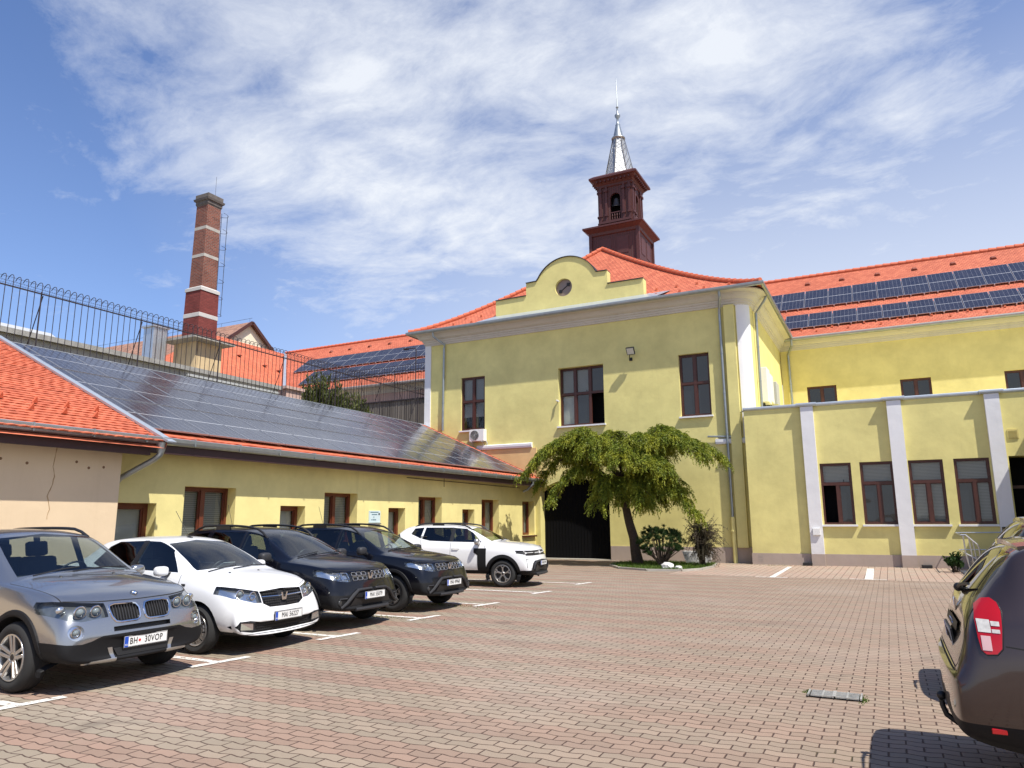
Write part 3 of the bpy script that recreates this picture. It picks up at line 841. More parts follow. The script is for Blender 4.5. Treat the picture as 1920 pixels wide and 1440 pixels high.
for (xa, za), (xb, zb) in zip(cp, cp[1:]):
    if abs(xa - xb) < .02: continue
    b.bar((xa, (PY0 + PY1) / 2, za + .02), (xb, (PY0 + PY1) / 2, zb + .02), PY1 - PY0 + .12, .035)
b.build('gable_coping', M['darkmetal'], ped)
b = MB(); b.lathe([(.0, 0), (cwr, 0)], (cwc[0], PY0 + .15, cwc[1]), 'Y', 32)
disc = b.build('round_window', plain('round_pane', (.22, .17, .15), .3), ped)
b = MB(); b.mat = 0
for s in (1, -1):
    c = Vector((cwc[0], PY0 + .13, cwc[1])); d = Vector((.8, 0, .6)) * s
    b.bar(c, c + d * .33, .03, .02, Vector((0, 1, 0)))
    sd = Vector((-d.z, 0, d.x))
    b.prism([c + d * .14, c + d * .24 + sd * .11, c + d * .36, c + d * .24 - sd * .11], (0, -.015, 0))
b.build('pane_ornament', M['black'], disc)
b = MB()
b.quad((-16.9, EY - .02, 11.13), (-7.95, EY - .02, 11.13), (-8.6, PY0, 11.46), (-16.2, PY0, 11.46))
b.quad((-16.9, EY - .02, 11.10), (-16.9, EY - .02, 11.13), (-7.95, EY - .02, 11.13), (-7.95, EY - .02, 11.10))
b.add([(-16.9, EY - .02, 11.13), (-16.2, PY0, 11.46), (-16.2, PY0 + .5, 11.62), (-16.75, PY0 + .3, 11.5)], [(0, 1, 2, 3)])
b.add([(-7.95, EY - .02, 11.13), (-8.6, PY0, 11.46), (-8.6, PY0 + .6, 11.68), (-7.6, PY0 + .3, 11.56)], [(0, 3, 2, 1)])
b.build('flashing', M['flash'], roof)

# ------------------------------------------------------------------ bell tower on the ridge
tw = thing('bell_tower', 'dark brown wooden bell turret with grey scaled spire and needle on the ridge', 'tower', (-12.33, 38.1, 15.8))
TX, TY = -12.33, 38.1
def sq(h): return [(TX - h, TY - h), (TX + h, TY - h), (TX + h, TY + h), (TX - h, TY + h)]
def ring(b, prof):
    """square lathe: prof [(half, z)]"""
    vs = [(x, y, z) for h, z in prof for x, y in sq(h)]
    b.add(vs, [(i * 4 + k, i * 4 + (k + 1) % 4, (i + 1) * 4 + (k + 1) % 4, (i + 1) * 4 + k) for i in range(len(prof) - 1) for k in range(4)])
def m_timber():
    m, nt, p = newmat('dark_red_boarding')
    co = wpos(nt); sp = node(nt, 'ShaderNodeSeparateXYZ', {0: co})
    f = mth(nt, 'FRACT', mth(nt, 'MULTIPLY', mth(nt, 'ADD', mth(nt, 'ADD', sp.outputs[0], sp.outputs[1]), 100.0), 1 / .14))
    n = node(nt, 'ShaderNodeTexNoise', {'Vector': node(nt, 'ShaderNodeMapping', {'Vector': co, 'Scale': (8, 8, .6)}).outputs[0], 'Scale': 2.0, 'Detail': 4.0}).outputs[0]
    c = mixc(nt, n, (.050, .013, .012), (.105, .030, .024))
    c = mixc(nt, ramp(nt, f, .86, .97), c, (.012, .004, .004))
    setin(nt, p, Base_Color=c, Roughness=.6); bump(nt, p, mth(nt, 'SUBTRACT', 1.0, ramp(nt, f, .85, 1)), .012)
    return m
M['timber'] = m_timber()
M['timber_plain'] = plain('dark_red_trim', (.078, .022, .019), .55, var=.15)
b = MB(); ring(b, [(1.38, 14.6), (1.38, 17.75)]); b.build('base', M['timber'], tw)
b = MB(); ring(b, [(1.36, 15.2), (1.75, 15.4), (1.75, 15.5), (1.40, 15.85), (1.36, 15.9)])
for (x, y) in sq(1.385): b.box(x - .09, x + .09, y - .09, y + .09, 15.2, 17.7)
for s in (-1, 1):
    for off in (-.5, .5):
        b.box(TX + off - .32, TX + off + .32, TY + s * 1.38 - .02, TY + s * 1.38 + .02, 16.3, 17.3)
        b.box(TX + s * 1.38 - .02, TX + s * 1.38 + .02, TY + off - .32, TY + off + .32, 16.3, 17.3)
b.build('base_trim', M['timber_plain'], tw)
b = MB(); ring(b, [(1.36, 17.5), (1.45, 17.55), (1.48, 17.7), (1.70, 17.88), (1.76, 17.90), (1.76, 18.0), (1.02, 18.32), (.9, 18.32)]); b.build('lower_cornice', M['timber_plain'], tw)
# upper storey with arched openings
b = MB(); hw = .98
for k in range(4):
    ang = k * PI / 2; ca_, sa = math.cos(ang), math.sin(ang)
    def T(u, z, d): 
        x, y = u, -hw + d
        return (TX + x * ca_ - y * sa, TY + x * sa + y * ca_, z)
    ow, o0, o1 = .30, 18.55, 20.15
    for (u0, u1, z0, z1) in ((-hw, -ow, 18.3, 20.75), (ow, hw, 18.3, 20.75), (-ow, ow, 18.3, o0)):
        b.quad(T(u0, z0, 0), T(u1, z0, 0), T(u1, z1, 0), T(u0, z1, 0))
    pr = [(ow * math.cos(a), o1 - ow + ow * math.sin(a)) for a in np.linspace(PI, 0, 13)]
    for (ua, za), (ub, zb) in zip(pr, pr[1:]):
        b.quad(T(ua, za, 0), T(ub, zb, 0), T(ub, 20.75, 0), T(ua, 20.75, 0))
        b.quad(T(ua, za, 0), T(ua, za, .16), T(ub, zb, .16), T(ub, zb, 0))
    for u in (-ow, ow): b.quad(T(u, o0, 0), T(u, o0, .16), T(u, o1 - ow, .16), T(u, o1 - ow, 0))
b.build('belfry', M['timber'], tw)
b = MB()
for k in range(4):
    ang = k * PI / 2; U = Vector((math.cos(ang), math.sin(ang), 0)); N = Vector((math.sin(ang), -math.cos(ang), 0)); c0 = Vector((TX, TY, 0)) + N * hw
    for u in (-.86, -.52, .52, .86):
        b.obox(c0 + U * u + N * .03 + Vector((0, 0, 19.5)), (.13, .09, 2.3), U, N)
        b.obox(c0 + U * u + N * .05 + Vector((0, 0, 20.35)), (.19, .16, .14), U, N)
        b.obox(c0 + U * u + N * .05 + Vector((0, 0, 18.85)), (.19, .15, .12), U, N)
    b.obox(c0 + N * .05 + Vector((0, 0, 18.42)), (1.9, .12, .14), U, N)
b.build('belfry_trim', M['timber_plain'], tw)
b = MB()
for k in range(4):
    ang = k * PI / 2; U = Vector((math.cos(ang), math.sin(ang), 0)); N = Vector((math.sin(ang), -math.cos(ang), 0)); c0 = Vector((TX, TY, 0)) + N * (hw - .06)
    for u in (-.21, -.07, .07, .21): 
        p = c0 + U * u
        b.lathe([(.02, 18.55), (.035, 18.62), (.02, 18.72), (.04, 18.8), (.02, 18.95)], (p.x, p.y, 0), 'Z', 8)
    b.obox(c0 + Vector((0, 0, 18.99)), (.6, .06, .06), U, N)
b.build('balustrade', M['timber_plain'], tw)
b = MB(); ring(b, [(.6, 18.35), (.6, 20.6)]); b.build('belfry_core', M['gate'], tw)
b = MB(); b.lathe([(.30, 19.35), (.27, 19.4), (.2, 19.6), (.15, 19.85), (.0, 19.95)], (TX, TY - .72, 0), 'Z', 16); b.build('bell', M['darkmetal'], tw, smooth=True)
b = MB(); ring(b, [(.96, 20.55), (1.05, 20.6), (1.05, 20.72), (1.12, 20.78), (1.3, 20.98), (1.42, 21.02), (1.42, 21.13), (1.2, 21.3), (.75, 21.4), (.5, 21.4)])
for k in range(4):
    ang = k * PI / 2; U = Vector((math.cos(ang), math.sin(ang), 0)); N = Vector((math.sin(ang), -math.cos(ang), 0)); c0 = Vector((TX, TY, 0)) + N * 1.12
    for i in range(9): b.obox(c0 + U * (-.96 + i * .24) + N * .08 + Vector((0, 0, 20.86)), (.08, .3, .1), U, N)
b.build('upper_cornice', M['timber_plain'], tw)
def m_spire():
    m, nt, p = newmat('spire_scales')
    co = wpos(nt); sp = node(nt, 'ShaderNodeSeparateXYZ', {0: co})
    h = mth(nt, 'ADD', mth(nt, 'SUBTRACT', sp.outputs[0], sp.outputs[1]), 100.0)
    a = mth(nt, 'FRACT', mth(nt, 'MULTIPLY', mth(nt, 'ADD', mth(nt, 'MULTIPLY', h, 1.4), sp.outputs[2]), 4.2))
    c_ = mth(nt, 'FRACT', mth(nt, 'MULTIPLY', mth(nt, 'SUBTRACT', mth(nt, 'MULTIPLY', h, 1.4), sp.outputs[2]), 4.2))
    l = mth(nt, 'MAXIMUM', mth(nt, 'GREATER_THAN', a, .86), mth(nt, 'GREATER_THAN', c_, .86))
    setin(nt, p, Base_Color=mixc(nt, l, (.47, .48, .48), (.15, .155, .16)), Roughness=.45, Metallic=.55)
    bump(nt, p, mth(nt, 'SUBTRACT', 1.0, l), .01)
    return m
M['spire'] = m_spire()
b = MB(); n8 = 8
b.lathe([(.86 / math.cos(PI / 8), 21.38), (.44, 23.2), (.34, 23.95)], (TX, TY, 0), 'Z', 8)
b.build('spire', M['spire'], tw)
b = MB(); b.lathe([(.34, 23.9), (.42, 23.98), (.40, 24.05), (.30, 24.1), (.14, 24.85), (.15, 24.9), (.10, 24.95), (.07, 25.1), (.07, 25.3), (.17, 25.45), (.17, 25.55), (.06, 25.65), (.045, 26.0), (.09, 26.06), (.035, 26.12), (.015, 27.95), (0, 28.0)], (TX, TY, 0), 'Z', 12)
b.build('finial', M['zinc'], tw, smooth=math.radians(50))
b = MB(); b.lathe([(.9, 21.39), (.86, 21.42)], (TX, TY, 0), 'Z', 8)
for k in range(8):
    a = 2 * PI * k / 8
    b.tube([(TX + .93 * math.cos(a), TY + .93 * math.sin(a), 21.4), (TX + .36 * math.cos(a), TY + .36 * math.sin(a), 23.95)], .022, 6)
b.build('spire_ribs', M['darkmetal'], tw)

# ------------------------------------------------------------------ long wing behind (both sides of the gatehouse)
RSL = Vector((0, 6.8, 5.3)).normalized()       # slope of its roof
def wing(label, x0, x1, rx0, rx1, holes, wallmat, wins, ridge_to=None, vents=()):
    t = thing('wing_building', label, 'building', ((x0 + x1) / 2, 42, 0))
    FW = Frame2((0, 39.9), (1, 0), (0, -1))
    b = MB(); wall_face(b, FW, x0, x1, 0, 10.6, holes)
    b.quad((x1, 39.9, 0), (x1, 52, 0), (x1, 52, 10.6), (x1, 39.9, 10.6)); b.quad((x0, 39.9, 0), (x0, 52, 0), (x0, 52, 10.6), (x0, 39.9, 10.6))
    b.build('wall', wallmat, t)
    b = MB()
    def pr(x, s): p = Vector((x, 39.2, 10.92)) + RSL * s; return (p.x, p.y, p.z)
    L = 8.72
    wx0, wx1 = x0, x1; x0, x1 = rx0, rx1
    xa = x0 - (6.9 if ridge_to else 0)
    for k in range(12):
        s0, s1 = L * k / 12, L * (k + 1) / 12
        if ridge_to:      # valley on the left side
            l0 = x0 - 6.8 * s0 / L * 1.0; l1 = x0 - 6.8 * s1 / L
        else: l0 = l1 = x0
        b.quad(pr(l0, s0), pr(x1, s0), pr(x1, s1), pr(l1, s1), uv=[(l0, s0), (x1, s0), (x1, s1), (l1, s1)])
    top = pr(x1, L); 
    b.quad((xa, top[1], top[2]), (x1, top[1], top[2]), (x1, top[1] + 6.8, 10.9), (xa, top[1] + 6.8, 10.9), uv=[(xa, 0), (x1, 0), (x1, 8), (xa, 8)])
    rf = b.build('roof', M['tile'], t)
    b = MB(); cap_tiles(b, [(xa, top[1], top[2] + .02), (x1, top[1], top[2] + .02)], .13, .4); b.build('ridge_tiles', M['tile_plain'], rf)
    mv = plain('dark_vent_tile', (.22, .06, .035), .8)
    for vx in vents:
        b = MB(); p = Vector(pr(vx, 7.35)); U = Vector((1, 0, 0)); N = U.cross(RSL)
        b.prism([p - U * .16 + N * .01, p + U * .16 + N * .01, p + U * .09 + N * .11, p - U * .09 + N * .11], RSL * .22); b.build('vent_tile', mv, rf)
    b = MB()
    xs = np.arange(wx0 + .4, wx1, .75)
    for i, x in enumerate(xs):
        p = Vector(pr(x, .55 + .3 * (i % 2))); b.obox(p + Vector((0, -.02, .06)), (.09, .05, .09))
    b.build('snow_guards', M['tile_plain'], rf)
    x0, x1 = wx0, wx1
    b = MB(); sweep(b, [(x0, 39.9), (x1, 39.9)], prof); b.build('cornice', M['cornice'], t)
    b = MB(); gutter(b, [(x0, 39.9), (x1, 39.9)], .56, 10.84); b.build('gutter', M['zinc'], t)
    for (u0, u1, z0, z1) in wins:
        window(t, FW, u0, u1, z0, z1, .16, [.5], [], panes={'*': 'dark'}, mat='wood_brown', sill=False)
    return t, pr
H = [(-3.2, -1.80, 6.6, 8.43, .2), (1.09, 2.42, 6.6, 8.43, .2), (5.4, 6.75, 6.6, 8.43, .2), (9.6, 10.9, 6.6, 8.43, .2)]
wingR, prR = wing('long yellow wing with red tiled roof standing to the right of the gatehouse', FX1 + .02, 24, -11.9, 24, H, M['yellow_sun'], [h[:4] for h in H], vents=np.arange(-3.1, 9, 1.88))
b = MB(); downpipe(b, [(-3.72, 39.2, 10.86), (-3.72, 39.25, 10.6), (-3.98, 39.75, 10.2), (-3.98, 39.78, 10.0), (-3.95, 39.78, 5.9)], .06); b.build('downpipe', M['zinc'], wingR)
wingL, prL = wing('far wing with red tiled roof and stained pinkish wall left of the gatehouse', -39.15, FX0 - .02, -39.15, -12.7, [], M['grimepink'], [], ridge_to=True, vents=np.arange(-40, -31, 2.0))

# ------------------------------------------------------------------ solar panels
def panel_proto(name, w, l, label, group):
    """lies in local x (across), y (up the slope), z normal; origin at its lower left corner"""
    t = thing(name, label, 'solar panel', group=group)
    b = MB(); f = .018; h = .038
    b.box(0, f, 0, l, 0, h); b.box(w - f, w, 0, l, 0, h); b.box(f, w - f, 0, f, 0, h); b.box(f, w - f, l - f, l, 0, h)
    b.quad((f, f, .004), (f, l - f, .004), (w - f, l - f, .004), (w - f, f, .004))
    b.build('frame', M['alu'], t, world=False)
    b = MB(); b.quad((f, f, h - .006), (w - f, f, h - .006), (w - f, l - f, h - .006), (f, l - f, h - .006), uv=[(0, 0), (1, 0), (1, 1), (0, 1)])
    b.build('cell_sheet', M['solar'], t, world=False, fixn=False)
    return t
ORD = ['first', 'second', 'third', 'fourth', 'fifth', 'sixth', 'seventh', 'eighth', 'ninth', 'tenth', 'eleventh', 'twelfth', 'thirteenth', 'fourteenth', 'fifteenth', 'sixteenth']
def place_panel(src, first, p, U, V, label):
    o = src if first else copy_tree(src)
    N = U.cross(V)
    o.rotation_mode = 'QUATERNION'
    o.rotation_quaternion = Matrix((U, V, N)).transposed().to_quaternion()
    o.location = p + N * .09
    o['label'] = label
    return o
UX = Vector((1, 0, 0)); NR = UX.cross(RSL)
def pan_row(x0, pitch, n, s0, s1, rowname, where, group):
    src = panel_proto('solar_panel', pitch - .035, s1 - s0, '', group)
    for k in range(n):
        place_panel(src, k == 0, Vector((x0 + pitch * k + .017, 39.2, 10.92)) + RSL * s0, UX, RSL, '%s solar panel from the left, %s row on %s' % (ORD[k], rowname, where))
    b = MB()      # mounting rails and clamps under the row
    for s in (s0 + .3, s1 - .3):
        p = Vector((x0, 39.2, 10.92)) + RSL * s + NR * .05
        b.obox(p + UX * (pitch * n / 2), (pitch * n, .04, .05), UX, RSL)
    for k in range(n * 2):
        p = Vector((x0 + pitch * (k + .5) / 2, 39.2, 10.92)) + RSL * (s0 - .05) + NR * .07
        b.obox(p, (.05, .06, .10), UX, RSL)
    tag(b.build('mounting_rail', M['steel']), 'metal mounting rails under the %s row of solar panels on the %s' % (rowname, where), 'rail')
pan_row(-5.65, 1.235, 13, 3.66, 6.10, 'upper', 'right wing roof', 'solar panels on the right wing roof')
pan_row(-4.08, 1.18, 12, 1.02, 2.74, 'lower', 'right wing roof', 'solar panels on the right wing roof')
pan_row(-41.3, 1.22, 13, 3.85, 6.05, 'upper', 'far left wing roof', 'solar panels on the far left wing roof')
pan_row(-38.8, 1.22, 12, 1.33, 3.42, 'lower', 'far left wing roof', 'solar panels on the far left wing roof')

# ------------------------------------------------------------------ low yellow range on the left
LX = -14.18
lb = thing('low_yellow_building', 'low yellow range with deep set windows and a roof covered in solar panels', 'building', (-17, 20, 0))
FL = Frame2((LX, 0), (0, 1), (1, 0))
wins_big = [(11.31, 12.78), (15.95, 17.40), (20.62, 22.08), (24.96, 26.40), (28.55, 29.75)]
wins_small = [(9.60, 10.62), (14.28, 15.20), (18.95, 19.86), (23.50, 24.40)]
DL = .34
hl = [(a, c, 1.05, 2.52, DL) for a, c in wins_big] + [(a, c, .85, 2.12, DL) for a, c in wins_small]
b = MB(); wall_face(b, FL, 9.0, 30.28, 0, 3.5, hl)
b.quad((LX, 30.28, 0), (-20.2, 30.28, 0), (-20.2, 30.28, 6.3), (LX, 30.28, 3.5))
b.quad((-20.4, 9.0, 0), (-20.4, 29.9, 0), (-20.4, 29.9, 6.4), (-20.4, 9.0, 6.4))
b.build('wall', M['yellow_sun'], lb)
for i, (a, c) in enumerate(wins_big):
    window(lb, FL, a, c, 1.05, 2.52, DL, [.5], [], panes={(0, 0): 'blind', (1, 0): 'blind'}, sill=(i == 4), sillmat='wood_brown')
for a, c in wins_small:
    window(lb, FL, a, c, .85, 2.12, DL, [], [], panes={'*': 'curtain'}, sill=False, fw=.10)
LE = Vector((-13.70, 0, 3.45)); LV = Vector((-6.4, 0, 2.85)).normalized(); UY = Vector((0, 1, 0)); LN = LV.cross(UY) * -1
LN = UY.cross(LV) * -1
if LN.z < 0: LN = -LN
def lp(y, s, h=0.0): return Vector((LE.x, y, LE.z)) + LV * s + LN * h
def tile_rows(b, y0, y1, s0, s1, pitch=.285, du=.055, wave=.012, clip=None, seed=3):
    """real overlapping courses: each one a wavy sloping strip with a front lip"""
    rr = random.Random(seed); n = int((s1 - s0) / pitch) + 1
    for k in range(n):
        sa = s0 + k * pitch; sb = min(s1, sa + pitch * 1.06)
        if sa >= s1: break
        m = max(2, int((y1 - y0) / du)); prev = None; ph = rr.uniform(0, 6)
        slow = [rr.uniform(-.018, .018) for _ in range(12)]
        for i in range(m + 1):
            y = y0 + (y1 - y0) * i / m
            dr = np.interp(y, np.linspace(y0, y1, 12), slow)
            w = wave * math.cos(2 * PI * y / .22 + ph) + rr.uniform(-.004, .004)
            pa = lp(y, sa + dr - .010 * math.cos(2 * PI * y / .22 + ph), .036 + w); pl = lp(y, sa + dr + .004, .012 + w * .5); pb = lp(y, sb + dr, .018 + w * .6)
            cur = (pl, pa, pb, y, sa, sb)
            if prev:
                b.quad(prev[1], cur[1], cur[2], prev[2], uv=[(prev[3], sa), (y, sa), (y, sb), (prev[3], sb)])
                b.quad(prev[0], cur[0], cur[1], prev[1], uv=[(prev[3], sa), (y, sa), (y, sa), (prev[3], sa)])
            prev = cur
M['clay_row'] = None
def m_clayrow():
    m, nt, p = newmat('clay_tile_courses')
    uv = node(nt, 'ShaderNodeUVMap').outputs[0]
    n = node(nt, 'ShaderNodeTexNoise', {'Vector': wpos(nt), 'Scale': 2.4, 'Detail': 6.0, 'Roughness': .7}).outputs[0]
    sp = node(nt, 'ShaderNodeSeparateXYZ', {0: uv})
    ti = node(nt, 'ShaderNodeCombineXYZ', {0: mth(nt, 'FLOOR', mth(nt, 'MULTIPLY', sp.outputs[0], 1 / .22)), 1: mth(nt, 'FLOOR', mth(nt, 'MULTIPLY', sp.outputs[1], 1 / .285)), 2: 0.0}).outputs[0]
    wn = node(nt, 'ShaderNodeTexWhiteNoise', {'Vector': ti}, noise_dimensions='3D').outputs[0]
    c = mixc(nt, wn, (.44, .110, .056), (.55, .150, .076))
    c = mixc(nt, ramp(nt, n, .5, .8, 0, .5), c, (.30, .085, .045))
    setin(nt, p, Base_Color=c, Roughness=.72, Specular_IOR_Level=.3)
    return m
M['clay_row'] = m_clayrow()
b = MB(); b.quad(lp(9.98, -.02, .0), lp(29.9, -.02, .0), lp(29.9, 7.06, .0), lp(9.98, 7.06, .0), uv=[(10, 0), (29.9, 0), (29.9, 7), (10, 7)])
b.quad(lp(9.98, -.02, -.1), lp(29.9, -.02, -.1), lp(29.9, 7.06, -.1), lp(9.98, 7.06, -.1))
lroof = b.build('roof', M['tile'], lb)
b = MB(); tile_rows(b, 10.1, 29.85, -.06, .42, .24, .11); b.build('eaves_tiles', M['clay_row'], lroof)
b = MB(); b.obox(lp(19.98, 7.02, .05), (19.7, .36, .03), UY, LV); b.build('ridge_flashing', M['flash'], lroof)
b = MB(); b.obox(lp(29.55, 3.5, .045), (.24, 7.1, .05), UY, LV); b.build('abutment_flashing', plain('red_brown_flashing', (.16, .045, .03), .5, .3), lroof)
b = MB(); cap_tiles(b, [lp(29.33, .0, .03), lp(29.33, 7.0, .03)], .05, .33); b.build('verge_tiles', M['tile_plain'], lroof)
b = MB(); gutter(b, [(LX, 30.2), (LX, 10.0)][::-1], .47, 3.36); b.build('gutter', M['zinc'], lb)
b = MB(); b.box(LX + .002, LX + .46, 9.9, 30.26, 3.20, 3.33); b.box(LX + .40, LX + .47, 9.9, 30.26, 3.16, 3.40); b.build('fascia', M['fascia'], lb)
b = MB()
for k in range(15): b.box(LX + .47, LX + .61, 11 + k * 1.28, 11.03 + k * 1.28, 3.355, 3.52)
b.build('gutter_brackets', M['zinc'], lb)
b = MB(); b.tube([(LX + .53, 28.55, 3.40), (LX + .53, 28.55, 3.24), (LX + .30, 28.45, 3.0), (LX + .12, 28.4, 2.92)], .05, 10); b.build('spout', M['zinc'], lb)
b = MB(); b.tube([(LX + .01, 19.9, 3.12), (LX + .01, 28.3, 3.08)], .012, 6); b.tube([(LX + .012, 22.2, 3.2), (LX + .012, 22.2, 2.9)], .01, 6); b.build('cable', M['fascia'], lb)
src = None
rows3 = [(.40, 2.50, 'lower'), (2.56, 4.68, 'middle'), (4.74, 6.84, 'upper')]
src = panel_proto('solar_panel', 1.205, 2.10, '', 'solar panels on the low yellow range')
fst = True
for (s0, s1, rn) in rows3:
    for k in range(16):
        y = 10.52 + 1.222 * (k - 1)
        o = place_panel(src, fst, lp(y, s0), UY, LV, '%s solar panel from the near end, %s row on the low yellow range' % (ORD[k], rn)); fst = False
# ------------------------------------------------------------------ beige building at the near left
pk = thing('beige_building', 'cracked beige rendered building end with orange tiled roof and zinc gutter', 'building', (-17, 4, 0))
PX = -13.75; PE = 9.42
b = MB()
b.quad((PX, -8, 0), (PX, PE, 0), (PX, PE, 3.22), (PX, -8, 3.22)); b.quad((PX, PE, 0), (LX, PE, 0), (LX, PE, 3.3), (PX, PE, 3.3)); b.quad((PX, -8, 0), (-20.4, -8, 0), (-20.4, -8, 6.4), (PX, -8, 3.4)); b.quad((-20.4, -8, 0), (-20.4, PE, 0), (-20.4, PE, 6.4), (-20.4, -8, 6.4))
b.build('wall', M['pink'], pk)
# the crack and the little plugged holes in the render
b = MB(); rr = random.Random(4); y = 8.10; z = 3.1; pts = []
while z > 1.75:
    pts.append(Vector((PX + .003, y, z))); z -= .06; y += rr.uniform(-.030, .026) if z < 2.75 else rr.uniform(-.008, .004)
b.tube(pts, [.003 + .007 * rr.random() for _ in pts], 5)
b.build('crack', plain('crack_filler', (.40, .27, .15), .9), pk)
b = MB()
for (y, z) in ((6.0, 3.0), (6.9, 2.98), (7.15, 2.83), (7.6, 2.78), (8.5, 2.86), (8.75, 2.76), (9.05, 2.79), (6.4, 2.86), (5.2, 2.9), (4.4, 2.8)):
    b.lathe([(.0, .004), (.022, .003), (.03, -.001)], (PX, y, z), 'X', 10)
b.build('plug_marks', plain('rust_stain', (.20, .11, .06), .9), pk)
PH = .13
def pp(y, s, h=0.0): return lp(y, s, h + PH)
b = MB(); b.quad(pp(-8, -.55), pp(9.93, -.55), pp(9.93, 7.05), pp(-8, 7.05), uv=[(-8, 0), (9.93, 0), (9.93, 7), (-8, 7)])
b.quad(pp(-8, -.62, -.12), pp(9.93, -.62, -.12), pp(9.93, 7.05, -.12), pp(-8, 7.05, -.12)); b.quad(pp(9.93, -.62, -.12), pp(9.93, -.62), pp(9.93, 7.05), pp(9.93, 7.05, -.12))
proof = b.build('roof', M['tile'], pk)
_lp = lp
def lp(y, s, h=0.0): return _lp(y, s, h + PH)
b = MB(); tile_rows(b, 2.0, 9.86, -.58, 7.05, .175, .05, .0045, seed=9); b.build('tile_courses', M['clay_row'], proof)
b = MB()
for i, y in enumerate(np.arange(5.2, 9.6, .62)):
    for s in (.45, .95):
        yy = y + (.3 if s > .6 else 0)
        if yy > 9.5: continue
        p = lp(yy, s, .05); b.prism([p, p + UY * .10, p + UY * .05 + LN * .13], LV * .05)
b.build('snow_guards', M['tile_plain'], proof)
b = MB(); b.obox(lp(9.99, 3.2, .045), (.20, 7.75, .03), UY, LV); b.obox(lp(9.88, 3.2, .055), (.02, 7.7, .05), UY, LV); b.build('verge_flashing', M['flash'], proof)
lp = _lp
b = MB(); gutter(b, [(PX, -8), (PX, 10.22)], .46, 3.31); b.build('gutter', M['zinc'], pk)
b = MB(); b.box(PX + .002, PX + .45, -8, 9.72, 3.16, 3.28); b.box(PX + .38, PX + .455, -8, 9.72, 3.06, 3.36); b.build('fascia', M['fascia'], pk)
b = MB()
for y in np.arange(-7, 10, 1.1): b.box(PX + .455, PX + .60, y, y + .03, 3.30, 3.455)
b.build('gutter_brackets', M['zinc'], pk)
b = MB(); gx = PX + .52
b.tube([(gx, 9.90, 3.33), (gx, 9.90, 3.17), (gx, 9.89, 3.08), (gx - .1, 9.84, 2.98), (LX + .16, 9.62, 2.62), (LX + .09, 9.53, 2.48), (LX + .07, 9.50, 2.30), (LX + .07, 9.50, .0)], [.12, .08, .06, .06, .06, .06, .06, .06], 12)
b.build('downpipe', M['zinc'], pk, smooth=True)

# ------------------------------------------------------------------ walls, fences and roofs behind the left range
FXX = -20.62
fn = thing('iron_fence', 'tall dark iron bar fence with hooked tops running along the solar roof', 'fence', (FXX, 18, 6.4))
rr = random.Random(12); y = 2.0; k = 0; pitch = .193
while y < 30.4:
    b = MB(); n = 16
    for i in range(n):
        yy = y + i * pitch; 
        if yy > 30.5: break
        dx = rr.uniform(-.01, .01); rx = .15 + rr.uniform(-.012, .012)
        pth = [(FXX, yy, 6.42), (FXX + dx, yy, 8.16)] + [(FXX + dx - rx + rx * math.cos(a), yy + .02 * math.sin(a), 8.22 + rx * 1.15 * math.sin(a)) for a in np.linspace(0, 2.75, 8)]
        b.tube(pth, .0105, 5)
    b.box(FXX - .022, FXX + .022, y - .02, y + n * pitch - .03, 8.02, 8.05); b.box(FXX - .022, FXX + .022, y - .02, y + n * pitch - .03, 6.46, 6.49)
    b.build('bar_panel', M['iron'], fn)
    b = MB(); b.tube([(FXX - .02, y, 6.3), (FXX - .02, y, 8.1)], .022, 6); b.tube([(FXX - .03, y + .05, 8.0), (FXX - .75, y + .1, 6.3)], .014, 5); b.build('post', M['iron'], fn)
    b = MB()
    for (dx, z) in ((-.10, 8.30), (-.20, 8.22), (-.12, 8.12)):
        pts = [(FXX + dx, y + t * n * pitch / 8, z - .015 * math.sin(PI * t / 4)) for t in range(9)]
        b.tube(pts, .004, 4)
        for t in range(1, 48):
            q = Vector((FXX + dx, y + t * n * pitch / 48, z)); b.bar(q + Vector((-.015, 0, -.018)), q + Vector((.015, 0, .018)), .004, .004)
    b.build('barbed_wire', M['iron'], fn)
    y += n * pitch; k += 1
cw = thing('concrete_wall', 'long grey weathered concrete wall with flat coping behind the iron fence', 'wall', (-22.6, 14, 0))
b = MB(); b.box(-22.9, -22.5, 0, 22.2, 0, 7.18); b.build('wall_body', M['concrete'], cw)
b = MB(); b.box(-23.05, -22.38, -.1, 22.3, 7.18, 7.34); b.build('coping', plain('coping_concrete', (.30, .29, .27), .9, var=.2, bumpd=.01), cw)
b = MB(); b.box(-22.9, -22.45, 22.6, 23.5, 0, 7.3); b.box(-23.0, -22.35, 22.5, 23.6, 7.3, 7.42)
tag(b.build('gate_pillar', M['grimepink']), 'short stained pink pillar at the end of the grey concrete wall', 'pillar')
b = MB(); b.box(-22.48, -22.36, 17.6, 22.1, 6.98, 7.06); b.box(-22.48, -22.36, 17.6, 22.1, 6.80, 6.86)
tag(b.build('cable_trough', M['greyplastic']), 'grey metal cable trough fixed along the concrete wall', 'cable trough')
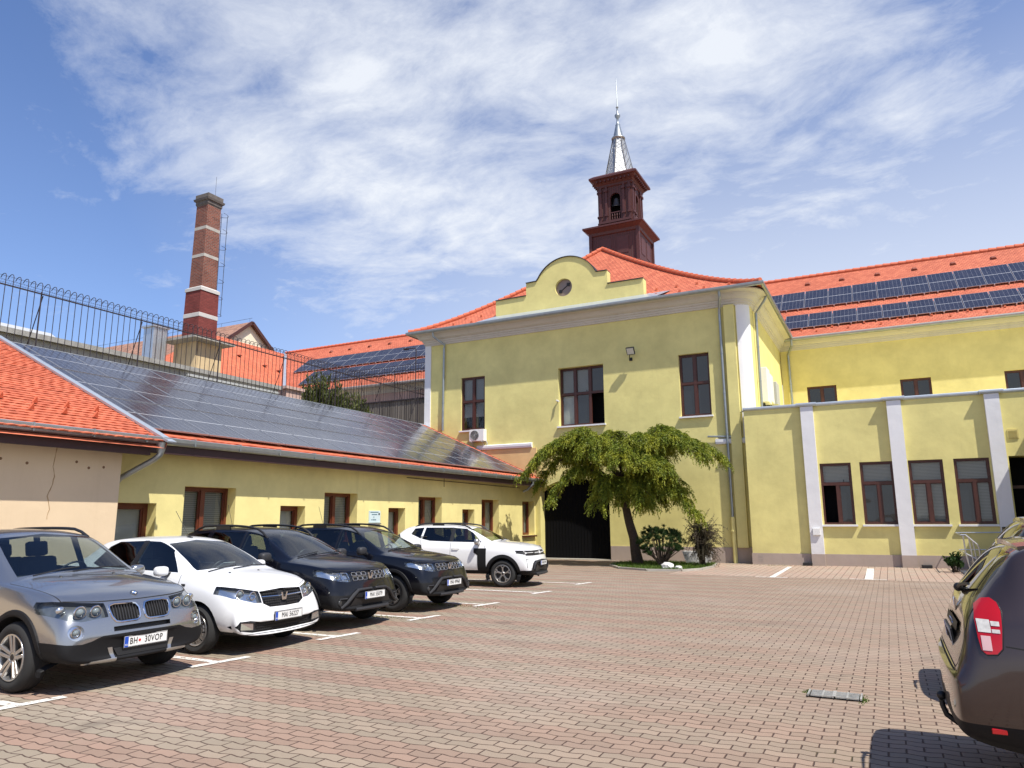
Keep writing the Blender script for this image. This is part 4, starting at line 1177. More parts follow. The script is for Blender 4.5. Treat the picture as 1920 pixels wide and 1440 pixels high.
# plank wall with its own fence, across the far end
pw = thing('plank_wall', 'tall weathered dark plank wall beyond the solar roof, beside the gatehouse', 'wall', (-27, 36, 0))
b = MB(); b.box(-32.5, FX0 - .3, 36.0, 36.15, 0, 9.0)
for k in range(76):
    x = -32.5 + k * .16; b.box(x + .01, x + .14, 35.985 - .012 * (k % 2), 36.0, 0, 8.96)
b.build('planks', M['board'], pw)
b = MB(); b.box(-32.5, FX0 - .3, 35.9, 36.25, 9.0, 9.07); b.build('cap_board', M['iron'], pw)
f2 = thing('iron_fence', 'dark iron bar fence with hooked tops standing on the weathered plank wall', 'fence', (-27, 36.1, 9.05))
x = -32.4
while x < FX0 - .6:
    b = MB(); n = 14
    for i in range(n):
        xx = x + i * .20
        if xx > FX0 - .4: break
        pth = [(xx, 36.1, 9.07), (xx, 36.1, 11.1)] + [(xx + .02 * math.sin(a), 36.1 + .15 - .15 * math.cos(a), 11.15 + .17 * math.sin(a)) for a in np.linspace(0, 2.75, 7)]
        b.tube(pth, .013, 5)
    xe = min(x + n * .20, FX0 - .4)
    b.box(x - .02, xe, 36.08, 36.12, 10.9, 10.935); b.build('bar_panel', M['iron'], f2)
    b = MB(); b.tube([(x, 36.1, 9.05), (x, 36.1, 11.0)], .025, 6); b.tube([(x, 36.1, 10.8), (x + .05, 36.9, 9.1)], .014, 5); b.build('post', M['iron'], f2)
    x += n * .20
b = MB(); b.tube([(-25.0, 35.8, 8.9), (-25.0, 35.8, 12.05), (-25.05, 35.75, 12.15), (-25.5, 35.6, 12.15)], .03, 8); b.box(-25.75, -25.45, 35.5, 35.7, 12.08, 12.16)
tag(b.build('lamp_pole', M['iron']), 'thin dark lamp pole rising in front of the far left roof', 'lamp pole')
# orange roofed wing at right angles
ow = thing('orange_roofed_hall', 'low hall with plain bright orange tiled roof behind the brick chimney', 'building', (-46, 40, 0))
b = MB(); 
def op(y, s): 
    t = s / 8.62; return (-39.15 - 6.85 * t, y, 10.92 + 5.25 * t)
for k in range(10):
    s0, s1 = 8.62 * k / 10, 8.62 * (k + 1) / 10
    ya, yb = 32.3 + 5.7 * k / 10, 32.3 + 5.7 * (k + 1) / 10
    b.quad(op(ya, s0), op(39.2 + 6.8 * k / 10, s0), op(39.2 + 6.8 * (k + 1) / 10, s1), op(yb, s1), uv=[(ya, s0), (39.2 + 6.8 * k / 10, s0), (39.2 + 6.8 * (k + 1) / 10, s1), (yb, s1)])
b.quad(op(38, 8.62), op(46, 8.62), (-53, 46, 10.9), (-53, 32.3, 10.9), uv=[(0, 0), (8, 0), (8, 8), (0, 8)]); b.poly([op(32.3, 0), op(38, 8.62), (-53, 32.3, 10.9)], uv=[(0, 0), (7, 8), (14, 0)])
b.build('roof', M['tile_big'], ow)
b = MB(); b.quad((-39.9, 32.8, 0), (-39.9, 39.9, 0), (-39.9, 39.9, 10.8), (-39.9, 32.8, 10.8)); b.quad((-39.9, 32.8, 0), (-52.2, 32.8, 0), (-52.2, 32.8, 10.9), (-39.9, 32.8, 10.9))
b.build('wall', M['cream'], ow)
b = MB()
vd = Vector((-6.85, 6.8, 5.25)).normalized(); side = vd.cross(Vector((0, 0, 1))).normalized()
b.obox(Vector((-42.6, 42.62, 13.6)), (10.9, .42, .05), vd, side); b.build('valley_flashing', M['flash'], ow)
b = MB(); b.box(-39.25, -39.05, 32.4, 39.2, 10.78, 10.9); b.build('gutter', M['zinc'], ow)
b = MB()
for (y, s) in ((38.6, 5.4), (40.6, 4.6), (41.8, 4.2)): p = Vector(op(y, s)); b.obox(p + Vector((.05, 0, .08)), (.25, .3, .08))
b.build('vent_tiles', plain('dark_vent', (.25, .06, .03), .8), ow)
# brown roofed house with a cream gable
hs = thing('brown_roofed_house', 'house with brown tiled roof and plain cream gable behind the chimney', 'house', (-60, 47, 0))
HX, HY, HZ = -52.0, 47.2, 20.2
b = MB(); b.poly([(HX, HY - 6, 0), (HX, HY + 6, 0), (HX, HY + 6, 15.5), (HX, HY, HZ - .25), (HX, HY - 6, 15.5)]); b.quad((HX, HY - 6, 0), (-96, HY - 6, 0), (-96, HY - 6, 15.5), (HX, HY - 6, 15.5)); b.build('wall', M['cream'], hs)
b = MB()
for s in (-1, 1):
    b.quad((HX + .4, HY + s * 7.2, HZ - 5.75), (-96, HY + s * 7.2, HZ - 5.75), (-96, HY, HZ), (HX + .4, HY, HZ), uv=[(0, 0), (44, 0), (44, 9.2), (0, 9.2)])
hr = b.build('roof', M['tile_old'], hs)
b = MB()
for s in (-1, 1):
    b.bar((HX + .38, HY + s * 7.2, HZ - 5.85), (HX + .38, HY, HZ - .08), .12, .28)
b.build('barge_board', M['wood_brown'], hs)
b = MB(); b.tube([(-96, HY, HZ + .35), (HX + .3, HY, HZ + .35)], .015, 5)
for k in range(12): b.tube([(HX - k * 3.8, HY, HZ), (HX - k * 3.8, HY, HZ + .36)], .012, 5)
b.build('lightning_wire', M['iron'], hr)
b = MB(); b.box(-34.5, -33.7, 24.2, 25.0, 8.0, 11.9)
for k in range(8): b.box(-33.7, -33.66, 24.22 + k * .1, 24.27 + k * .1, 8.0, 11.9)
b.box(-34.6, -33.6, 24.1, 25.1, 11.9, 12.0)
tag(b.build('metal_flue', M['steel']), 'square ribbed metal flue standing left of the brick chimney', 'flue')
b = MB(); b.box(-26, -24.2, 12.2, 14.2, 0, 7.6); b.prism([(-24.2, 12.2, 7.6), (-26, 12.2, 7.6), (-25.2, 12.2, 8.15)], (0, 2.0, 0))
tag(b.build('roof_hut', M['greyplastic']), 'small grey roof hut just above the concrete wall', 'hut')
# chimney
ch = thing('brick_chimney', 'tall square brick chimney with pale bands, caged ladder and wide flat ledge', 'chimney', (-33, 26.46, 0))
CX, CY = -33.0, 26.48
def cring(b, prof, c=(CX, CY)):
    vs = [(c[0] + sx * h, c[1] + sy * h, z) for h, z in prof for sx, sy in ((-1, -1), (1, -1), (1, 1), (-1, 1))]
    b.add(vs, [(i * 4 + k, i * 4 + (k + 1) % 4, (i + 1) * 4 + (k + 1) % 4, (i + 1) * 4 + k) for i in range(len(prof) - 1) for k in range(4)])
b = MB(); cring(b, [(.50, 14.45), (.455, 19.35)]); b.build('upper_shaft', M['brick'], ch)
b = MB(); cring(b, [(.63, 11.2), (.60, 14.4)]); b.build('lower_shaft', M['brickred'], ch)
b = MB(); cring(b, [(.64, 14.22), (.645, 14.40), (.50, 14.50)]); b.build('band', M['bandwhite'], ch)
b = MB(); cring(b, [(.618, 12.72), (.632, 12.74), (.628, 12.94), (.61, 12.96)]); b.build('band', M['bandwhite'], ch)
for z in (16.22, 17.86):
    b = MB(); h = .485 - (z - 15.5) * .010; cring(b, [(h - .03, z), (h + .012, z + .01), (h + .01, z + .19), (h - .03, z + .2)]); b.build('band', M['concrete'], ch)
b = MB(); cring(b, [(.45, 19.3), (.47, 19.35), (.50, 19.4), (.50, 19.56), (.57, 19.6), (.60, 19.72), (.52, 19.74), (.52, 19.98), (.50, 20.0), (.32, 20.0), (.32, 19.5)]); b.build('cap', plain('sooty_cap', (.12, .105, .095), .9, var=.25, scale=5), ch)
b = MB(); cring(b, [(.6, 11.18), (1.35, 11.32), (1.36, 11.45), (.6, 11.62)]); b.build('ledge', M['concrete'], ch)
b = MB(); cring(b, [(.86, 0), (.86, 11.25)]); b.build('base', plaster('stained_base', (.62, .47, .27), stain=(.10, .075, .05), amt=.15, streak=.55), ch)
b = MB(); lx, ly = CX + .12, CY + .66
for dy in (-.18, .18): b.tube([(lx + dy, ly + .04, 12.0), (lx + dy, ly, 19.2)], .016, 5)
for k in range(26): b.tube([(lx - .18, ly + .03, 12.2 + k * .27), (lx + .18, ly + .03, 12.2 + k * .27)], .01, 4)
for a in (-50, 0, 50):
    o = (lx + .34 * math.sin(math.radians(a)), ly + .55 * math.cos(math.radians(a)))
    b.tube([(o[0], o[1], 13.2), (o[0], o[1], 19.2)], .013, 4)
for k in range(7):
    z = 13.2 + k * 1.0; b.tube([(lx + .34 * math.sin(math.radians(a)), ly + .55 * math.cos(math.radians(a)), z) for a in range(-90, 91, 20)], .013, 4)
b.build('ladder', plain('blue_grey_iron', (.05, .07, .12), .6), ch)
b = MB(); b.tube([(CX + .2, CY + .2, 20), (CX + .2, CY + .2, 21.3)], .01, 4); b.build('lightning_rod', M['iron'], ch)

# ------------------------------------------------------------------ single storey annex on the right
an = thing('flat_roofed_annex', 'single storey yellow annex with white pilasters, flat roof and paired windows', 'building', (4, 30, 0))
AY = 29.35; KA = AY / 28.5
class FrameA(Frame2):      # annex frontage: measured on a nearer line, set back to its true depth
    def __call__(s, u, z, d=0.0): return (u * KA, AY + d, max(0.0, 1.72 + (z - 1.72) * KA) if z > .001 else 0.0)
FA = FrameA((0, AY), (1, 0), (0, -1)); A0, A1 = -4.62, 16.0; RZA = 1.72 + (5.8 - 1.72) * KA
aw = [(-2.08, -1.05), (-.77, .29), (.75, 1.79), (2.10, 3.12)]
b = MB(); wall_face(b, FA, A0, A1, .46, 5.80, [(a, c, 1.49, 3.66, .12) for a, c in aw] + [(3.66, 6.2, .46, 3.68, .9)])
b.quad((A0 * KA, AY, 0), (A0 * KA, 39.9, 0), (A0 * KA, 39.9, RZA), (A0 * KA, AY, RZA)); b.quad((A0 * KA, AY, RZA - .03), (A1, AY, RZA - .03), (A1, 39.9, RZA - .03), (A0 * KA, 39.9, RZA - .03))
b.build('wall', M['yellow'], an)
b = MB(); fbox(b, FA, A0 - .02, 3.6, 0, .46, -.035, .1); b.build('plinth', M['plinth'], an)
pils = [(-2.57, -2.14), (.27, .72), (3.18, 3.60), (6.2, 6.65)]
for (a, c) in pils:
    b = MB(); fbox(b, FA, a, c, .46, 5.76, -.17, .02); p_ = b.build('pilaster', M['white'], an)
    b = MB(); fbox(b, FA, a - .005, c + .005, 0, .46, -.185, .02); b.build('pilaster_base', M['plinth'], p_)
# coping with a gutter edge that steps round the pilasters
pth = [(A0 * KA - .02, AY)]
for (a, c) in pils: pth += [(a * KA - .08, AY), (a * KA - .08, AY - .17), (c * KA + .08, AY - .17), (c * KA + .08, AY)]
pth += [(A1, AY)]
b = MB(); sweep(b, pth, [(0, RZA - .03), (.03, RZA - .02), (.055, RZA), (.065, RZA + .03), (.065, RZA + .08), (.05, RZA + .10), (-.2, RZA + .12)]); b.build('coping', M['flash'], an)
pz = [{'*': 'halfblind', (0, 0): 'open', (1, 0): 'dark', (0, 1): 'blind'}, {'*': 'dark', (0, 1): 'blind'}, {'*': 'blind'}, {'*': 'blind', (0, 0): 'dark'}]
for (a, c), pnl in zip(aw, pz):
    window(an, FA, a, c, 1.49, 3.66, .12, [[.52], []], [.655], panes=pnl, fw=.065, mull=.055, mat='wood_brown')
b = MB()
fbox(b, FA, 3.66, 6.2, .46, 3.68, .88, .9); b.build('entrance_door', M['gate'], an)
b = MB()
for u in (3.66, 4.4, 5.2, 6.12): fbox(b, FA, u, u + .08, .46, 3.66, .80, .88)
fbox(b, FA, 3.66, 6.2, 2.65, 2.75, .80, .88); b.build('door_frame', M['wood_brown'], an)
b = MB(); fbox(b, FA, 3.72, 4.02, 4.25, 4.56, -.03, .0)
v_ = b.build('vent_grille', plain('yellow_vent', (.62, .53, .2), .7), an)
b = MB()
for k in range(6): fbox(b, FA, 3.755, 3.985, 4.285 + k * .042, 4.30 + k * .042, -.045, -.028)
b.build('louvre', plain('yellow_louvre', (.50, .43, .16), .7), v_)
b = MB()
for i in range(4):
    for k in range(4): fbox(b, FA, -4.42 + i * .05, -4.40 + i * .05, .18 + k * .06, .205 + k * .06, -.041, -.034)
b.build('air_brick', M['concrete'], an)
# other wing of the yard, beyond the right edge of the view: its eaves shade the ramp
yw = thing('yard_wing', 'yellow flat roofed range closing the right side of the yard', 'building', (9, 24, 0))
b = MB(); b.box(5.35, 16, 21.5, 29.2, 0, 5.85); b.build('wall', M['yellow'], yw)
b = MB(); b.box(5.2, 16, 21.3, 29.2, 5.85, 5.97); b.build('coping', M['flash'], yw)

# ------------------------------------------------------------------ things on and beside the walls
def acbox(parent_label, c, name):
    t = thing(name, parent_label, 'air conditioner', c)
    x, y, z = c
    b = MB(); b.box(x - .40, x + .40, y - .32, y - .02, z, z + .56); b.build('casing', M['whiteplastic'], t, bevel=.015)
    b = MB(); b.lathe([(.0, 0), (.235, 0)], (x - .1, y - .323, z + .28), 'Y', 24); b.build('fan', M['black'], t)
    b = MB()
    for r in (.05, .1, .15, .2, .235):
        b.tube([(x - .1 + r * math.cos(a), y - .332, z + .28 + r * math.sin(a)) for a in np.linspace(0, 2 * PI, 25)], .005, 4)
    for a in np.linspace(0, 2 * PI, 13): b.bar((x - .1, y - .332, z + .28), (x - .1 + .235 * math.cos(a), y - .332, z + .28 + .235 * math.sin(a)), .005, .005)
    b.build('fan_grille', M['greyplastic'], t)
    b = MB()
    for dx in (-.28, .28): b.bar((x + dx, y, z - .02), (x + dx, y - .36, z - .02), .04, .03); b.bar((x + dx, y, z - .3), (x + dx, y - .3, z - .03), .03, .02)
    b.tube([(x + .36, y - .1, z + .1), (x + .45, y - .06, z - .1), (x + .4, y - .03, z - .45), (x + .2, y - .02, z - .6)], .025, 6)
    b.build('bracket', M['greyplastic'], t)
acbox('white air conditioner under the leftmost gatehouse window', (-17.1, FY, 5.40), 'air_conditioner')
def inverter(y0, y1, z0, z1, d, mat, label):
    t = thing('inverter_box', label, 'electrical box', (FX1, (y0 + y1) / 2, z0), group='electrical boxes on the gatehouse side wall')
    b = MB(); b.box(FX1 + .04, FX1 + d, y0, y1, z0, z1); b.build('casing', mat, t, bevel=.02)
    b = MB(); b.box(FX1, FX1 + .06, y0 + .1, y1 - .1, z0 - .35, z0 + .1)
    for k in range(4): b.tube([(FX1 + .12, y0 + .15 + k * .12, z0), (FX1 + .10, y0 + .15 + k * .12, z0 - .3), (FX1 + .1, y0 + .1 + k * .05, z0 - 1.6)], .018, 6)
    b.build('cabling', M['black'], t)
inverter(31.6, 32.5, 6.55, 8.05, .34, M['whiteplastic'], 'tall white electrical box nearest the corner on the gatehouse side wall')
inverter(32.7, 33.5, 6.7, 7.95, .34, M['whiteplastic'], 'white electrical box in the middle of the gatehouse side wall row')
inverter(33.9, 34.8, 6.75, 7.8, .42, M['greyplastic'], 'grey electrical box farthest from the corner on the gatehouse side wall')
fl = thing('floodlight', 'square black floodlight on the upper gatehouse wall', 'floodlight', (-9.40, FY, 8.7))
b = MB(); U = Vector((1, 0, 0)); W_ = Vector((0, -.82, -.57)).normalized(); V_ = W_.cross(U)
c = Vector((-9.36, FY - .34, 8.92)); b.obox(c, (.36, .34, .09), U, V_, W_)
b.build('housing', M['black'], fl, bevel=.01)
b = MB(); b.obox(c + W_ * .047, (.30, .28, .006), U, V_, W_); b.build('diffuser', plain('floodlight_glass', (.62, .62, .58), .25), fl)
b = MB(); b.tube([(-9.46, FY, 8.62), (-9.46, FY - .2, 8.66), (-9.40, FY - .33, 8.86)], .02, 6); b.box(-9.53, -9.39, FY - .03, FY, 8.55, 8.69); b.build('bracket', M['black'], fl)
cm = thing('security_camera', 'small white camera at the left edge of the wide gatehouse window', 'camera', (-13.0, FY, 7.0))
b = MB(); b.tube([(-12.99, FY, 7.02), (-12.99, FY - .07, 7.02)], .025, 8); b.tube([(-13.02, FY - .07, 7.06), (-12.86, FY - .2, 7.0)], .04, 10); b.build('body', M['whiteplastic'], cm)
def wsign(y0, y1, z0, z1, name, label):
    t = thing(name, label, 'sign', (LX, (y0 + y1) / 2, z0))
    b = MB(); b.box(LX, LX + .03, y0, y1, z0, z1); b.build('board', plain('pale_blue_board', (.55, .66, .68), .35), t)
    b = MB()
    b.box(LX + .03, LX + .032, y0 + .05, y1 - .1, z1 - .06, z1 - .03); b.box(LX + .03, LX + .032, y0 + .12, y1 - .16, z1 - .13, z1 - .10)
    b.box(LX + .03, LX + .032, y0 + .16, y0 + .34, z0 + .07, z0 + .10); b.box(LX + .03, LX + .032, y0 + .10, y0 + .14, z0 + .07, z0 + .10); b.box(LX + .03, LX + .032, y0 + .21, y0 + .24, z0 + .14, z0 + .19)
    b.build('print', plain('sign_print', (.10, .18, .22), .5), t)
    b = MB(); b.lathe([(0, .004), (.035, .004), (.035, 0)], (LX + .03, y1 - .07, z1 - .10), 'X', 14); b.build('dark_spot', M['black'], t)
    b = MB(); b.box(LX, LX + .06, y0 - .02, y1 + .02, z0 - .05, z0 - .012); b.build('ledge', M['steel'], t)
wsign(17.95, 18.5, 1.66, 2.02, 'information_board', 'small pale blue notice board on the low yellow wall between two windows')
b = MB(); fbox(b, FA, -2.47, -2.22, 1.12, 1.36, -.24, -.17); fbox(b, FA, -2.46, -2.23, 1.13, 1.35, -.25, -.24)
tag(b.build('meter_box', M['whiteplastic']), 'small white meter box on the white pilaster nearest the gatehouse', 'meter box')
for (x, lab) in ((-2.72, 'black bait box at the foot of the pilaster nearest the gatehouse'), (.98, 'black bait box at the foot of the middle pilaster')):
    b = MB(); b.box(x * KA - .16, x * KA + .16, AY - .32, AY - .06, .006, .11)
    tag(b.build('bait_box', M['black'], bevel=.012), lab, 'bait box', 'bait boxes along the annex wall')
hr_ = thing('handrail', 'bent steel tube handrail beside the ramp at the annex entrance', 'handrail', (2.2, 27.2, 0))
b = MB(); HYa, HYb = 26.6, 28.2
for y in (26.6,):
    b.tube([(1.92, y, 1.18), (2.05, y, 1.18), (2.32, y - .02, .90), (2.36, y - .02, .80), (2.40, y, .05)], .024, 8)
    b.tube([(1.98, y, 1.17), (2.00, y, .62), (2.10, y, .0)], .022, 8)
    b.tube([(2.00, y, .62), (2.37, y, .40)], .02, 8); b.tube([(2.12, y, 1.10), (2.20, y, .0)], .02, 8)
    b.tube([(2.22, y, 1.0), (2.30, y, .0)], .02, 8)
b.tube([(1.92, 26.6, 1.18), (1.95, 29.1, 1.20), (3.6, 29.1, 1.22)], .02, 8); b.tube([(2.0, 26.6, .62), (2.0, 29.1, .64), (3.6, 29.1, .66)], .018, 8)
b.build('rail', M['steel'], hr_)
b = MB(); b.box(2.3, 5.2, 26.9, 29.1, 0, .28); tag(b.build('entrance_ramp', M['concrete']), 'low concrete ramp at the annex entrance', 'ramp')
b = MB(); b.box(3.1, 3.5, 27.0, 27.4, .28, 1.42); tag(b.build('dark_bin', M['black'], bevel=.03), 'black bin by the annex entrance behind the parked cars', 'bin')
# drain grate in the paving
dg = thing('drain_grate', 'rectangular rusty drain grate with weeds set in the paving', 'drain', (-.62, 8.1, 0))
b = MB(); b.box(-.87, -.38, 7.985, 8.235, .003, .012); b.build('pit', M['gate'], dg)
b = MB()
for k in range(7): b.box(-.84, -.41, 7.995 + k * .035, 8.012 + k * .035, .012, .026)
for x in (-.87, -.74, -.63, -.52, -.40): b.box(x, x + .016, 7.985, 8.235, .012, .028)
b.box(-.645, -.615, 7.985, 8.235, .012, .030)
b.build('grating', plain('worn_iron', (.45, .44, .40), .55, .5, var=.3, scale=20), dg)

# ------------------------------------------------------------------ plants
def leaf(b, p, d, up, L, w):
    d = Vector(d).normalized(); s = d.cross(up)
    if s.length < 1e-3: s = d.cross(Vector((1, .2, 0)))
    s.normalize(); p = Vector(p)
    b.add([p - s * w * .35, p + s * w * .35, p + d * L * .55 + s * w * .5, p + d * L, p + d * L * .55 - s * w * .5], [(0, 1, 2, 3, 4)])

def cedar():
    t = thing('weeping_cedar', 'weeping conifer with umbrella shaped yellow green crown beside the dark archway', 'tree', (-8.75, 27.2, 0))
    rr = random.Random(21)
    br = MB(); lf = MB()
    T0 = Vector((-8.62, 27.2, 0)); trunk = [T0, T0 + Vector((-.08, 0, .5)), T0 + Vector((-.13, 0, 1.0)), T0 + Vector((-.30, 0, 1.6)), T0 + Vector((-.42, -.05, 2.3)), T0 + Vector((-.38, 0, 3.0)), T0 + Vector((-.55, .05, 3.7)), T0 + Vector((-.7, .0, 4.4))]
    br.tube(trunk, [.235, .20, .185, .165, .15, .13, .10, .05], 12)
    def limb(p0, p1, arch, droop, r0):
        p0 = Vector(p0); p1 = Vector(p1); n = 12; pts = []
        for i in range(n + 1):
            s = i / n; p = p0.lerp(p1, s); p.z += arch * math.sin(PI * min(1, s * 1.0)) - droop * max(0, s - .62) ** 2 * 6
            p += Vector((rr.uniform(-.04, .04), rr.uniform(-.04, .04), rr.uniform(-.03, .03))); pts.append(p)
        br.tube(pts, [r0 * (1 - .85 * i / n) + .008 for i in range(n + 1)], 6)
        return pts
    def strand(p, d, L):
        """a hanging twig clothed in needles"""
        n = max(4, int(L / .05)); q = Vector(p); v = Vector(d).normalized(); st = L / n; pts = [q.copy()]
        for i in range(n):
            v = (v + Vector((rr.uniform(-.10, .10), rr.uniform(-.10, .10), -.30))).normalized(); q = q + v * st; pts.append(q.copy())
        for i, a in enumerate(pts[:-1]):
            for _ in range(2):
                dd = (pts[i + 1] - a).normalized() * .9 + Vector((rr.uniform(-.75, .75), rr.uniform(-.75, .75), rr.uniform(-.35, .5)))
                leaf(lf, a, dd, Vector((rr.uniform(-1, 1), rr.uniform(-1, 1), rr.uniform(-1, 1))), rr.uniform(.055, .105), rr.uniform(.020, .034))
    def clothe(pts, dens, smin, L0, L1, wide):
        n = len(pts) - 1
        for i in range(int(n * smin), n + 1):
            for _ in range(dens):
                a = pts[i].copy(); s = i / n
                d = (pts[min(i + 1, n)] - pts[max(i - 1, 0)]); d.z = 0
                if d.length < 1e-3: d = Vector((1, 0, 0))
                d.normalize(); sd = Vector((-d.y, d.x, 0)) * rr.choice((-1, 1)); w = wide * (1.1 - .55 * s) * rr.uniform(.15, 1)
                e = a + sd * w + d * rr.uniform(-.1, .35) + Vector((0, 0, .10 * rr.uniform(-.5, 1) - .22 * w))
                m = 5; spr = []
                for k in range(m + 1):
                    u = k / m; q = a.lerp(e, u); q.z += .12 * math.sin(PI * u) - .10 * u * u; spr.append(q)
                br.tube(spr, [.012, .010, .008, .006, .005, .003], 4, False)
                for k in range(m + 1):
                    for _2 in range(2):
                        strand(spr[k] + Vector((rr.uniform(-.05, .05), rr.uniform(-.05, .05), .02)), Vector((sd.x * .6 + d.x * .6 + rr.uniform(-.5, .5), sd.y * .6 + d.y * .6 + rr.uniform(-.5, .5), rr.uniform(.0, .5))), rr.uniform(L0, L1) * (.5 + .5 * u))
    C0 = T0 + Vector((-.42, 0, 2.5)); C1 = T0 + Vector((-.45, 0, 3.2)); C2 = T0 + Vector((-.6, 0, 3.9))
    X = lambda x, y, z: (x, y, z)
    limbs = [ # start, end, arch, droop, r
        (C1, X(-12.75, 26.6, 4.35), .75, .9, .075), (C1, X(-12.0, 25.7, 4.6), .75, .7, .07), (C2, X(-11.6, 27.6, 5.0), .55, .5, .06), (C2, X(-10.9, 26.3, 5.25), .45, .45, .05), (C2, X(-9.6, 27.4, 5.15), .40, .3, .05),
        (C2, X(-9.9, 25.7, 4.55), .55, .5, .05), (C1, X(-8.6, 25.3, 4.15), .6, .5, .055), (C2, X(-7.7, 26.3, 4.75), .4, .35, .05),
        (C1, X(-6.4, 26.3, 4.85), .55, .5, .065), (C2, X(-6.9, 27.6, 5.15), .5, .4, .06), (C1, X(-5.35, 26.9, 4.35), .75, .55, .07), (C1, X(-5.9, 25.9, 4.45), .65, .6, .06), (C0, X(-7.0, 25.5, 3.9), .6, .6, .06),
        (C0, X(-11.4, 26.0, 3.25), .75, .8, .06), (C0, X(-6.35, 26.5, 2.55), .75, .7, .055), (C0, X(-7.9, 25.9, 2.75), .5, .5, .045), (C0, X(-9.6, 25.9, 2.75), .55, .6, .05), (C0, X(-7.3, 27.8, 2.9), .5, .4, .045), (C0, X(-10.0, 27.9, 3.2), .5, .5, .045), (C0, X(-8.4, 27.3, 2.45), .2, .2, .035), (C0, X(-12.6, 27.2, 3.9), .9, .8, .06), (C0, X(-7.2, 26.2, 3.2), .6, .6, .045), (C0, X(-8.9, 26.4, 2.9), .5, .5, .04), (C0, X(-8.0, 28.3, 2.8), .5, .4, .04)]
    for i, (a, e, ar, dr, r) in enumerate(limbs):
        low = i >= 13
        pts = limb(a, e, ar, dr, r)
        clothe(pts, 6 if not low else 5, .28 if not low else .35, .20, .60 if not low else .62, .90 if not low else .6)
    br.build('trunk', M['bark'], t, smooth=True); lf.build('crown', M['cedar'], t, fixn=False)
    return t
cedar()

def shrub(name, label, cat, base, size, n_st, leafmat, barkmat, leafL, leafW, n_leaf, seed, shape='round', up=.35, stemr=.014):
    t = thing(name, label, cat, base)
    rr = random.Random(seed); br = MB(); lf = MB(); B = Vector(base)
    for i in range(n_st):
        a = rr.uniform(0, 2 * PI); q = math.sqrt(rr.random())
        if shape == 'round': tip = B + Vector((size[0] * q * math.cos(a), size[1] * q * math.sin(a), size[2] * (1 - .55 * q * q) * rr.uniform(.75, 1.05)))
        elif shape == 'mop':
            tip = B + Vector((size[0] * (.35 + .65 * q) * math.cos(a), size[1] * (.35 + .65 * q) * math.sin(a), size[2] * rr.uniform(.45, .95)))
        p0 = B + Vector((rr.uniform(-.08, .08), rr.uniform(-.08, .08), 0)); n = 8; pts = []
        for k in range(n + 1):
            s = k / n; p = p0.lerp(tip, s)
            p.x = p0.x + (tip.x - p0.x) * s ** 1.4; p.y = p0.y + (tip.y - p0.y) * s ** 1.4
            if shape == 'mop': p.z += size[2] * .35 * math.sin(PI * s ** 1.3)
            p += Vector((rr.uniform(-.03, .03), rr.uniform(-.03, .03), 0)); pts.append(p)
        br.tube(pts, [stemr * (1 - .8 * k / n) + .002 for k in range(n + 1)], 5)
        for k in range(n_leaf):
            s = rr.uniform(.35, 1.0) ** .7; f = s * n; j = min(n - 1, int(f)); p = pts[j].lerp(pts[j + 1], f - j)
            d = (pts[j + 1] - pts[j]).normalized()
            dd = d * rr.uniform(.1, .9) + Vector((rr.uniform(-1, 1), rr.uniform(-1, 1), rr.uniform(-.4, .8) + up))
            off = Vector((rr.uniform(-1, 1), rr.uniform(-1, 1), rr.uniform(-1, 1))) * .05
            leaf(lf, p + off, dd, Vector((rr.uniform(-1, 1), rr.uniform(-1, 1), rr.uniform(-1, 1))), leafL * rr.uniform(.6, 1.3), leafW * rr.uniform(.7, 1.3))
    br.build('stems', barkmat, t); lf.build('foliage', leafmat, t, fixn=False)
    return t
def tuft(lf, rr, p, axis, n, L, w):
    for _ in range(n):
        d = axis * rr.uniform(.35, 1.0) + Vector((rr.uniform(-1, 1), rr.uniform(-1, 1), rr.uniform(-.6, 1)))
        leaf(lf, p + Vector((rr.uniform(-1, 1), rr.uniform(-1, 1), rr.uniform(-1, 1))) * .035, d, Vector((rr.uniform(-1, 1), rr.uniform(-1, 1), rr.uniform(-1, 1))), L * rr.uniform(.6, 1.2), w)
def dwarf_pine():
    B = Vector((-7.45, 26.3, .02)); t = thing('dwarf_pine', 'round dark green dwarf pine on bare stems below the weeping conifer', 'shrub', B)
    rr = random.Random(5); br = MB(); lf = MB(); C = B + Vector((0, 0, .78))
    lobes = [Vector((rr.uniform(-1, 1), rr.uniform(-1, 1), rr.uniform(-.1, 1))).normalized() for _ in range(16)]
    for i in range(230):
        u = Vector((rr.gauss(0, 1), rr.gauss(0, 1), rr.gauss(0, 1))).normalized()
        if u.z < -.62: u.z = -u.z
        bump_ = 1 + .16 * max(0, max(u.dot(l) for l in lobes) - .80) / .2 - .06 + (.16 if u.z > .8 and u.x < .1 else 0)
        q = rr.uniform(.62, 1.0) ** .6 * bump_
        p = C + Vector((u.x * .86 * q, u.y * .78 * q, u.z * .56 * q))
        if p.z < .34: p.z = .34 + rr.uniform(0, .1)
        tuft(lf, rr, p, (u + Vector((0, 0, .9))).normalized(), 44, .105, .014)
        if i % 5 == 0:
            m = B + Vector((u.x * .30, u.y * .28, .32)); br.tube([B + Vector((rr.uniform(-.12, .12), rr.uniform(-.1, .1), 0)), m, p], [.028, .020, .006], 6)
    br.build('stems', M['bark'], t); lf.build('foliage', M['pine'], t, fixn=False)
dwarf_pine()
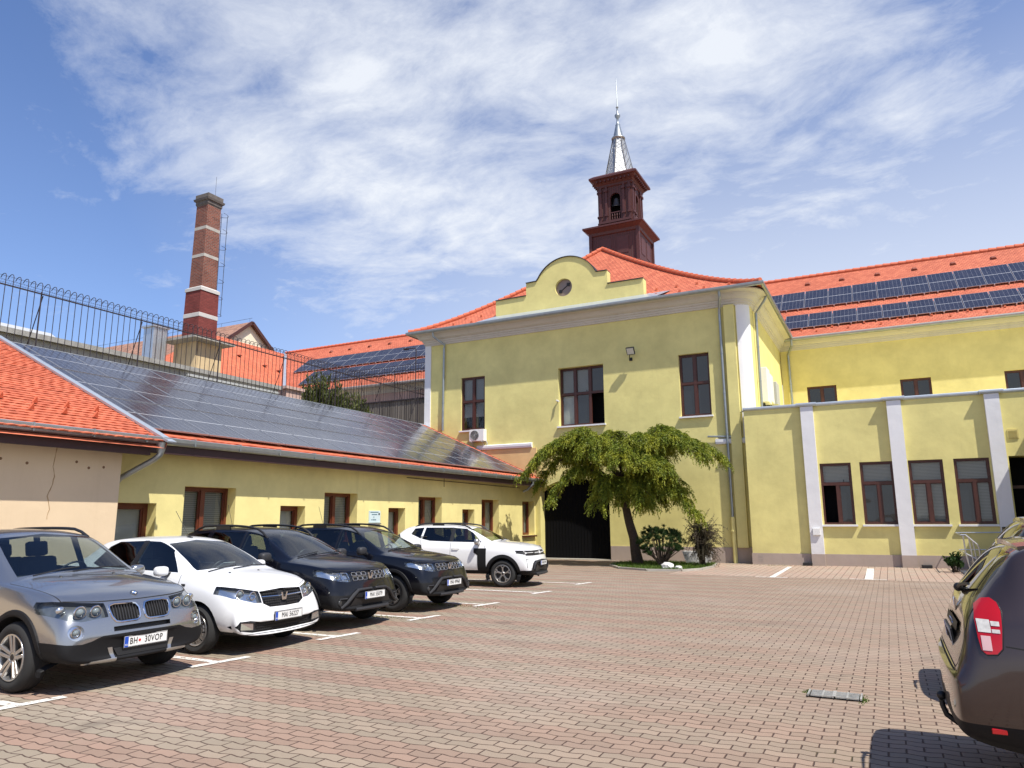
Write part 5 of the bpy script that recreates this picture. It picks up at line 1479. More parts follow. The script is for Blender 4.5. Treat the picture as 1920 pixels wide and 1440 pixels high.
def bare_bush():
    B = Vector((-6.15, 27.0, 0)); t = thing('bare_bush', 'brown half bare bush with drooping twigs right of the dwarf pine', 'shrub', B); rr = random.Random(8); br = MB(); lf = MB()
    for k in range(7): br.tube([B + Vector((rr.uniform(-.10, .10), rr.uniform(-.08, .08), 0)), B + Vector((rr.uniform(-.16, .16), rr.uniform(-.12, .12), .6)), B + Vector((rr.uniform(-.22, .26), rr.uniform(-.2, .2), 1.3))], [.040, .028, .014], 6)
    for i in range(300):
        a = rr.uniform(0, 2 * PI); z0 = rr.uniform(.35, 1.35); rad = rr.uniform(.25, .78) * (1.0 if z0 > .8 else .75); rise = rr.uniform(.15, .55); drop = rr.uniform(.1, .75)
        p0 = B + Vector((rr.uniform(-.15, .15), rr.uniform(-.12, .12), z0)); top = p0 + Vector((rad * .5 * math.cos(a) + .06, rad * .5 * math.sin(a), rise)); end = p0 + Vector((rad * math.cos(a) + .12, rad * math.sin(a), rise - drop))
        if i % 9 == 0: end = top + Vector((.28 * math.cos(a), .28 * math.sin(a), .28))
        pts = []
        for k in range(9):
            s_ = k / 8; p = p0 * (1 - s_) ** 2 + top * 2 * s_ * (1 - s_) + end * s_ * s_; pts.append(p + Vector((rr.uniform(-.02, .02), rr.uniform(-.02, .02), rr.uniform(-.02, .02))))
        br.tube(pts, [.009 * (1 - .75 * k / 8) + .002 for k in range(9)], 4, False)
        for k in range(2, 9):
            for _ in range(4): leaf(lf, pts[k], Vector((rr.uniform(-1, 1), rr.uniform(-1, 1), rr.uniform(-1, .5))), Vector((rr.uniform(-1, 1), rr.uniform(-1, 1), 1)), rr.uniform(.04, .10), .014)
    br.build('stems', M['dryleaf'], t); lf.build('twigs', M['dryleaf'], t, fixn=False)
bare_bush()
shrub('oleander_bush', 'big green bush growing behind the iron fence above the solar roof', 'shrub', (-22.6, 25.0, 5.6), (1.5, 2.0, 2.75), 110, M['shrubleaf'], M['bark'], .20, .045, 60, 15, up=.5)
shrub('oleander_bush', 'smaller green bush behind the iron fence nearest the plank wall', 'shrub', (-22.6, 27.4, 5.6), (.9, 1.0, 2.15), 50, M['shrubleaf'], M['bark'], .20, .045, 50, 16, up=.5)
shrub('weed_clump', 'dark green weed clump at the foot of the steel handrail', 'plant', (1.72, 27.3, 0), (.25, .2, .75), 16, M['pine'], M['bark'], .10, .05, 30, 17)
# planted bed
bed = [(-9.4, 26.3), (-8.6, 25.0), (-7.4, 24.35), (-6.3, 24.5), (-5.85, 25.4), (-5.75, 26.8), (-6.0, 28.6), (-9.0, 28.9), (-9.6, 27.6)]
b = MB(); b.poly([(x, y, .03) for x, y in bed]); tag(b.build('planting_bed', plain('bed_soil', (.10, .085, .04), .95, var=.3, scale=5)), kind='structure')
b = MB()
for i in range(len(bed)):
    p, q = bed[i], bed[(i + 1) % len(bed)]
    if p[1] > 28 and q[1] > 27: continue
    b.bar((p[0], p[1], .03), (q[0], q[1], .03), .10, .075)
tag(b.build('kerb', M['concrete']), kind='structure')
b = MB(); rr = random.Random(2)
def inside(pt, poly):
    x, y = pt; c = False; j = len(poly) - 1
    for i in range(len(poly)):
        if (poly[i][1] > y) != (poly[j][1] > y) and x < (poly[j][0] - poly[i][0]) * (y - poly[i][1]) / (poly[j][1] - poly[i][1]) + poly[i][0]: c = not c
        j = i
    return c
while len(b.f) < 7000:
    x, y = rr.uniform(-9.6, -5.7), rr.uniform(24.3, 28.9)
    if not inside((x, y), bed): continue
    leaf(b, (x, y, .03), (rr.uniform(-.6, .6), rr.uniform(-.6, .6), 1), Vector((rr.uniform(-1, 1), rr.uniform(-1, 1), 0)), rr.uniform(.05, .14), .014)
tag(b.build('grass', M['grass'], fixn=False), 'short green grass in the planting bed under the conifer', 'grass', kind='stuff')
def rock(loc, r, label, seed):
    bm = bmesh.new(); bmesh.ops.create_icosphere(bm, subdivisions=2, radius=r); rr = random.Random(seed)
    for v in bm.verts: v.co *= rr.uniform(.78, 1.12); v.co.z *= .62
    me = bpy.data.meshes.new('rock'); bm.to_mesh(me); bm.free(); me.materials.append(M['rock']); o = bpy.data.objects.new('rock', me); COL.objects.link(o); o.location = loc
    tag(o, label, 'rock')
rock((-6.9, 25.0, .12), .24, 'larger pale rock in the planting bed in front of the dwarf pine', 1)
rock((-6.5, 24.95, .08), .14, 'smaller pale rock in the planting bed beside the larger one', 2)
b = MB(); b.prism([(-7.0, 28.1, .03), (-6.2, 28.1, .03), (-6.05, 28.1, .50), (-7.15, 28.1, .50)], (0, .45, 0))
tag(b.build('plant_trough', M['white']), 'pale trough standing behind the dwarf pine by the plinth', 'trough')
# weeds between the pavers
b = MB(); rr = random.Random(31)
for (cx_, cy_, sx, sy, n) in ((-8.2, 13.1, 1.2, .18, 260), (-8.4, 11.05, 1.2, .15, 160), (-4.2, 28.9, 1.6, .25, 420), (-.87, 8.2, .06, .10, 40), (-.38, 8.05, .05, .12, 60), (-.6, 8.26, .25, .02, 30), (0.8, 29.15, 2.2, .06, 160)):
    for _ in range(n):
        x, y = rr.gauss(cx_, sx / 2), rr.gauss(cy_, sy / 2)
        leaf(b, (x, y, .0), (rr.uniform(-1, 1), rr.uniform(-1, 1), rr.uniform(.3, 1)), Vector((rr.uniform(-1, 1), rr.uniform(-1, 1), 0)), rr.uniform(.012, .035), .010)
tag(b.build('weeds', M['grass'], fixn=False), 'tiny weeds in the joints of the paving', 'weeds', kind='stuff')
# ------------------------------------------------------------------ cars: tools
def paint(name, col, metallic=0.0, rough=.35, flake=False):
    m, nt, p = newmat(name)
    n = node(nt, 'ShaderNodeTexNoise', {'Vector': objco(nt), 'Scale': 3.0, 'Detail': 5.0}).outputs[0]
    sp = node(nt, 'ShaderNodeSeparateXYZ', {0: objco(nt)})
    c = mixc(nt, ramp(nt, n, .35, .75, 0, .04), col, tuple(min(1, x * .8 + .03) for x in col))
    dn = node(nt, 'ShaderNodeTexNoise', {'Vector': objco(nt), 'Scale': 9.0, 'Detail': 5.0}).outputs[0]
    dirt = mth(nt, 'MULTIPLY', ramp(nt, sp.outputs[2], .62, .22, 0, .38), ramp(nt, dn, .35, .7))
    c = mixc(nt, dirt, c, (.20, .175, .145))
    setin(nt, p, Base_Color=c, Metallic=metallic, Roughness=rough, Coat_Weight=1.0, Coat_Roughness=.035, Specular_IOR_Level=.4)
    return m
M['p_silver'] = paint('grey_metallic_paint', (.34, .345, .35), .85, .26)
M['p_white'] = paint('white_paint', (.74, .745, .75), 0, .4)
M['p_navy'] = paint('blue_black_paint', (.0025, .0030, .0062), 0, .3)
M['p_navy'].node_tree.nodes['Principled BSDF'].inputs['Coat Weight'].default_value = .72; M['p_navy'].node_tree.nodes['Principled BSDF'].inputs['Specular IOR Level'].default_value = .15
M['p_brown'] = paint('brown_metallic_paint', (.050, .033, .029), .55, .33)
M['p_dark'] = paint('dark_grey_paint', (.035, .036, .04), .4, .35)
M['trim'] = plain('textured_black_trim', (.011, .011, .012), .6, var=.08, scale=30, spec=.18)
M['trim_grey'] = plain('dark_grey_trim', (.030, .030, .033), .5, var=.05, spec=.3)
M['well'] = plain('wheel_well', (.006, .006, .006), .95)
M['seam'] = plain('panel_gap', (.006, .006, .006), .9)
M['rubber'] = plain('tyre_rubber', (.018, .018, .018), .85, var=.12, scale=8)
M['alloy'] = plain('alloy_silver', (.46, .45, .44), .30, .85, var=.05)
M['alloy_dark'] = plain('dark_alloy', (.030, .030, .033), .4, .5)
M['chrome'] = plain('chrome', (.72, .72, .73), .12, 1.0, var=.01)
M['reflector'] = plain('lamp_reflector', (.60, .61, .62), .16, .9, var=.05)
M['lampdark'] = plain('lamp_inner_black', (.035, .036, .038), .25)
M['lampgrey'] = plain('lamp_inner_grey', (.22, .23, .23), .22, .7, var=.2, scale=16)
M['redlens'] = plain('red_lens', (.42, .006, .010), .08, var=.05, spec=.7)
M['palelens'] = plain('clear_lens', (.58, .57, .53), .12, var=.2, scale=40)
M['pinklens'] = plain('pale_lens', (.62, .40, .40), .12, var=.05)
M['platewhite'] = plain('plate_white', (.72, .72, .70), .4, var=.02)
M['plateblue'] = plain('plate_blue', (.015, .07, .42), .4, var=.02)
M['ink'] = plain('plate_ink', (.012, .012, .014), .5)
M['reddot'] = plain('red_badge', (.55, .03, .03), .5)
M['seat'] = plain('seat_fabric', (.030, .030, .033), .9, var=.15)
M['liner'] = plain('cabin_lining', (.045, .045, .046), .9)
M['amber'] = plain('amber_lens', (.6, .22, .03), .2)
M['bluebadge'] = plain('blue_badge', (.03, .13, .42), .3)

def shade_bary(p, a, b_, c):
    v0 = b_ - a; v1 = c - a; v2 = p - a
    d00 = v0.dot(v0); d01 = v0.dot(v1); d11 = v1.dot(v1); d20 = v2.dot(v0); d21 = v2.dot(v1); den = d00 * d11 - d01 * d01
    if abs(den) < 1e-14: return 1, 0, 0
    v = (d11 * d20 - d01 * d21) / den; w = (d00 * d21 - d01 * d20) / den
    return 1 - v - w, v, w

def inpoly(u, v, poly):
    c = False; j = len(poly) - 1
    for i in range(len(poly)):
        if (poly[i][1] > v) != (poly[j][1] > v) and u < (poly[j][0] - poly[i][0]) * (v - poly[i][1]) / (poly[j][1] - poly[i][1]) + poly[i][0]: c = not c
        j = i
    return c

class Shell:
    def __init__(s, stations, bow=.10, bowx=.2, crease=None, mats=None):
        rings = []
        for (x, zb, wb, wm, zs, ws, zbt, wbt, zre, wre, zt) in stations:
            h = zs - zb
            rings.append([(x, 0, zb), (x, .6 * wb, zb), (x, wb, zb + .03), (x, wm - .012, zb + .30 * h), (x, wm, zb + .68 * h), (x, ws, zs), (x, wbt, zbt), (x, wre, zre), (x, .58 * wre, zre + .78 * (zt - zre)), (x, 0, zt)])
        bm = bmesh.new(); cr = bm.edges.layers.float.new('crease_edge')
        V = []
        def bowed(p):
            x, y, z = p
            if x > bowx: x -= bow * y * y * min(1, (x - bowx) / .4)
            return (x, y, z)
        for rg in rings:
            row = {}
            for i, p in enumerate(rg):
                row[(i, 1)] = bm.verts.new(bowed(p))
                row[(i, -1)] = row[(i, 1)] if i in (0, 9) else bm.verts.new(bowed((p[0], -p[1], p[2])))
            V.append(row)
        for a, c in zip(V, V[1:]):
            for sd in (1, -1):
                for i in range(9):
                    f = [a[(i, sd)], c[(i, sd)], c[(i + 1, sd)], a[(i + 1, sd)]]
                    bm.faces.new(f if sd == 1 else f[::-1])
        for row in (V[0], V[-1]):
            bm.faces.new([row[(0, 1)], row[(1, 1)], row[(1, -1)]])
            for i in range(1, 8): bm.faces.new([row[(i, 1)], row[(i + 1, 1)], row[(i + 1, -1)], row[(i, -1)]])
            bm.faces.new([row[(8, 1)], row[(9, 1)], row[(8, -1)]])
        bmesh.ops.recalc_face_normals(bm, faces=bm.faces)
        for (kind, idx, val, lim) in (crease or []):
            for k in range(len(V)):
                if kind == 'long':
                    if k + 1 < len(V) and lim[0] <= stations[k][0] <= lim[1]:
                        for sd in (1, -1):
                            e = bm.edges.get((V[k][(idx, sd)], V[k + 1][(idx, sd)]))
                            if e: e[cr] = val
                elif kind == 'cross' and abs(stations[k][0] - idx) < 1e-4:
                    for sd in (1, -1):
                        for i in range(lim[0], lim[1]):
                            e = bm.edges.get((V[k][(i, sd)], V[k][(i + 1, sd)]))
                            if e: e[cr] = val
        me = bpy.data.meshes.new('tmp_cage'); bm.to_mesh(me); bm.free()
        o = bpy.data.objects.new('tmp_cage', me); COL.objects.link(o)
        sub = o.modifiers.new('s', 'SUBSURF'); sub.levels = 3; sub.render_levels = 3
        dg = bpy.context.evaluated_depsgraph_get(); dg.update()
        ev = bpy.data.meshes.new_from_object(o.evaluated_get(dg), depsgraph=dg)
        bpy.data.objects.remove(o); bpy.data.meshes.remove(me)
        s.bm = bmesh.new(); s.bm.from_mesh(ev); bpy.data.meshes.remove(ev)
        s.bm.normal_update()
        t = s.bm.copy(); bmesh.ops.triangulate(t, faces=t.faces); t.normal_update(); t.verts.ensure_lookup_table()
        s.rv = [v.co.copy() for v in t.verts]; s.rn = [v.normal.copy() for v in t.verts]; s.rf = [tuple(v.index for v in f.verts) for f in t.faces]
        s.bvh = BVHTree.FromPolygons(s.rv, s.rf); t.free()
    def nrm(s, p):
        loc, n, i, d = s.bvh.find_nearest(p)
        a, b_, c = s.rf[i]; w = shade_bary(loc, s.rv[a], s.rv[b_], s.rv[c])
        return (s.rn[a] * w[0] + s.rn[b_] * w[1] + s.rn[c] * w[2]).normalized()
    def front(s, y, z, off=0.0):
        h = s.bvh.ray_cast(Vector((4, y, z)), Vector((-1, 0, 0)))
        return (h[0] if h[0] is not None else Vector((.8, y, z))) + Vector((off, 0, 0))
    def rear(s, y, z, off=0.0):
        h = s.bvh.ray_cast(Vector((-8, y, z)), Vector((1, 0, 0)))
        return (h[0] if h[0] is not None else Vector((-3.5, y, z))) - Vector((off, 0, 0))
    def side(s, x, z, sd=-1, off=0.0):
        h = s.bvh.ray_cast(Vector((x, sd * 3, z)), Vector((0, -sd, 0)))
        return (h[0] if h[0] is not None else Vector((x, sd * .85, z))) + Vector((0, sd * off, 0))
    def top(s, x, y, off=0.0):
        h = s.bvh.ray_cast(Vector((x, y, 4)), Vector((0, 0, -1)))
        return (h[0] if h[0] is not None else Vector((x, y, 1))) + Vector((0, 0, off))
    def cut(s, poly, axis, cond):
        ia, ib = {'side': (0, 2), 'front': (1, 2), 'top': (0, 1)}[axis]
        ua = min(p[0] for p in poly) - .01; ub = max(p[0] for p in poly) + .01; va = min(p[1] for p in poly) - .01; vb = max(p[1] for p in poly) + .01
        F_ = []
        for f in s.bm.faces:
            us = [v.co[ia] for v in f.verts]; 
            if max(us) < ua or min(us) > ub: continue
            vs = [v.co[ib] for v in f.verts]
            if max(vs) < va or min(vs) > vb: continue
            if cond(f.calc_center_median(), f.normal): F_.append(f)
        n = len(poly)
        for i in range(n):
            p, q = poly[i], poly[(i + 1) % n]
            du, dv = q[0] - p[0], q[1] - p[1]
            if abs(du) + abs(dv) < 1e-6: continue
            co = [0, 0, 0]; no = [0, 0, 0]; co[ia], co[ib] = p; no[ia], no[ib] = -dv, du
            lo_u, hi_u = min(p[0], q[0]) - .002, max(p[0], q[0]) + .002; lo_v, hi_v = min(p[1], q[1]) - .002, max(p[1], q[1]) + .002
            near = []; rest = []
            for f in F_:
                us = [v.co[ia] for v in f.verts]; vs = [v.co[ib] for v in f.verts]
                (near if not (max(us) < lo_u or min(us) > hi_u or max(vs) < lo_v or min(vs) > hi_v) else rest).append(f)
            if not near: continue
            es = list({e for f in near for e in f.edges}); vv = list({v for f in near for v in f.verts})
            r = bmesh.ops.bisect_plane(s.bm, geom=near + es + vv, dist=1e-6, plane_co=co, plane_no=Vector(no).normalized())
            nf = {g for g in r['geom'] if isinstance(g, bmesh.types.BMFace)}
            F_ = rest + list(nf)
        out = []
        seen = set()
        for f in F_:
            if not f.is_valid or f in seen: continue
            seen.add(f); c = f.calc_center_median()
            if inpoly(c[ia], c[ib], poly): out.append(f)
        return out
    def mesh(s, name, faces, mats, parent, depth=0.0, rim=None, flip=False, smooth=True):
        """faces -> mesh object, moved inward by depth, with normals of the uncut surface"""
        idx = {}; vs = []; nr = []; fs = []; mi = []
        for f in faces:
            k = []
            for v in f.verts:
                if v not in idx:
                    n = s.nrm(v.co); idx[v] = len(vs); vs.append(v.co - n * depth); nr.append(n)
                k.append(idx[v])
            fs.append(k[::-1] if flip else k); mi.append(f.material_index)
        nm = len(vs)
        if rim is not None:
            fset = set(faces); done = {}
            for f in faces:
                for e in f.edges:
                    if sum(1 for g in e.link_faces if g in fset) == 1:
                        a, c = e.verts; o = len(vs)
                        vs += [a.co.copy(), c.co.copy(), vs[idx[a]].copy(), vs[idx[c]].copy()]; d = (a.co - c.co)
                        nr += [Vector((0, 0, 0))] * 4; fs.append([o, o + 1, o + 3, o + 2]); mi.append(rim)
        me = bpy.data.meshes.new(name); me.from_pydata([tuple(v) for v in vs], [], fs)
        if not isinstance(mats, (list, tuple)): mats = [mats]
        for m in mats: me.materials.append(m)
        if len(mats) > 1: me.polygons.foreach_set('material_index', [min(x, len(mats) - 1) for x in mi])
        me.polygons.foreach_set('use_smooth', [True] * len(fs))
        if smooth and not rim:
            sg = -1 if flip else 1
            me.normals_split_custom_set_from_vertices([tuple(n * sg) for n in nr])
        o = bpy.data.objects.new(name, me); COL.objects.link(o)
        if parent is not None: o.parent = parent
        return o
    def take(s, name, polys, axis, cond, mats, parent, depth=0.0, rim=None):
        faces = []
        for p in ([polys] if isinstance(polys[0][0], (int, float)) else polys): faces += s.cut(p, axis, cond)
        if not faces: print('EMPTY', name); return None
        o = s.mesh(name, faces, mats, parent, depth, rim)
        bmesh.ops.delete(s.bm, geom=faces, context='FACES')
        return o
    def dup(s, name, faces, mats, parent, depth, rim=None): return s.mesh(name, faces, mats, parent, depth, rim)
    def mark(s, poly, axis, cond, mi):
        for f in s.cut(poly, axis, cond): f.material_index = mi

def mir(p): return [(-u, v) for u, v in p][::-1]
def sym(half):
    """half outline (y>=0, starting and ending on the centre line) -> full outline"""
    return half + [(-u, v) for u, v in half[::-1] if u > 1e-6]
def circ_poly(c, r, n=24): return [(c[0] + r * math.cos(2 * PI * k / n), c[1] + r * math.sin(2 * PI * k / n)) for k in range(n)]
def strip(p, q, w=.009):
    d = Vector((q[0] - p[0], q[1] - p[1])).normalized(); n = Vector((-d.y, d.x)) * (w / 2)
    return [(p[0] - n.x, p[1] - n.y), (q[0] - n.x, q[1] - n.y), (q[0] + n.x, q[1] + n.y), (p[0] + n.x, p[1] + n.y)]
isfront = lambda c, n: n.x > .12 and c.x > .25
isrear = lambda c, n: n.x < -.12 and c.x < -2.6
isR = lambda c, n: c.y < -.2 and n.y < -.25
isL = lambda c, n: c.y > .2 and n.y > .25

def wheel(car, x, sd, r, w, rimr, style, track):
    """axis along y; outer face towards sd"""
    t = bpy.data.objects.new('wheel', None); COL.objects.link(t); t.parent = car; t.location = (x, sd * track, r)
    if sd > 0: t.rotation_euler = (0, 0, PI)
    h = w / 2
    b = MB(); rs = rimr + .012
    prof = [(rs - .03, h - .02), (rs, h - .012), (rs + .012, h - .002), ((rs + r) / 2, h + .006), (r - .03, h - .012), (r - .010, h - .030), (r - .002, h - .06), (r, 0)]
    full = [(a, -q) for a, q in prof] + [(a, q) for a, q in prof[::-1][1:]]
    b.lathe(full, (0, 0, 0), 'Y', 48)
    for k in range(4):     # tread grooves
        yy = -h + .06 + k * (w - .12) / 3
        b.lathe([(r + .0015, yy - .004), (r - .001, yy), (r + .0015, yy + .004)], (0, 0, 0), 'Y', 40)
    ty = b.build('tyre', M['rubber'], t, smooth=math.radians(50), world=False, fixn=True)
    b = MB(); b.lathe([(rs - .004, -h + .022), (rimr, -h + .006), (rimr - .012, -h + .004), (rimr - .022, -h + .02), (rimr - .03, -h + .10), (rimr - .03, h - .03)], (0, 0, 0), 'Y', 40)
    rimmat = M['alloy'] if style != 'steel' else M['alloy_dark']
    b.build('rim', rimmat, t, smooth=math.radians(50), world=False)
    b = MB(); b.lathe([(0, -h + .085), (rimr - .028, -h + .085)], (0, 0, 0), 'Y', 32); b.lathe([(.14, -h + .075), (.14, -h + .080), (.05, -h + .07)], (0, 0, 0), 'Y', 24)
    b.build('brake_disc', M['alloy_dark'] if style != 'y5' else plain('brake_iron', (.10, .095, .09), .5, .6), t, world=False)
    yo = -h + .012
    b = MB()
    def spoke(a, r0, r1, w0, w1, y0, y1, th=.028):
        ca_, sa = math.cos(a), math.sin(a); U = Vector((ca_, 0, sa)); T_ = Vector((-sa, 0, ca_))
        P = []
        for (rr_, ww, yy) in ((r0, w0, y0), (r1, w1, y1)):
            for q in (0, th):
                for z in (-1, 1): P.append(U * rr_ + T_ * (ww / 2 * z) + Vector((0, yy + q, 0)))
        b.add(P, [(0, 1, 5, 4), (2, 6, 7, 3), (0, 4, 6, 2), (1, 3, 7, 5), (0, 2, 3, 1), (4, 5, 7, 6)])
    if style == 'y5':
        b.lathe([(0, yo + .018), (.03, yo + .016), (.065, yo + .022), (.075, yo + .04)], (0, 0, 0), 'Y', 24)
        for k in range(5):
            a = 2 * PI * k / 5 + .31
            for q in (-1, 1):
                a1_ = a + q * .155
                p0 = Vector((math.cos(a + q * .40) * .05, yo + .03, math.sin(a + q * .40) * .05)); p1 = Vector((math.cos(a1_) * (rimr - .012), yo + .004, math.sin(a1_) * (rimr - .012)))
                b.bar(p0, p1, .036, .034, Vector((0, 1, 0)))
        b.build('spokes', M['alloy'], t, world=False, bevel=.006)
        b = MB(); b.lathe([(0, yo + .012), (.032, yo + .014), (.034, yo + .02)], (0, 0, 0), 'Y', 20); b.build('hub_cap', M['alloy_dark'], t, world=False)
    elif style == 'cover':
        # plastic wheel cover: bright fins swirling round dark slots
        b.lathe([(0, yo + .012), (.045, yo + .012), (.06, yo + .018)], (0, 0, 0), 'Y', 24)
        for k in range(9):
            for q, wd in ((0.0, .030), (.30, .034)):
                a = 2 * PI * k / 9 + q
                pts = [(.055, a - .25), (.10, a - .10), (.15, a + .02), (rimr - .008, a + .10)]
                for (ra, aa), (rb, ab) in zip(pts, pts[1:]):
                    p0 = Vector((math.cos(aa) * ra, yo + .012, math.sin(aa) * ra)); p1 = Vector((math.cos(ab) * rb, yo + .006, math.sin(ab) * rb))
                    b.bar(p0, p1, wd * (.5 + rb / rimr * .9), .012, Vector((0, 1, 0)))
        b.build('wheel_cover', M['alloy'], t, world=False)
        b = MB(); b.lathe([(0, yo + .003), (.028, yo + .004), (.03, yo + .012)], (0, 0, 0), 'Y', 16); b.build('hub_cap', M['alloy_dark'], t, world=False)
        b = MB(); b.lathe([(0, yo + .03), (rimr - .02, yo + .03)], (0, 0, 0), 'Y', 24); b.build('cover_back', M['well'], t, world=False)
    elif style == 'steel':
        b.lathe([(0, yo + .03), (.06, yo + .03), (.08, yo + .04)], (0, 0, 0), 'Y', 20)
        for k in range(5):
            a = 2 * PI * k / 5 + .3
            for q in (-1, 1): spoke(a + q * .22, .05, rimr - .02, .045, .05, yo + .028, yo + .008)
        b.build('spokes', M['alloy_dark'], t, world=False, bevel=.005)
        b = MB()
        for k in range(5):
            a = 2 * PI * k / 5 + .3
            for q in (-.30, .30): spoke(a + q, .10, rimr - .025, .010, .016, yo + .012, yo + .002, .008)
            spoke(a, rimr - .06, rimr - .025, .05, .07, yo + .006, yo, .008)
        b.build('bright_edges', M['alloy'], t, world=False)
        b = MB(); b.lathe([(0, yo + .02), (.03, yo + .022), (.033, yo + .03)], (0, 0, 0), 'Y', 16); b.build('hub_cap', M['chrome'], t, world=False)
    else:   # 'two_tone' five spokes ending in forks
        b.lathe([(0, yo + .02), (.04, yo + .018), (.055, yo + .03)], (0, 0, 0), 'Y', 20)
        for k in range(5):
            a = 2 * PI * k / 5 + PI / 2
            spoke(a, .03, rimr - .075, .034, .040, yo + .022, yo + .008)
            for q in (-1, 1):
                p0 = Vector((math.cos(a) * (rimr - .085), yo + .02, math.sin(a) * (rimr - .085))); a2 = a + q * .26; p1 = Vector((math.cos(a2) * (rimr - .012), yo + .016, math.sin(a2) * (rimr - .012)))
                b.bar(p0, p1, .030, .02, Vector((0, 1, 0)))
        b.build('spokes', M['alloy'], t, world=False, bevel=.004)
        b = MB(); b.lathe([(0, yo + .012), (.025, yo + .012), (.027, yo + .02)], (0, 0, 0), 'Y', 16); b.build('hub_cap', M['alloy_dark'], t, world=False)
    return t

def text_mesh(s, size, mat, name, parent, loc, rot, sx=1.0, ext=.0015):
    cu = bpy.data.curves.new('txt', 'FONT'); cu.body = s; cu.size = size; cu.align_x = 'CENTER'; cu.align_y = 'CENTER'; cu.extrude = ext; cu.space_character = 1.12
    o = bpy.data.objects.new('txt', cu); COL.objects.link(o)
    dg = bpy.context.evaluated_depsgraph_get(); dg.update()
    me = bpy.data.meshes.new_from_object(o.evaluated_get(dg), depsgraph=dg); bpy.data.objects.remove(o); bpy.data.curves.remove(cu)
    me.name = name; me.materials.clear(); me.materials.append(mat)
    ob = bpy.data.objects.new(name, me); COL.objects.link(ob); ob.parent = parent; ob.location = loc; ob.rotation_euler = rot; ob.scale = (sx, 1, 1)
    return ob

def plate(car, c, text, facing=1, w=.52, h=.112, dot=False, tilt=0.0, fold=True):
    """licence plate on the front (facing +x) or rear (-x)"""
    t = bpy.data.objects.new('licence_plate', None); COL.objects.link(t); t.parent = car; t.location = c
    t.rotation_euler = (PI / 2 - tilt, 0, PI / 2 if facing > 0 else -PI / 2)       # local x across, y up, z outward
    b = MB(); b.box(-w / 2 - .008, w / 2 + .008, -h / 2 - .012, h / 2 + .006, -.012, .001); b.build('plate_holder', M['black'], t, world=False)
    b = MB(); b.box(-w / 2, w / 2, -h / 2, h / 2, .001, .004); b.build('plate_face', M['platewhite'], t, world=False)
    b = MB(); e = .004
    for (x0, x1, y0, y1) in ((-w / 2 + .003, w / 2 - .003, h / 2 - .006, h / 2 - .003), (-w / 2 + .003, w / 2 - .003, -h / 2 + .003, -h / 2 + .006), (w / 2 - .006, w / 2 - .003, -h / 2 + .003, h / 2 - .003)): b.box(x0, x1, y0, y1, .004, .0055)
    b.build('plate_border', M['ink'], t, world=False)
    b = MB(); b.box(-w / 2 + .002, -w / 2 + .046, -h / 2 + .002, h / 2 - .002, .004, .006)
    bl = b.build('country_band', M['plateblue'], t, world=False)
    text_mesh('RO', .026, M['platewhite'], 'band_letters', t, (-w / 2 + .024, -h / 2 + .024, .0068), (0, 0, 0), .8)
    if dot:
        text_mesh(text[0], .092, M['ink'], 'plate_number', t, (-w / 2 + .108, 0, .006), (0, 0, 0), .76)
        text_mesh(text[1], .092, M['ink'], 'plate_number', t, (.088, 0, .006), (0, 0, 0), .76)
        b = MB(); b.lathe([(0, .0065), (.014, .0062), (.015, .004)], (-w / 2 + .180, 0, 0), 'Z', 14); b.build('red_emblem', M['reddot'], t, world=False)
    else:
        text_mesh(text, .092, M['ink'], 'plate_number', t, (.022, 0, .006), (0, 0, 0), .72)
    return t

def tubes(name, mat, car, paths, r, n=6, smooth=True):
    b = MB()
    for p in paths: b.tube(p, r, n)
    return b.build(name, mat, car, world=False, smooth=smooth)

def roof_rail(S, car, x0, x1, y, h, mat, sd):
    b = MB(); n = 14; pts = []
    for i in range(n + 1):
        s_ = i / n; x = x0 + (x1 - x0) * s_
        e = min(1, min(s_, 1 - s_) / .16); e = math.sin(e * PI / 2)
        p = S.top(x, sd * y); pts.append(Vector((x, sd * (y - .012 * e), p.z - .01 + (h + .01) * e)))
    for a, c in zip(pts, pts[1:]): pass
    b.tube(pts, [.020] * len(pts), 8)
    for f in (.40,):
        x = x0 + (x1 - x0) * f; p = S.top(x, sd * y); b.obox(Vector((x, sd * (y - .008), p.z + h / 2 - .01)), (.34, .03, h))
    return b.build('roof_rail', mat, car, world=False, smooth=math.radians(45))

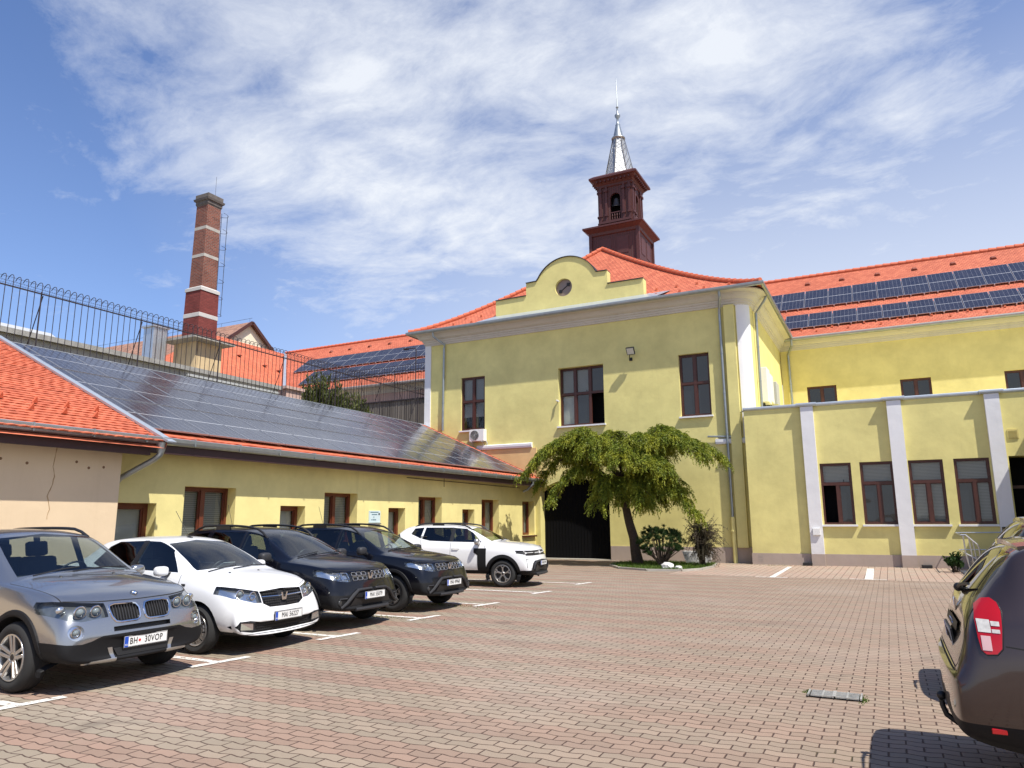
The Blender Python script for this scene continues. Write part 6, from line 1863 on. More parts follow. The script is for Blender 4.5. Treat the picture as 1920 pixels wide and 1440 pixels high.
def seats(car, xf, floor=.35, steer=True, dash=None, wdt=.66):
    def seat(x, y):
        t = bpy.data.objects.new('seat', None); COL.objects.link(t); t.parent = car; t.location = (0, 0, 0)
        b = MB(); b.obox((x + .22, y, floor + .22), (.5, .48, .18), Vector((1, 0, .12)).normalized(), Vector((0, 1, 0))); b.build('cushion', M['seat'], t, world=False, bevel=.04)
        U = Vector((-.28, 0, 1)).normalized(); b = MB(); b.obox(Vector((x - .08, y, floor + .56)), (.62, .46, .14), U, Vector((0, 1, 0))); b.build('backrest', M['seat'], t, world=False, bevel=.05)
        b = MB(); b.obox(Vector((x - .20, y, floor + .96)), (.19, .26, .10), U, Vector((0, 1, 0))); b.build('headrest', M['seat'], t, world=False, bevel=.03)
    for y in (-.36, .36): seat(xf, y)
    b = MB(); b.obox((xf - .95, 0, floor + .52), (.62, 1.25, .16), Vector((-.3, 0, 1)).normalized(), Vector((0, 1, 0)))
    for y in (-.38, .38): b.obox((xf - 1.06, y, floor + .92), (.17, .25, .1), Vector((-.3, 0, 1)).normalized(), Vector((0, 1, 0)))
    b.build('rear_bench', M['seat'], car, world=False, bevel=.03)
    if dash:
        b = MB(); b.obox(dash, (.50, 1.30, .18), Vector((1, 0, .10)).normalized(), Vector((0, 1, 0))); b.build('dashboard', M['liner'], car, world=False, bevel=.05)
        c = Vector((dash[0] - .36, .36, dash[2] + .04)); U = Vector((0, 1, 0)); W_ = Vector((.45, 0, 1)).normalized()
        b = MB(); b.tube([c + U * (.185 * math.cos(a)) + W_ * (.185 * math.sin(a)) for a in np.linspace(0, 2 * PI, 25)], .014, 6, False)
        b.bar(c - U * .18, c + U * .18, .03, .02); b.bar(c, c - W_ * .17, .03, .02); b.build('steering_wheel', M['black'], car, world=False, smooth=True)
    b = MB(); b.box(-2.9, .1, -.74, .74, floor - .03, floor); b.build('cabin_floor', M['liner'], car, world=False)

def mirror(S, car, x, z, sd, mat, size=(.16, .22, .15), out=.10, y0=None):
    p = S.side(x, z - .04, sd); y = (abs(p.y) if y0 is None else y0)
    t = bpy.data.objects.new('door_mirror', None); COL.objects.link(t); t.parent = car
    c = Vector((x + .01, sd * (y + out), z + size[2] * .12))
    b = MB(); b.ball((0, 0, 0), 1.0, 20, 14)
    pw_ = lambda q, e: math.copysign(abs(q) ** e, q)
    b.v = [(c.x + pw_(v[0], .8) * size[0] * .5, c.y + pw_(v[1], .62) * size[1] * .5, c.z + pw_(v[2], .62) * size[2] * .5 - .10 * size[2] * sd * v[1] * -1 * 0) for v in b.v]
    for i, v in enumerate(b.v):      # flat back where the glass sits
        if v[0] < c.x - size[0] * .22: b.v[i] = (c.x - size[0] * .22, v[1], v[2])
    b.build('mirror_housing', mat, t, world=False, smooth=True)
    b = MB(); b.lathe([(0, 0), (.5, 0)], (0, 0, 0), 'X', 20)
    b.v = [(c.x - size[0] * .22 - .003, c.y + v[1] * size[1] * .82, c.z + v[2] * size[2] * .80) for v in b.v]
    b.build('mirror_glass', M['chrome'], t, world=False)
    b = MB(); b.bar((x + .02, sd * (y - .02), z - .02), (c.x + .01, c.y - sd * .04, c.z - size[2] * .40), .07, .035); b.build('mirror_arm', M['black'], t, world=False)

def finish(S, car, mats, liner=True):
    """what is left of the shell becomes the painted body"""
    for f in S.bm.faces:
        c = f.calc_center_median()
        if f.normal.z < -.75 and c.z < .55: f.material_index = 2
    body = S.mesh('body', list(S.bm.faces), mats, car)
    fs = [f for f in S.bm.faces if f.calc_center_median().z > .50 and f.material_index != 2]
    if liner: S.mesh('cabin_lining', fs, M['liner'], car, depth=.022, flip=True)
    return body

def arches(S, car, xs, r, z, depth=.42):
    for x in xs:
        p = circ_poly((x, z), r, 28)
        for cond in (lambda c, n: c.y < -.45, lambda c, n: c.y > .45):
            fs = S.cut(p, 'side', cond); bmesh.ops.delete(S.bm, geom=fs, context='FACES')
        for sd in (-1, 1):
            b = MB()
            pts = []
            for k in range(29):
                a = math.radians(-8 + 196 * k / 28); px, pz = x + r * math.cos(a), z + r * math.sin(a)
                pts.append((px, pz))
            yi = .40
            for (pa, pb) in zip(pts, pts[1:]):
                qa = S.side(pa[0], max(pa[1], .30), sd); qb = S.side(pb[0], max(pb[1], .30), sd)
                b.quad((pa[0], qa.y, pa[1]), (pb[0], qb.y, pb[1]), (pb[0], sd * yi, pb[1]), (pa[0], sd * yi, pa[1]))
            b.poly([(px, sd * yi, pz) for px, pz in pts])
            b.build('wheel_well', M['well'], car, world=False)

def arch_trim(S, car, x, r, z, sd, mat, wdt=.065, out=.016, a0=-22, a1=202):
    """plastic lip round a wheel arch, following the flank"""
    b = MB(); n = 30; rows = []
    for i in range(n + 1):
        a = math.radians(a0 + (a1 - a0) * i / n); row = []
        for rr_, o in ((r - .008, -.05), (r - .008, out), (r + .012, out + .006), (r + wdt - .012, out + .002), (r + wdt, -.004)):
            px, pz = x + rr_ * math.cos(a), z + rr_ * math.sin(a); q = S.side(px, max(pz, .26), sd)
            row.append((px, q.y + sd * o, pz))
        rows.append(row)
    for ra, rb in zip(rows, rows[1:]):
        for k in range(4): b.quad(ra[k], rb[k], rb[k + 1], ra[k + 1])
    return b.build('arch_trim', mat, car, world=False, smooth=math.radians(40))

def handle(S, car, x, z, sd, mat):
    p = S.side(x, z, sd); b = MB(); y = p.y + sd * .03
    b.tube([(x - .10, p.y, z), (x - .085, y, z), (x + .085, y, z), (x + .10, p.y, z)], .013, 6); return b.build('door_handle', mat, car, world=False, smooth=True)

def lamp(S, car, polys, cond, depth=.05, ref='reflector', name='headlight', axis='front'):
    """clear cover over a reflector housing"""
    out = []
    for p in polys:
        fs = S.cut(p, axis, cond)
        if not fs: print('EMPTY lamp'); continue
        o = S.mesh(name, fs, M['lens'], car, depth=.001)
        S.mesh('reflector', fs, [M[ref], M['lampdark']], o, depth=depth, rim=1)
        bmesh.ops.delete(S.bm, geom=fs, context='FACES'); out.append(o)
    return out

def ringlamp(S, parent, y, z, r, off=-.03, bulb=True):
    p = S.front(y, z, off); n = S.nrm(S.front(y, z)); n = Vector((1, n.y * .5, 0)).normalized()
    b = MB(); U = n.cross(Vector((0, 0, 1))).normalized(); W_ = U.cross(n)
    b.tube([p + U * (r * math.cos(a)) + W_ * (r * math.sin(a)) for a in np.linspace(0, 2 * PI, 21)], r * .16, 6, False)
    b.build('lamp_ring', M['chrome'], parent, world=False, smooth=True)
    if bulb:
        b = MB(); b.ball(p - n * .015, r * .74, 14, 8); b.build('projector_lens', plain('projector', (.16, .19, .20), .04, spec=.9), parent, world=False, smooth=True)

def wiper(S, car, pts, rear=False):
    b = MB(); b.tube(pts, .009, 5); return b.build('wiper', M['black'], car, world=False)

def shield_badge(S, car, y, z, s=.05, off=.012):
    p = S.front(y, z); x = p.x + off
    b = MB()
    b.prism([(x, y - s, z + s * .8), (x, y - s * .55, z + s * .8), (x, y - s * .30, z - s * .25), (x, y + s * .30, z - s * .25), (x, y + s * .55, z + s * .8), (x, y + s, z + s * .8), (x, y + s * .62, z - s * .85), (x, y - s * .62, z - s * .85)], (.012, 0, 0))
    return b.build('front_badge', M['chrome'], car, world=False)
# ------------------------------------------------------------------ grey estate-like SUV, nearest of the parked row
def grey_suv(loc, yaw):
    car = thing('parked_car', 'grey metallic SUV with twin rounded grilles and number BH 30VOP, nearest in the row', 'car', loc, yaw, 'cars parked along the low yellow range')
    st = [(-3.74, .60, .5, .62, .82, .62, .96, .60, 1.0, .5, 1.01), (-3.70, .45, .7, .82, .88, .81, 1.08, .76, 1.12, .62, 1.15), (-3.55, .36, .78, .88, .90, .875, 1.11, .83, 1.46, .61, 1.51), (-3.30, .32, .80, .91, .91, .90, 1.11, .85, 1.545, .625, 1.60),
          (-2.8, .29, .80, .92, .91, .905, 1.10, .865, 1.575, .635, 1.640), (-2.0, .28, .80, .922, .91, .906, 1.095, .868, 1.585, .642, 1.655), (-1.45, .28, .80, .922, .91, .906, 1.085, .866, 1.575, .636, 1.64), (-1.2, .28, .80, .922, .91, .906, 1.08, .866, 1.53, .64, 1.59),
          (-.95, .28, .80, .922, .91, .905, 1.075, .865, 1.41, .665, 1.465), (-.68, .28, .80, .922, .905, .905, 1.07, .862, 1.25, .70, 1.30), (-.42, .28, .80, .920, .90, .902, 1.06, .855, 1.11, .735, 1.150), (-.34, .28, .80, .92, .90, .90, 1.055, .85, 1.085, .70, 1.13),
          (0, .28, .80, .915, .88, .90, 1.025, .835, 1.06, .62, 1.10), (.32, .27, .80, .912, .84, .895, .98, .81, 1.01, .56, 1.045), (.55, .27, .80, .90, .78, .87, .93, .78, .955, .52, .975), (.68, .27, .76, .875, .72, .845, .87, .745, .885, .48, .895),
          (.765, .275, .76, .868, .62, .835, .755, .75, .77, .48, .775), (.815, .285, .72, .82, .52, .79, .60, .70, .605, .46, .61), (.845, .31, .62, .74, .46, .70, .51, .62, .513, .42, .515)]
    S = Shell(st, bow=.085, crease=[('cross', -.42, .6, (6, 9)), ('long', 6, .45, (-3.4, .4)), ('long', 7, .55, (-3.3, -.5)), ('long', 5, .25, (-3.4, .5))])
    arches(S, car, (0, -2.795), .415, .355)
    # windscreen and side glass
    wsp = sym([(0, 1.165), (.40, 1.155), (.685, 1.125), (.625, 1.36), (.565, 1.535), (0, 1.585)])
    S.take('windscreen', wsp, 'front', lambda c, n: n.x > .2 and -1.6 < c.x < -.3 and c.z > 1.1, M['carglass'], car)
    for cond in (isR, isL):
        for nm, p, g in (('front_window', [(-.66, 1.115), (-1.62, 1.125), (-1.58, 1.535), (-1.22, 1.52), (-1.0, 1.40)], 'carglass'), ('rear_window', [(-1.72, 1.125), (-2.62, 1.14), (-2.42, 1.54), (-1.69, 1.54)], 'carglass'), ('quarter_window', [(-2.72, 1.145), (-3.32, 1.19), (-3.14, 1.49), (-2.54, 1.54)], 'carglass')):
            S.take(nm, p, 'side', lambda c, n, k=cond: k(c, n) and c.z > 1.08, M[g], car, depth=.004, rim=0)
        for p in (strip((-.60, 1.07), (-.56, .40)), strip((-1.67, 1.08), (-1.66, .36)), strip((-2.66, 1.09), (-2.50, .70))): S.mark(p, 'side', cond, 1)
        S.mark([(.42, .22), (-3.2, .22), (-3.2, .38), (.42, .38)], 'side', cond, 3)
    S.take('rear_screen', sym([(0, 1.16), (.60, 1.16), (.54, 1.46), (0, 1.48)]), 'front', isrear, M['carglass'], car)
    # bonnet shut lines
    for s_ in (1, -1): S.mark(strip((-.36, s_ * .80), (.56, s_ * .745), .010), 'top', lambda c, n: n.z > .4, 1)
    S.mark(sym([(0, .878), (.45, .885), (.74, .905), (.74, .915), (.45, .896), (0, .888)]), 'front', isfront, 1)
    # lamps
    hl = [(.385, .735), (.395, .872), (.62, .893), (.80, .915), (.94, .895), (.935, .82), (.78, .735), (.66, .712)]
    for o in lamp(S, car, [hl, mir(hl)], isfront, .055, 'lampgrey'):
        sg = 1 if o.data.vertices[0].co.y > 0 else -1
        ringlamp(S, o, sg * .49, .80, .054, -.02); ringlamp(S, o, sg * .645, .80, .058, -.02)
        b = MB(); p = S.front(sg * .78, .83, -.03); b.ball(p, .05, 12, 8, (.5, 1, .8)); b.build('turn_lamp', M['reflector'], o, world=False, smooth=True)
    for sg in (1, -1):
        kid = [(.030, .72), (.030, .80), (.055, .84), (.10, .852), (.30, .857), (.355, .842), (.365, .80), (.345, .73), (.31, .685), (.26, .674), (.08, .676), (.045, .69)]
        p = kid if sg == 1 else mir(kid)
        g = S.take('kidney_grille', p, 'front', isfront, [M['black'], M['chrome']], car, depth=.035, rim=1)
        b = MB(); loop = [S.front(u, v, .004) for u, v in p]; b.tube(loop + [loop[0]], .0115, 6, False); b.build('grille_surround', M['chrome'], g, world=False, smooth=True)
        b = MB()
        for k in range(10):
            y = sg * (.052 + k * .0325); b.bar(S.front(y, .69, -.018), S.front(y, .845, -.018), .008, .022, Vector((1, 0, 0)))
        b.build('grille_bars', M['trim_grey'], g, world=False)
        f = S.take('fog_lamp', circ_poly((sg * .715, .612), .075, 20), 'front', isfront, [M['reflector'], M['p_silver']], car, depth=.03, rim=1)
        ringlamp(S, f, sg * .715, .612, .046, -.012)
    S.take('air_slot', sym([(0, .583), (.34, .585), (.34, .632), (0, .636)]), 'front', isfront, [M['black'], M['black']], car, depth=.04, rim=1)
    # lower bumper in black plastic with a grey centre
    low = sym([(0, .345), (.30, .345), (.34, .43), (.50, .43), (.62, .36), (.56, .30), (.35, .29), (0, .285)][::-1])
    for sg in (1, -1):
        for p in ([(.315, .318), (.355, .318), (.395, .43), (.345, .43)], [(.30, .290), (.60, .290), (.56, .318), (.30, .318)]): S.take('skid_trim', p if sg == 1 else mir(p), 'front', lambda c, n: c.x > .3, M['alloy'], car, depth=-.012, rim=0)
    dk = S.take('bumper_trim', sym([(0, .27), (.60, .25), (.95, .25), (.95, .535), (.80, .505), (.66, .495), (.56, .515), (.46, .555), (0, .560)]), 'front', lambda c, n: c.x > .30 and n.z > -.8, M['trim'], car, depth=-.006)
    b = MB()
    for (y0, y1) in ((-.33, .33),):
        pts = [(-.33, .415), (-.29, .335), (.29, .335), (.33, .415)]
        b.prism([S.front(y, z, .010) for y, z in pts][::-1], (.006, 0, 0))
    b.build('lower_intake', M['black'], car, world=False)
    plate(car, S.front(0, .462) + Vector((.03, .03, 0)), ('BH', '30VOP'), dot=True)
    c = S.front(0, .925); n = S.nrm(S.front(0, .92)); c = S.top(.60, 0, .004); n = S.nrm(c)
    b = MB(); U = Vector((0, 1, 0)); V_ = n.cross(U)
    def disc_(r, h): return [c + n * h + U * (r * math.cos(a)) + V_ * (r * math.sin(a)) for a in np.linspace(0, 2 * PI, 25)[:-1]]
    b.prism(disc_(.041, 0), n * .006); rb = b.build('bonnet_badge', M['chrome'], car, world=False)
    b = MB(); b.poly(disc_(.036, .0066)); b.build('badge_ring', M['ink'], rb, world=False)
    for q in range(4):
        b = MB(); a = np.linspace(q * PI / 2, (q + 1) * PI / 2, 7); b.poly([c + n * .0072] + [c + n * .0072 + U * (.024 * math.cos(t)) + V_ * (.024 * math.sin(t)) for t in a]); b.build('badge_quarter', M['platewhite' if q % 2 else 'bluebadge'], rb, world=False)
    for sd in (-1, 1):
        roof_rail(S, car, -3.25, -1.25, .60, .055, M['black'], sd); mirror(S, car, -.74, 1.085, sd, M['p_silver'], (.14, .19, .13), .11); handle(S, car, -1.50, .96, sd, M['p_silver']); handle(S, car, -2.45, .97, sd, M['p_silver'])
        for x in (0, -2.795): arch_trim(S, car, x, .415, .355, sd, M['trim'], .06, .012); wheel(car, x, sd, .352, .235, .232, 'y5', .80)
    for sg in (1, -1):
        b = MB(); p = S.top(-.25, sg * .32, .0); b.ball(p, .018, 8, 6, (1.3, 1, .7)); b.build('washer_jet', M['black'], car, world=False)
    wiper(S, car, [S.top(-.38, -.1, .02), S.top(-.44, .3, .03), S.top(-.46, .62, .03)]); wiper(S, car, [S.top(-.38, -.55, .02), S.top(-.44, -.2, .03), S.top(-.46, .02, .03)])
    seats(car, -1.75, .42, dash=(-.78, 0, 1.02))
    finish(S, car, [M['p_silver'], M['seam'], M['well'], M['trim']])
    return car
grey_suv((-8.20, 5.50, 0), 0.0)

# ------------------------------------------------------------------ white saloon
def white_saloon(loc, yaw):
    car = thing('parked_car', 'white saloon with chrome winged grille bar and number MAI 56227, second in the row', 'car', loc, yaw, 'cars parked along the low yellow range')
    st = [(-3.55, .52, .5, .56, .80, .55, .93, .52, .96, .48, .965), (-3.50, .38, .68, .76, .86, .74, 1.03, .68, 1.06, .60, 1.07), (-3.25, .30, .74, .835, .87, .82, 1.05, .76, 1.085, .62, 1.10), (-2.88, .25, .74, .86, .87, .845, 1.05, .79, 1.11, .62, 1.135),
          (-2.55, .22, .74, .866, .87, .85, 1.05, .795, 1.345, .57, 1.385), (-2.28, .22, .74, .866, .87, .85, 1.05, .795, 1.445, .555, 1.485), (-1.8, .22, .74, .866, .87, .85, 1.045, .795, 1.475, .557, 1.518), (-1.3, .22, .74, .866, .86, .85, 1.035, .795, 1.462, .557, 1.510),
          (-1.02, .22, .74, .866, .86, .85, 1.025, .795, 1.405, .575, 1.450), (-.68, .22, .74, .866, .85, .85, 1.01, .793, 1.255, .625, 1.295), (-.36, .22, .74, .866, .84, .85, .99, .79, 1.09, .68, 1.118), (-.20, .22, .74, .866, .83, .85, .98, .785, 1.03, .695, 1.055), (-.12, .22, .74, .866, .83, .85, .97, .78, 1.0, .66, 1.03),
          (.15, .22, .74, .862, .81, .845, .935, .775, .965, .60, .99), (.42, .22, .74, .853, .76, .825, .885, .755, .91, .54, .93), (.58, .22, .73, .83, .70, .79, .835, .72, .855, .50, .868), (.665, .22, .70, .80, .64, .76, .765, .68, .785, .46, .795),
          (.735, .215, .72, .812, .54, .775, .625, .68, .64, .46, .645), (.785, .22, .68, .77, .42, .735, .465, .64, .468, .44, .47), (.805, .235, .60, .69, .36, .66, .385, .59, .388, .40, .39)]
    S = Shell(st, bow=.11, crease=[('cross', -.20, .6, (6, 9)), ('long', 6, .4, (-3.3, .3)), ('long', 7, .5, (-2.6, -.4)), ('long', 5, .15, (-3.3, .4))])
    arches(S, car, (0, -2.634), .372, .312)
    S.take('windscreen', sym([(0, 1.075), (.42, 1.066), (.64, 1.055), (.575, 1.27), (.515, 1.408), (0, 1.452)]), 'front', lambda c, n: n.x > .2 and -1.3 < c.x < -.1 and c.z > 1.03, M['carglass'], car)
    for cond in (isR, isL):
        S.take('front_window', [(-.50, 1.03), (-1.40, 1.055), (-1.385, 1.445), (-1.10, 1.435), (-.84, 1.34)], 'side', lambda c, n, k=cond: k(c, n) and c.z > 1.0, M['carglass'], car, depth=.004, rim=0)
        S.take('rear_window', [(-1.50, 1.06), (-2.14, 1.075), (-2.33, 1.12), (-2.16, 1.36), (-2.0, 1.43), (-1.475, 1.447)], 'side', lambda c, n, k=cond: k(c, n) and c.z > 1.0, M['carglass'], car, depth=.004, rim=0)
        S.mark([(-1.40, 1.045), (-1.50, 1.05), (-1.475, 1.452), (-1.385, 1.452)], 'side', cond, 4)
        for p in (strip((-.41, 1.0), (-.37, .36)), strip((-1.45, 1.04), (-1.44, .32)), strip((-2.36, 1.04), (-2.16, .66)), strip((-.36, .33), (-2.2, .33))): S.mark(p, 'side', cond, 1)
    for s_ in (1, -1): S.mark(strip((-.22, s_ * .74), (.50, s_ * .665), .005), 'top', lambda c, n: n.z > .4, 1)
    S.mark(sym([(0, .812), (.40, .815), (.62, .852), (.62, .857), (.40, .820), (0, .817)]), 'front', isfront, 1)
    hl = [(.40, .640), (.405, .790), (.60, .832), (.76, .868), (.875, .875), (.875, .81), (.76, .72), (.52, .648)]
    for o in lamp(S, car, [hl, mir(hl)], isfront, .05):
        sg = 1 if o.data.vertices[0].co.y > 0 else -1
        ringlamp(S, o, sg * .66, .77, .05, -.02); ringlamp(S, o, sg * .50, .735, .05, -.02, False)
    g = S.take('grille', sym([(0, .572), (.28, .578), (.385, .63), (.395, .785), (0, .803)]), 'front', isfront, [M['black'], M['black']], car, depth=.035, rim=1)
    b = MB()
    for z in (.60, .635, .665, .75, .78):
        for sg in (1, -1):
            n = 8 if z > .6 else 6
            for k in range(n):
                y0 = .055 + k * .042
                if y0 + .036 > (.38 if z > .63 else .30): break
                b.bar(S.front(sg * y0, z, -.012), S.front(sg * (y0 + .034), z, -.012), .012, .016, Vector((1, 0, 0)))
    b.build('grille_mesh', M['trim_grey'], g, world=False)
    b = MB()
    for sg in (1, -1): b.tube([S.front(sg * y, .705 + .01 * (y / .38), .0) for y in np.linspace(.04, .385, 8)], .009, 6)
    b.build('grille_bar', M['chrome'], g, world=False, smooth=True)
    shield_badge(S, car, 0, .702, .062)
    it = sym([(0, .268), (.58, .282), (.76, .318), (.80, .37), (.76, .435), (.62, .435), (.45, .405), (0, .398)])
    gi = S.take('lower_intake', it, 'front', lambda c, n: c.x > .25 and n.x > .05, [M['black'], M['black']], car, depth=.035, rim=1)
    b = MB()
    for r_ in range(3):
        for k in range(-13, 14):
            y = k * .038 + .019 * (r_ % 2); z = .295 + r_ * .036
            if abs(y) > .5: continue
            b.bar(S.front(y - .015, z, -.02), S.front(y, z + .015, -.02), .006, .01, Vector((1, 0, 0))); b.bar(S.front(y, z + .015, -.02), S.front(y + .015, z, -.02), .006, .01, Vector((1, 0, 0)))
    b.build('intake_mesh', M['trim_grey'], gi, world=False)
    for sg in (1, -1):
        b = MB(); b.prism([S.front(sg * y, z, .0) + Vector((-.02, 0, 0)) for y, z in ((.56, .315), (.57, .395), (.745, .415), (.75, .33))], (.014, 0, 0)); f = b.build('fog_lamp', M['reflector'], car, world=False)
        b = MB(); loop = [S.front(sg * y, z, .002) for y, z in ((.545, .305), (.555, .405), (.755, .425), (.76, .32))]; b.tube(loop + [loop[0]], .007, 5, False); b.build('fog_surround', M['trim_grey'], f, world=False)
    S.mark(sym([(0, .245), (.80, .265), (.80, .273), (0, .253)]), 'front', isfront, 1)
    plate(car, S.front(0, .455) + Vector((.022, .02, 0)), 'MAI 56227')
    for sd in (-1, 1):
        mirror(S, car, -.68, 1.035, sd, M['p_white'], (.15, .20, .135), .11); handle(S, car, -1.30, .90, sd, M['p_white']); handle(S, car, -2.15, .92, sd, M['p_white'])
        b = MB(); p = S.side(-.30, .875, sd, .006); b.obox(p, (.07, .012, .03)); b.build('side_repeater', M['trim_grey'], car, world=False, bevel=.004)
        for x in (0, -2.634): wheel(car, x, sd, .312, .185, .205, 'cover', .765)
    for y in (-.30, .24):
        b = MB(); b.ball(S.top(-.02, y), .016, 8, 6, (1.4, 1, .8)); b.build('washer_jet', M['black'], car, world=False)
    p = S.top(-1.22, .0); b = MB(); b.ball(p, .045, 10, 6, (1.4, .7, .5)); b.tube([p + Vector((-.02, 0, .02)), p + Vector((-.34, 0, .40))], .004, 5); b.build('aerial', M['black'], car, world=False)
    b = MB(); q = S.top(-.42, .02); b.obox((q.x - .06, .05, q.z - .06), (.16, .22, .006), Vector((1, 0, .5)).normalized(), Vector((0, 1, 0))); b.build('parking_note', M['platewhite'], car, world=False)
    wiper(S, car, [S.top(-.16, -.1, .015), S.top(-.22, .3, .02), S.top(-.25, .60, .02)]); wiper(S, car, [S.top(-.16, -.55, .015), S.top(-.22, -.2, .02), S.top(-.25, .02, .02)])
    seats(car, -1.55, .30, dash=(-.58, 0, .92))
    finish(S, car, [M['p_white'], M['seam'], M['well'], M['trim'], M['black']])
    return car
white_saloon((-8.33, 7.80, 0), math.radians(1.5))

# ------------------------------------------------------------------ boxy SUV shell shared by the dark cars
SUV = [(-3.50, .66, .5, .62, .82, .62, .92, .60, .95, .5, .96), (-3.46, .46, .70, .80, .80, .795, 1.02, .74, 1.08, .6, 1.10), (-3.36, .38, .76, .86, .84, .845, 1.10, .78, 1.22, .59, 1.25), (-3.20, .33, .78, .875, .92, .865, 1.12, .80, 1.42, .58, 1.465), (-3.06, .35, .79, .89, .92, .88, 1.12, .82, 1.53, .585, 1.585),
       (-2.7, .32, .80, .90, .92, .888, 1.11, .835, 1.56, .60, 1.61), (-2.2, .30, .80, .90, .92, .89, 1.10, .84, 1.575, .61, 1.632), (-1.7, .30, .80, .90, .91, .89, 1.09, .84, 1.565, .61, 1.625), (-1.3, .30, .80, .90, .91, .89, 1.08, .84, 1.52, .607, 1.585), (-1.02, .30, .80, .90, .90, .89, 1.07, .84, 1.42, .63, 1.475),
       (-.70, .30, .80, .90, .90, .89, 1.06, .84, 1.26, .67, 1.305), (-.40, .30, .80, .90, .89, .89, 1.05, .835, 1.115, .715, 1.145), (-.32, .30, .80, .90, .89, .89, 1.045, .83, 1.09, .68, 1.125), (0, .30, .80, .90, .87, .89, 1.025, .83, 1.065, .62, 1.095), (.35, .30, .80, .90, .83, .88, .99, .82, 1.02, .58, 1.045),
       (.58, .29, .79, .885, .78, .86, .95, .785, .975, .53, .985), (.685, .285, .76, .86, .72, .83, .885, .745, .905, .50, .912), (.755, .285, .76, .85, .60, .82, .745, .74, .762, .48, .767), (.805, .30, .70, .80, .50, .765, .565, .68, .572, .46, .575), (.838, .33, .60, .71, .44, .67, .475, .60, .478, .42, .48)]
SUVC = [('cross', -.40, .6, (6, 9)), ('long', 6, .45, (-3.3, .45)), ('long', 7, .5, (-3.2, -.5)), ('long', 5, .3, (-3.3, .5))]

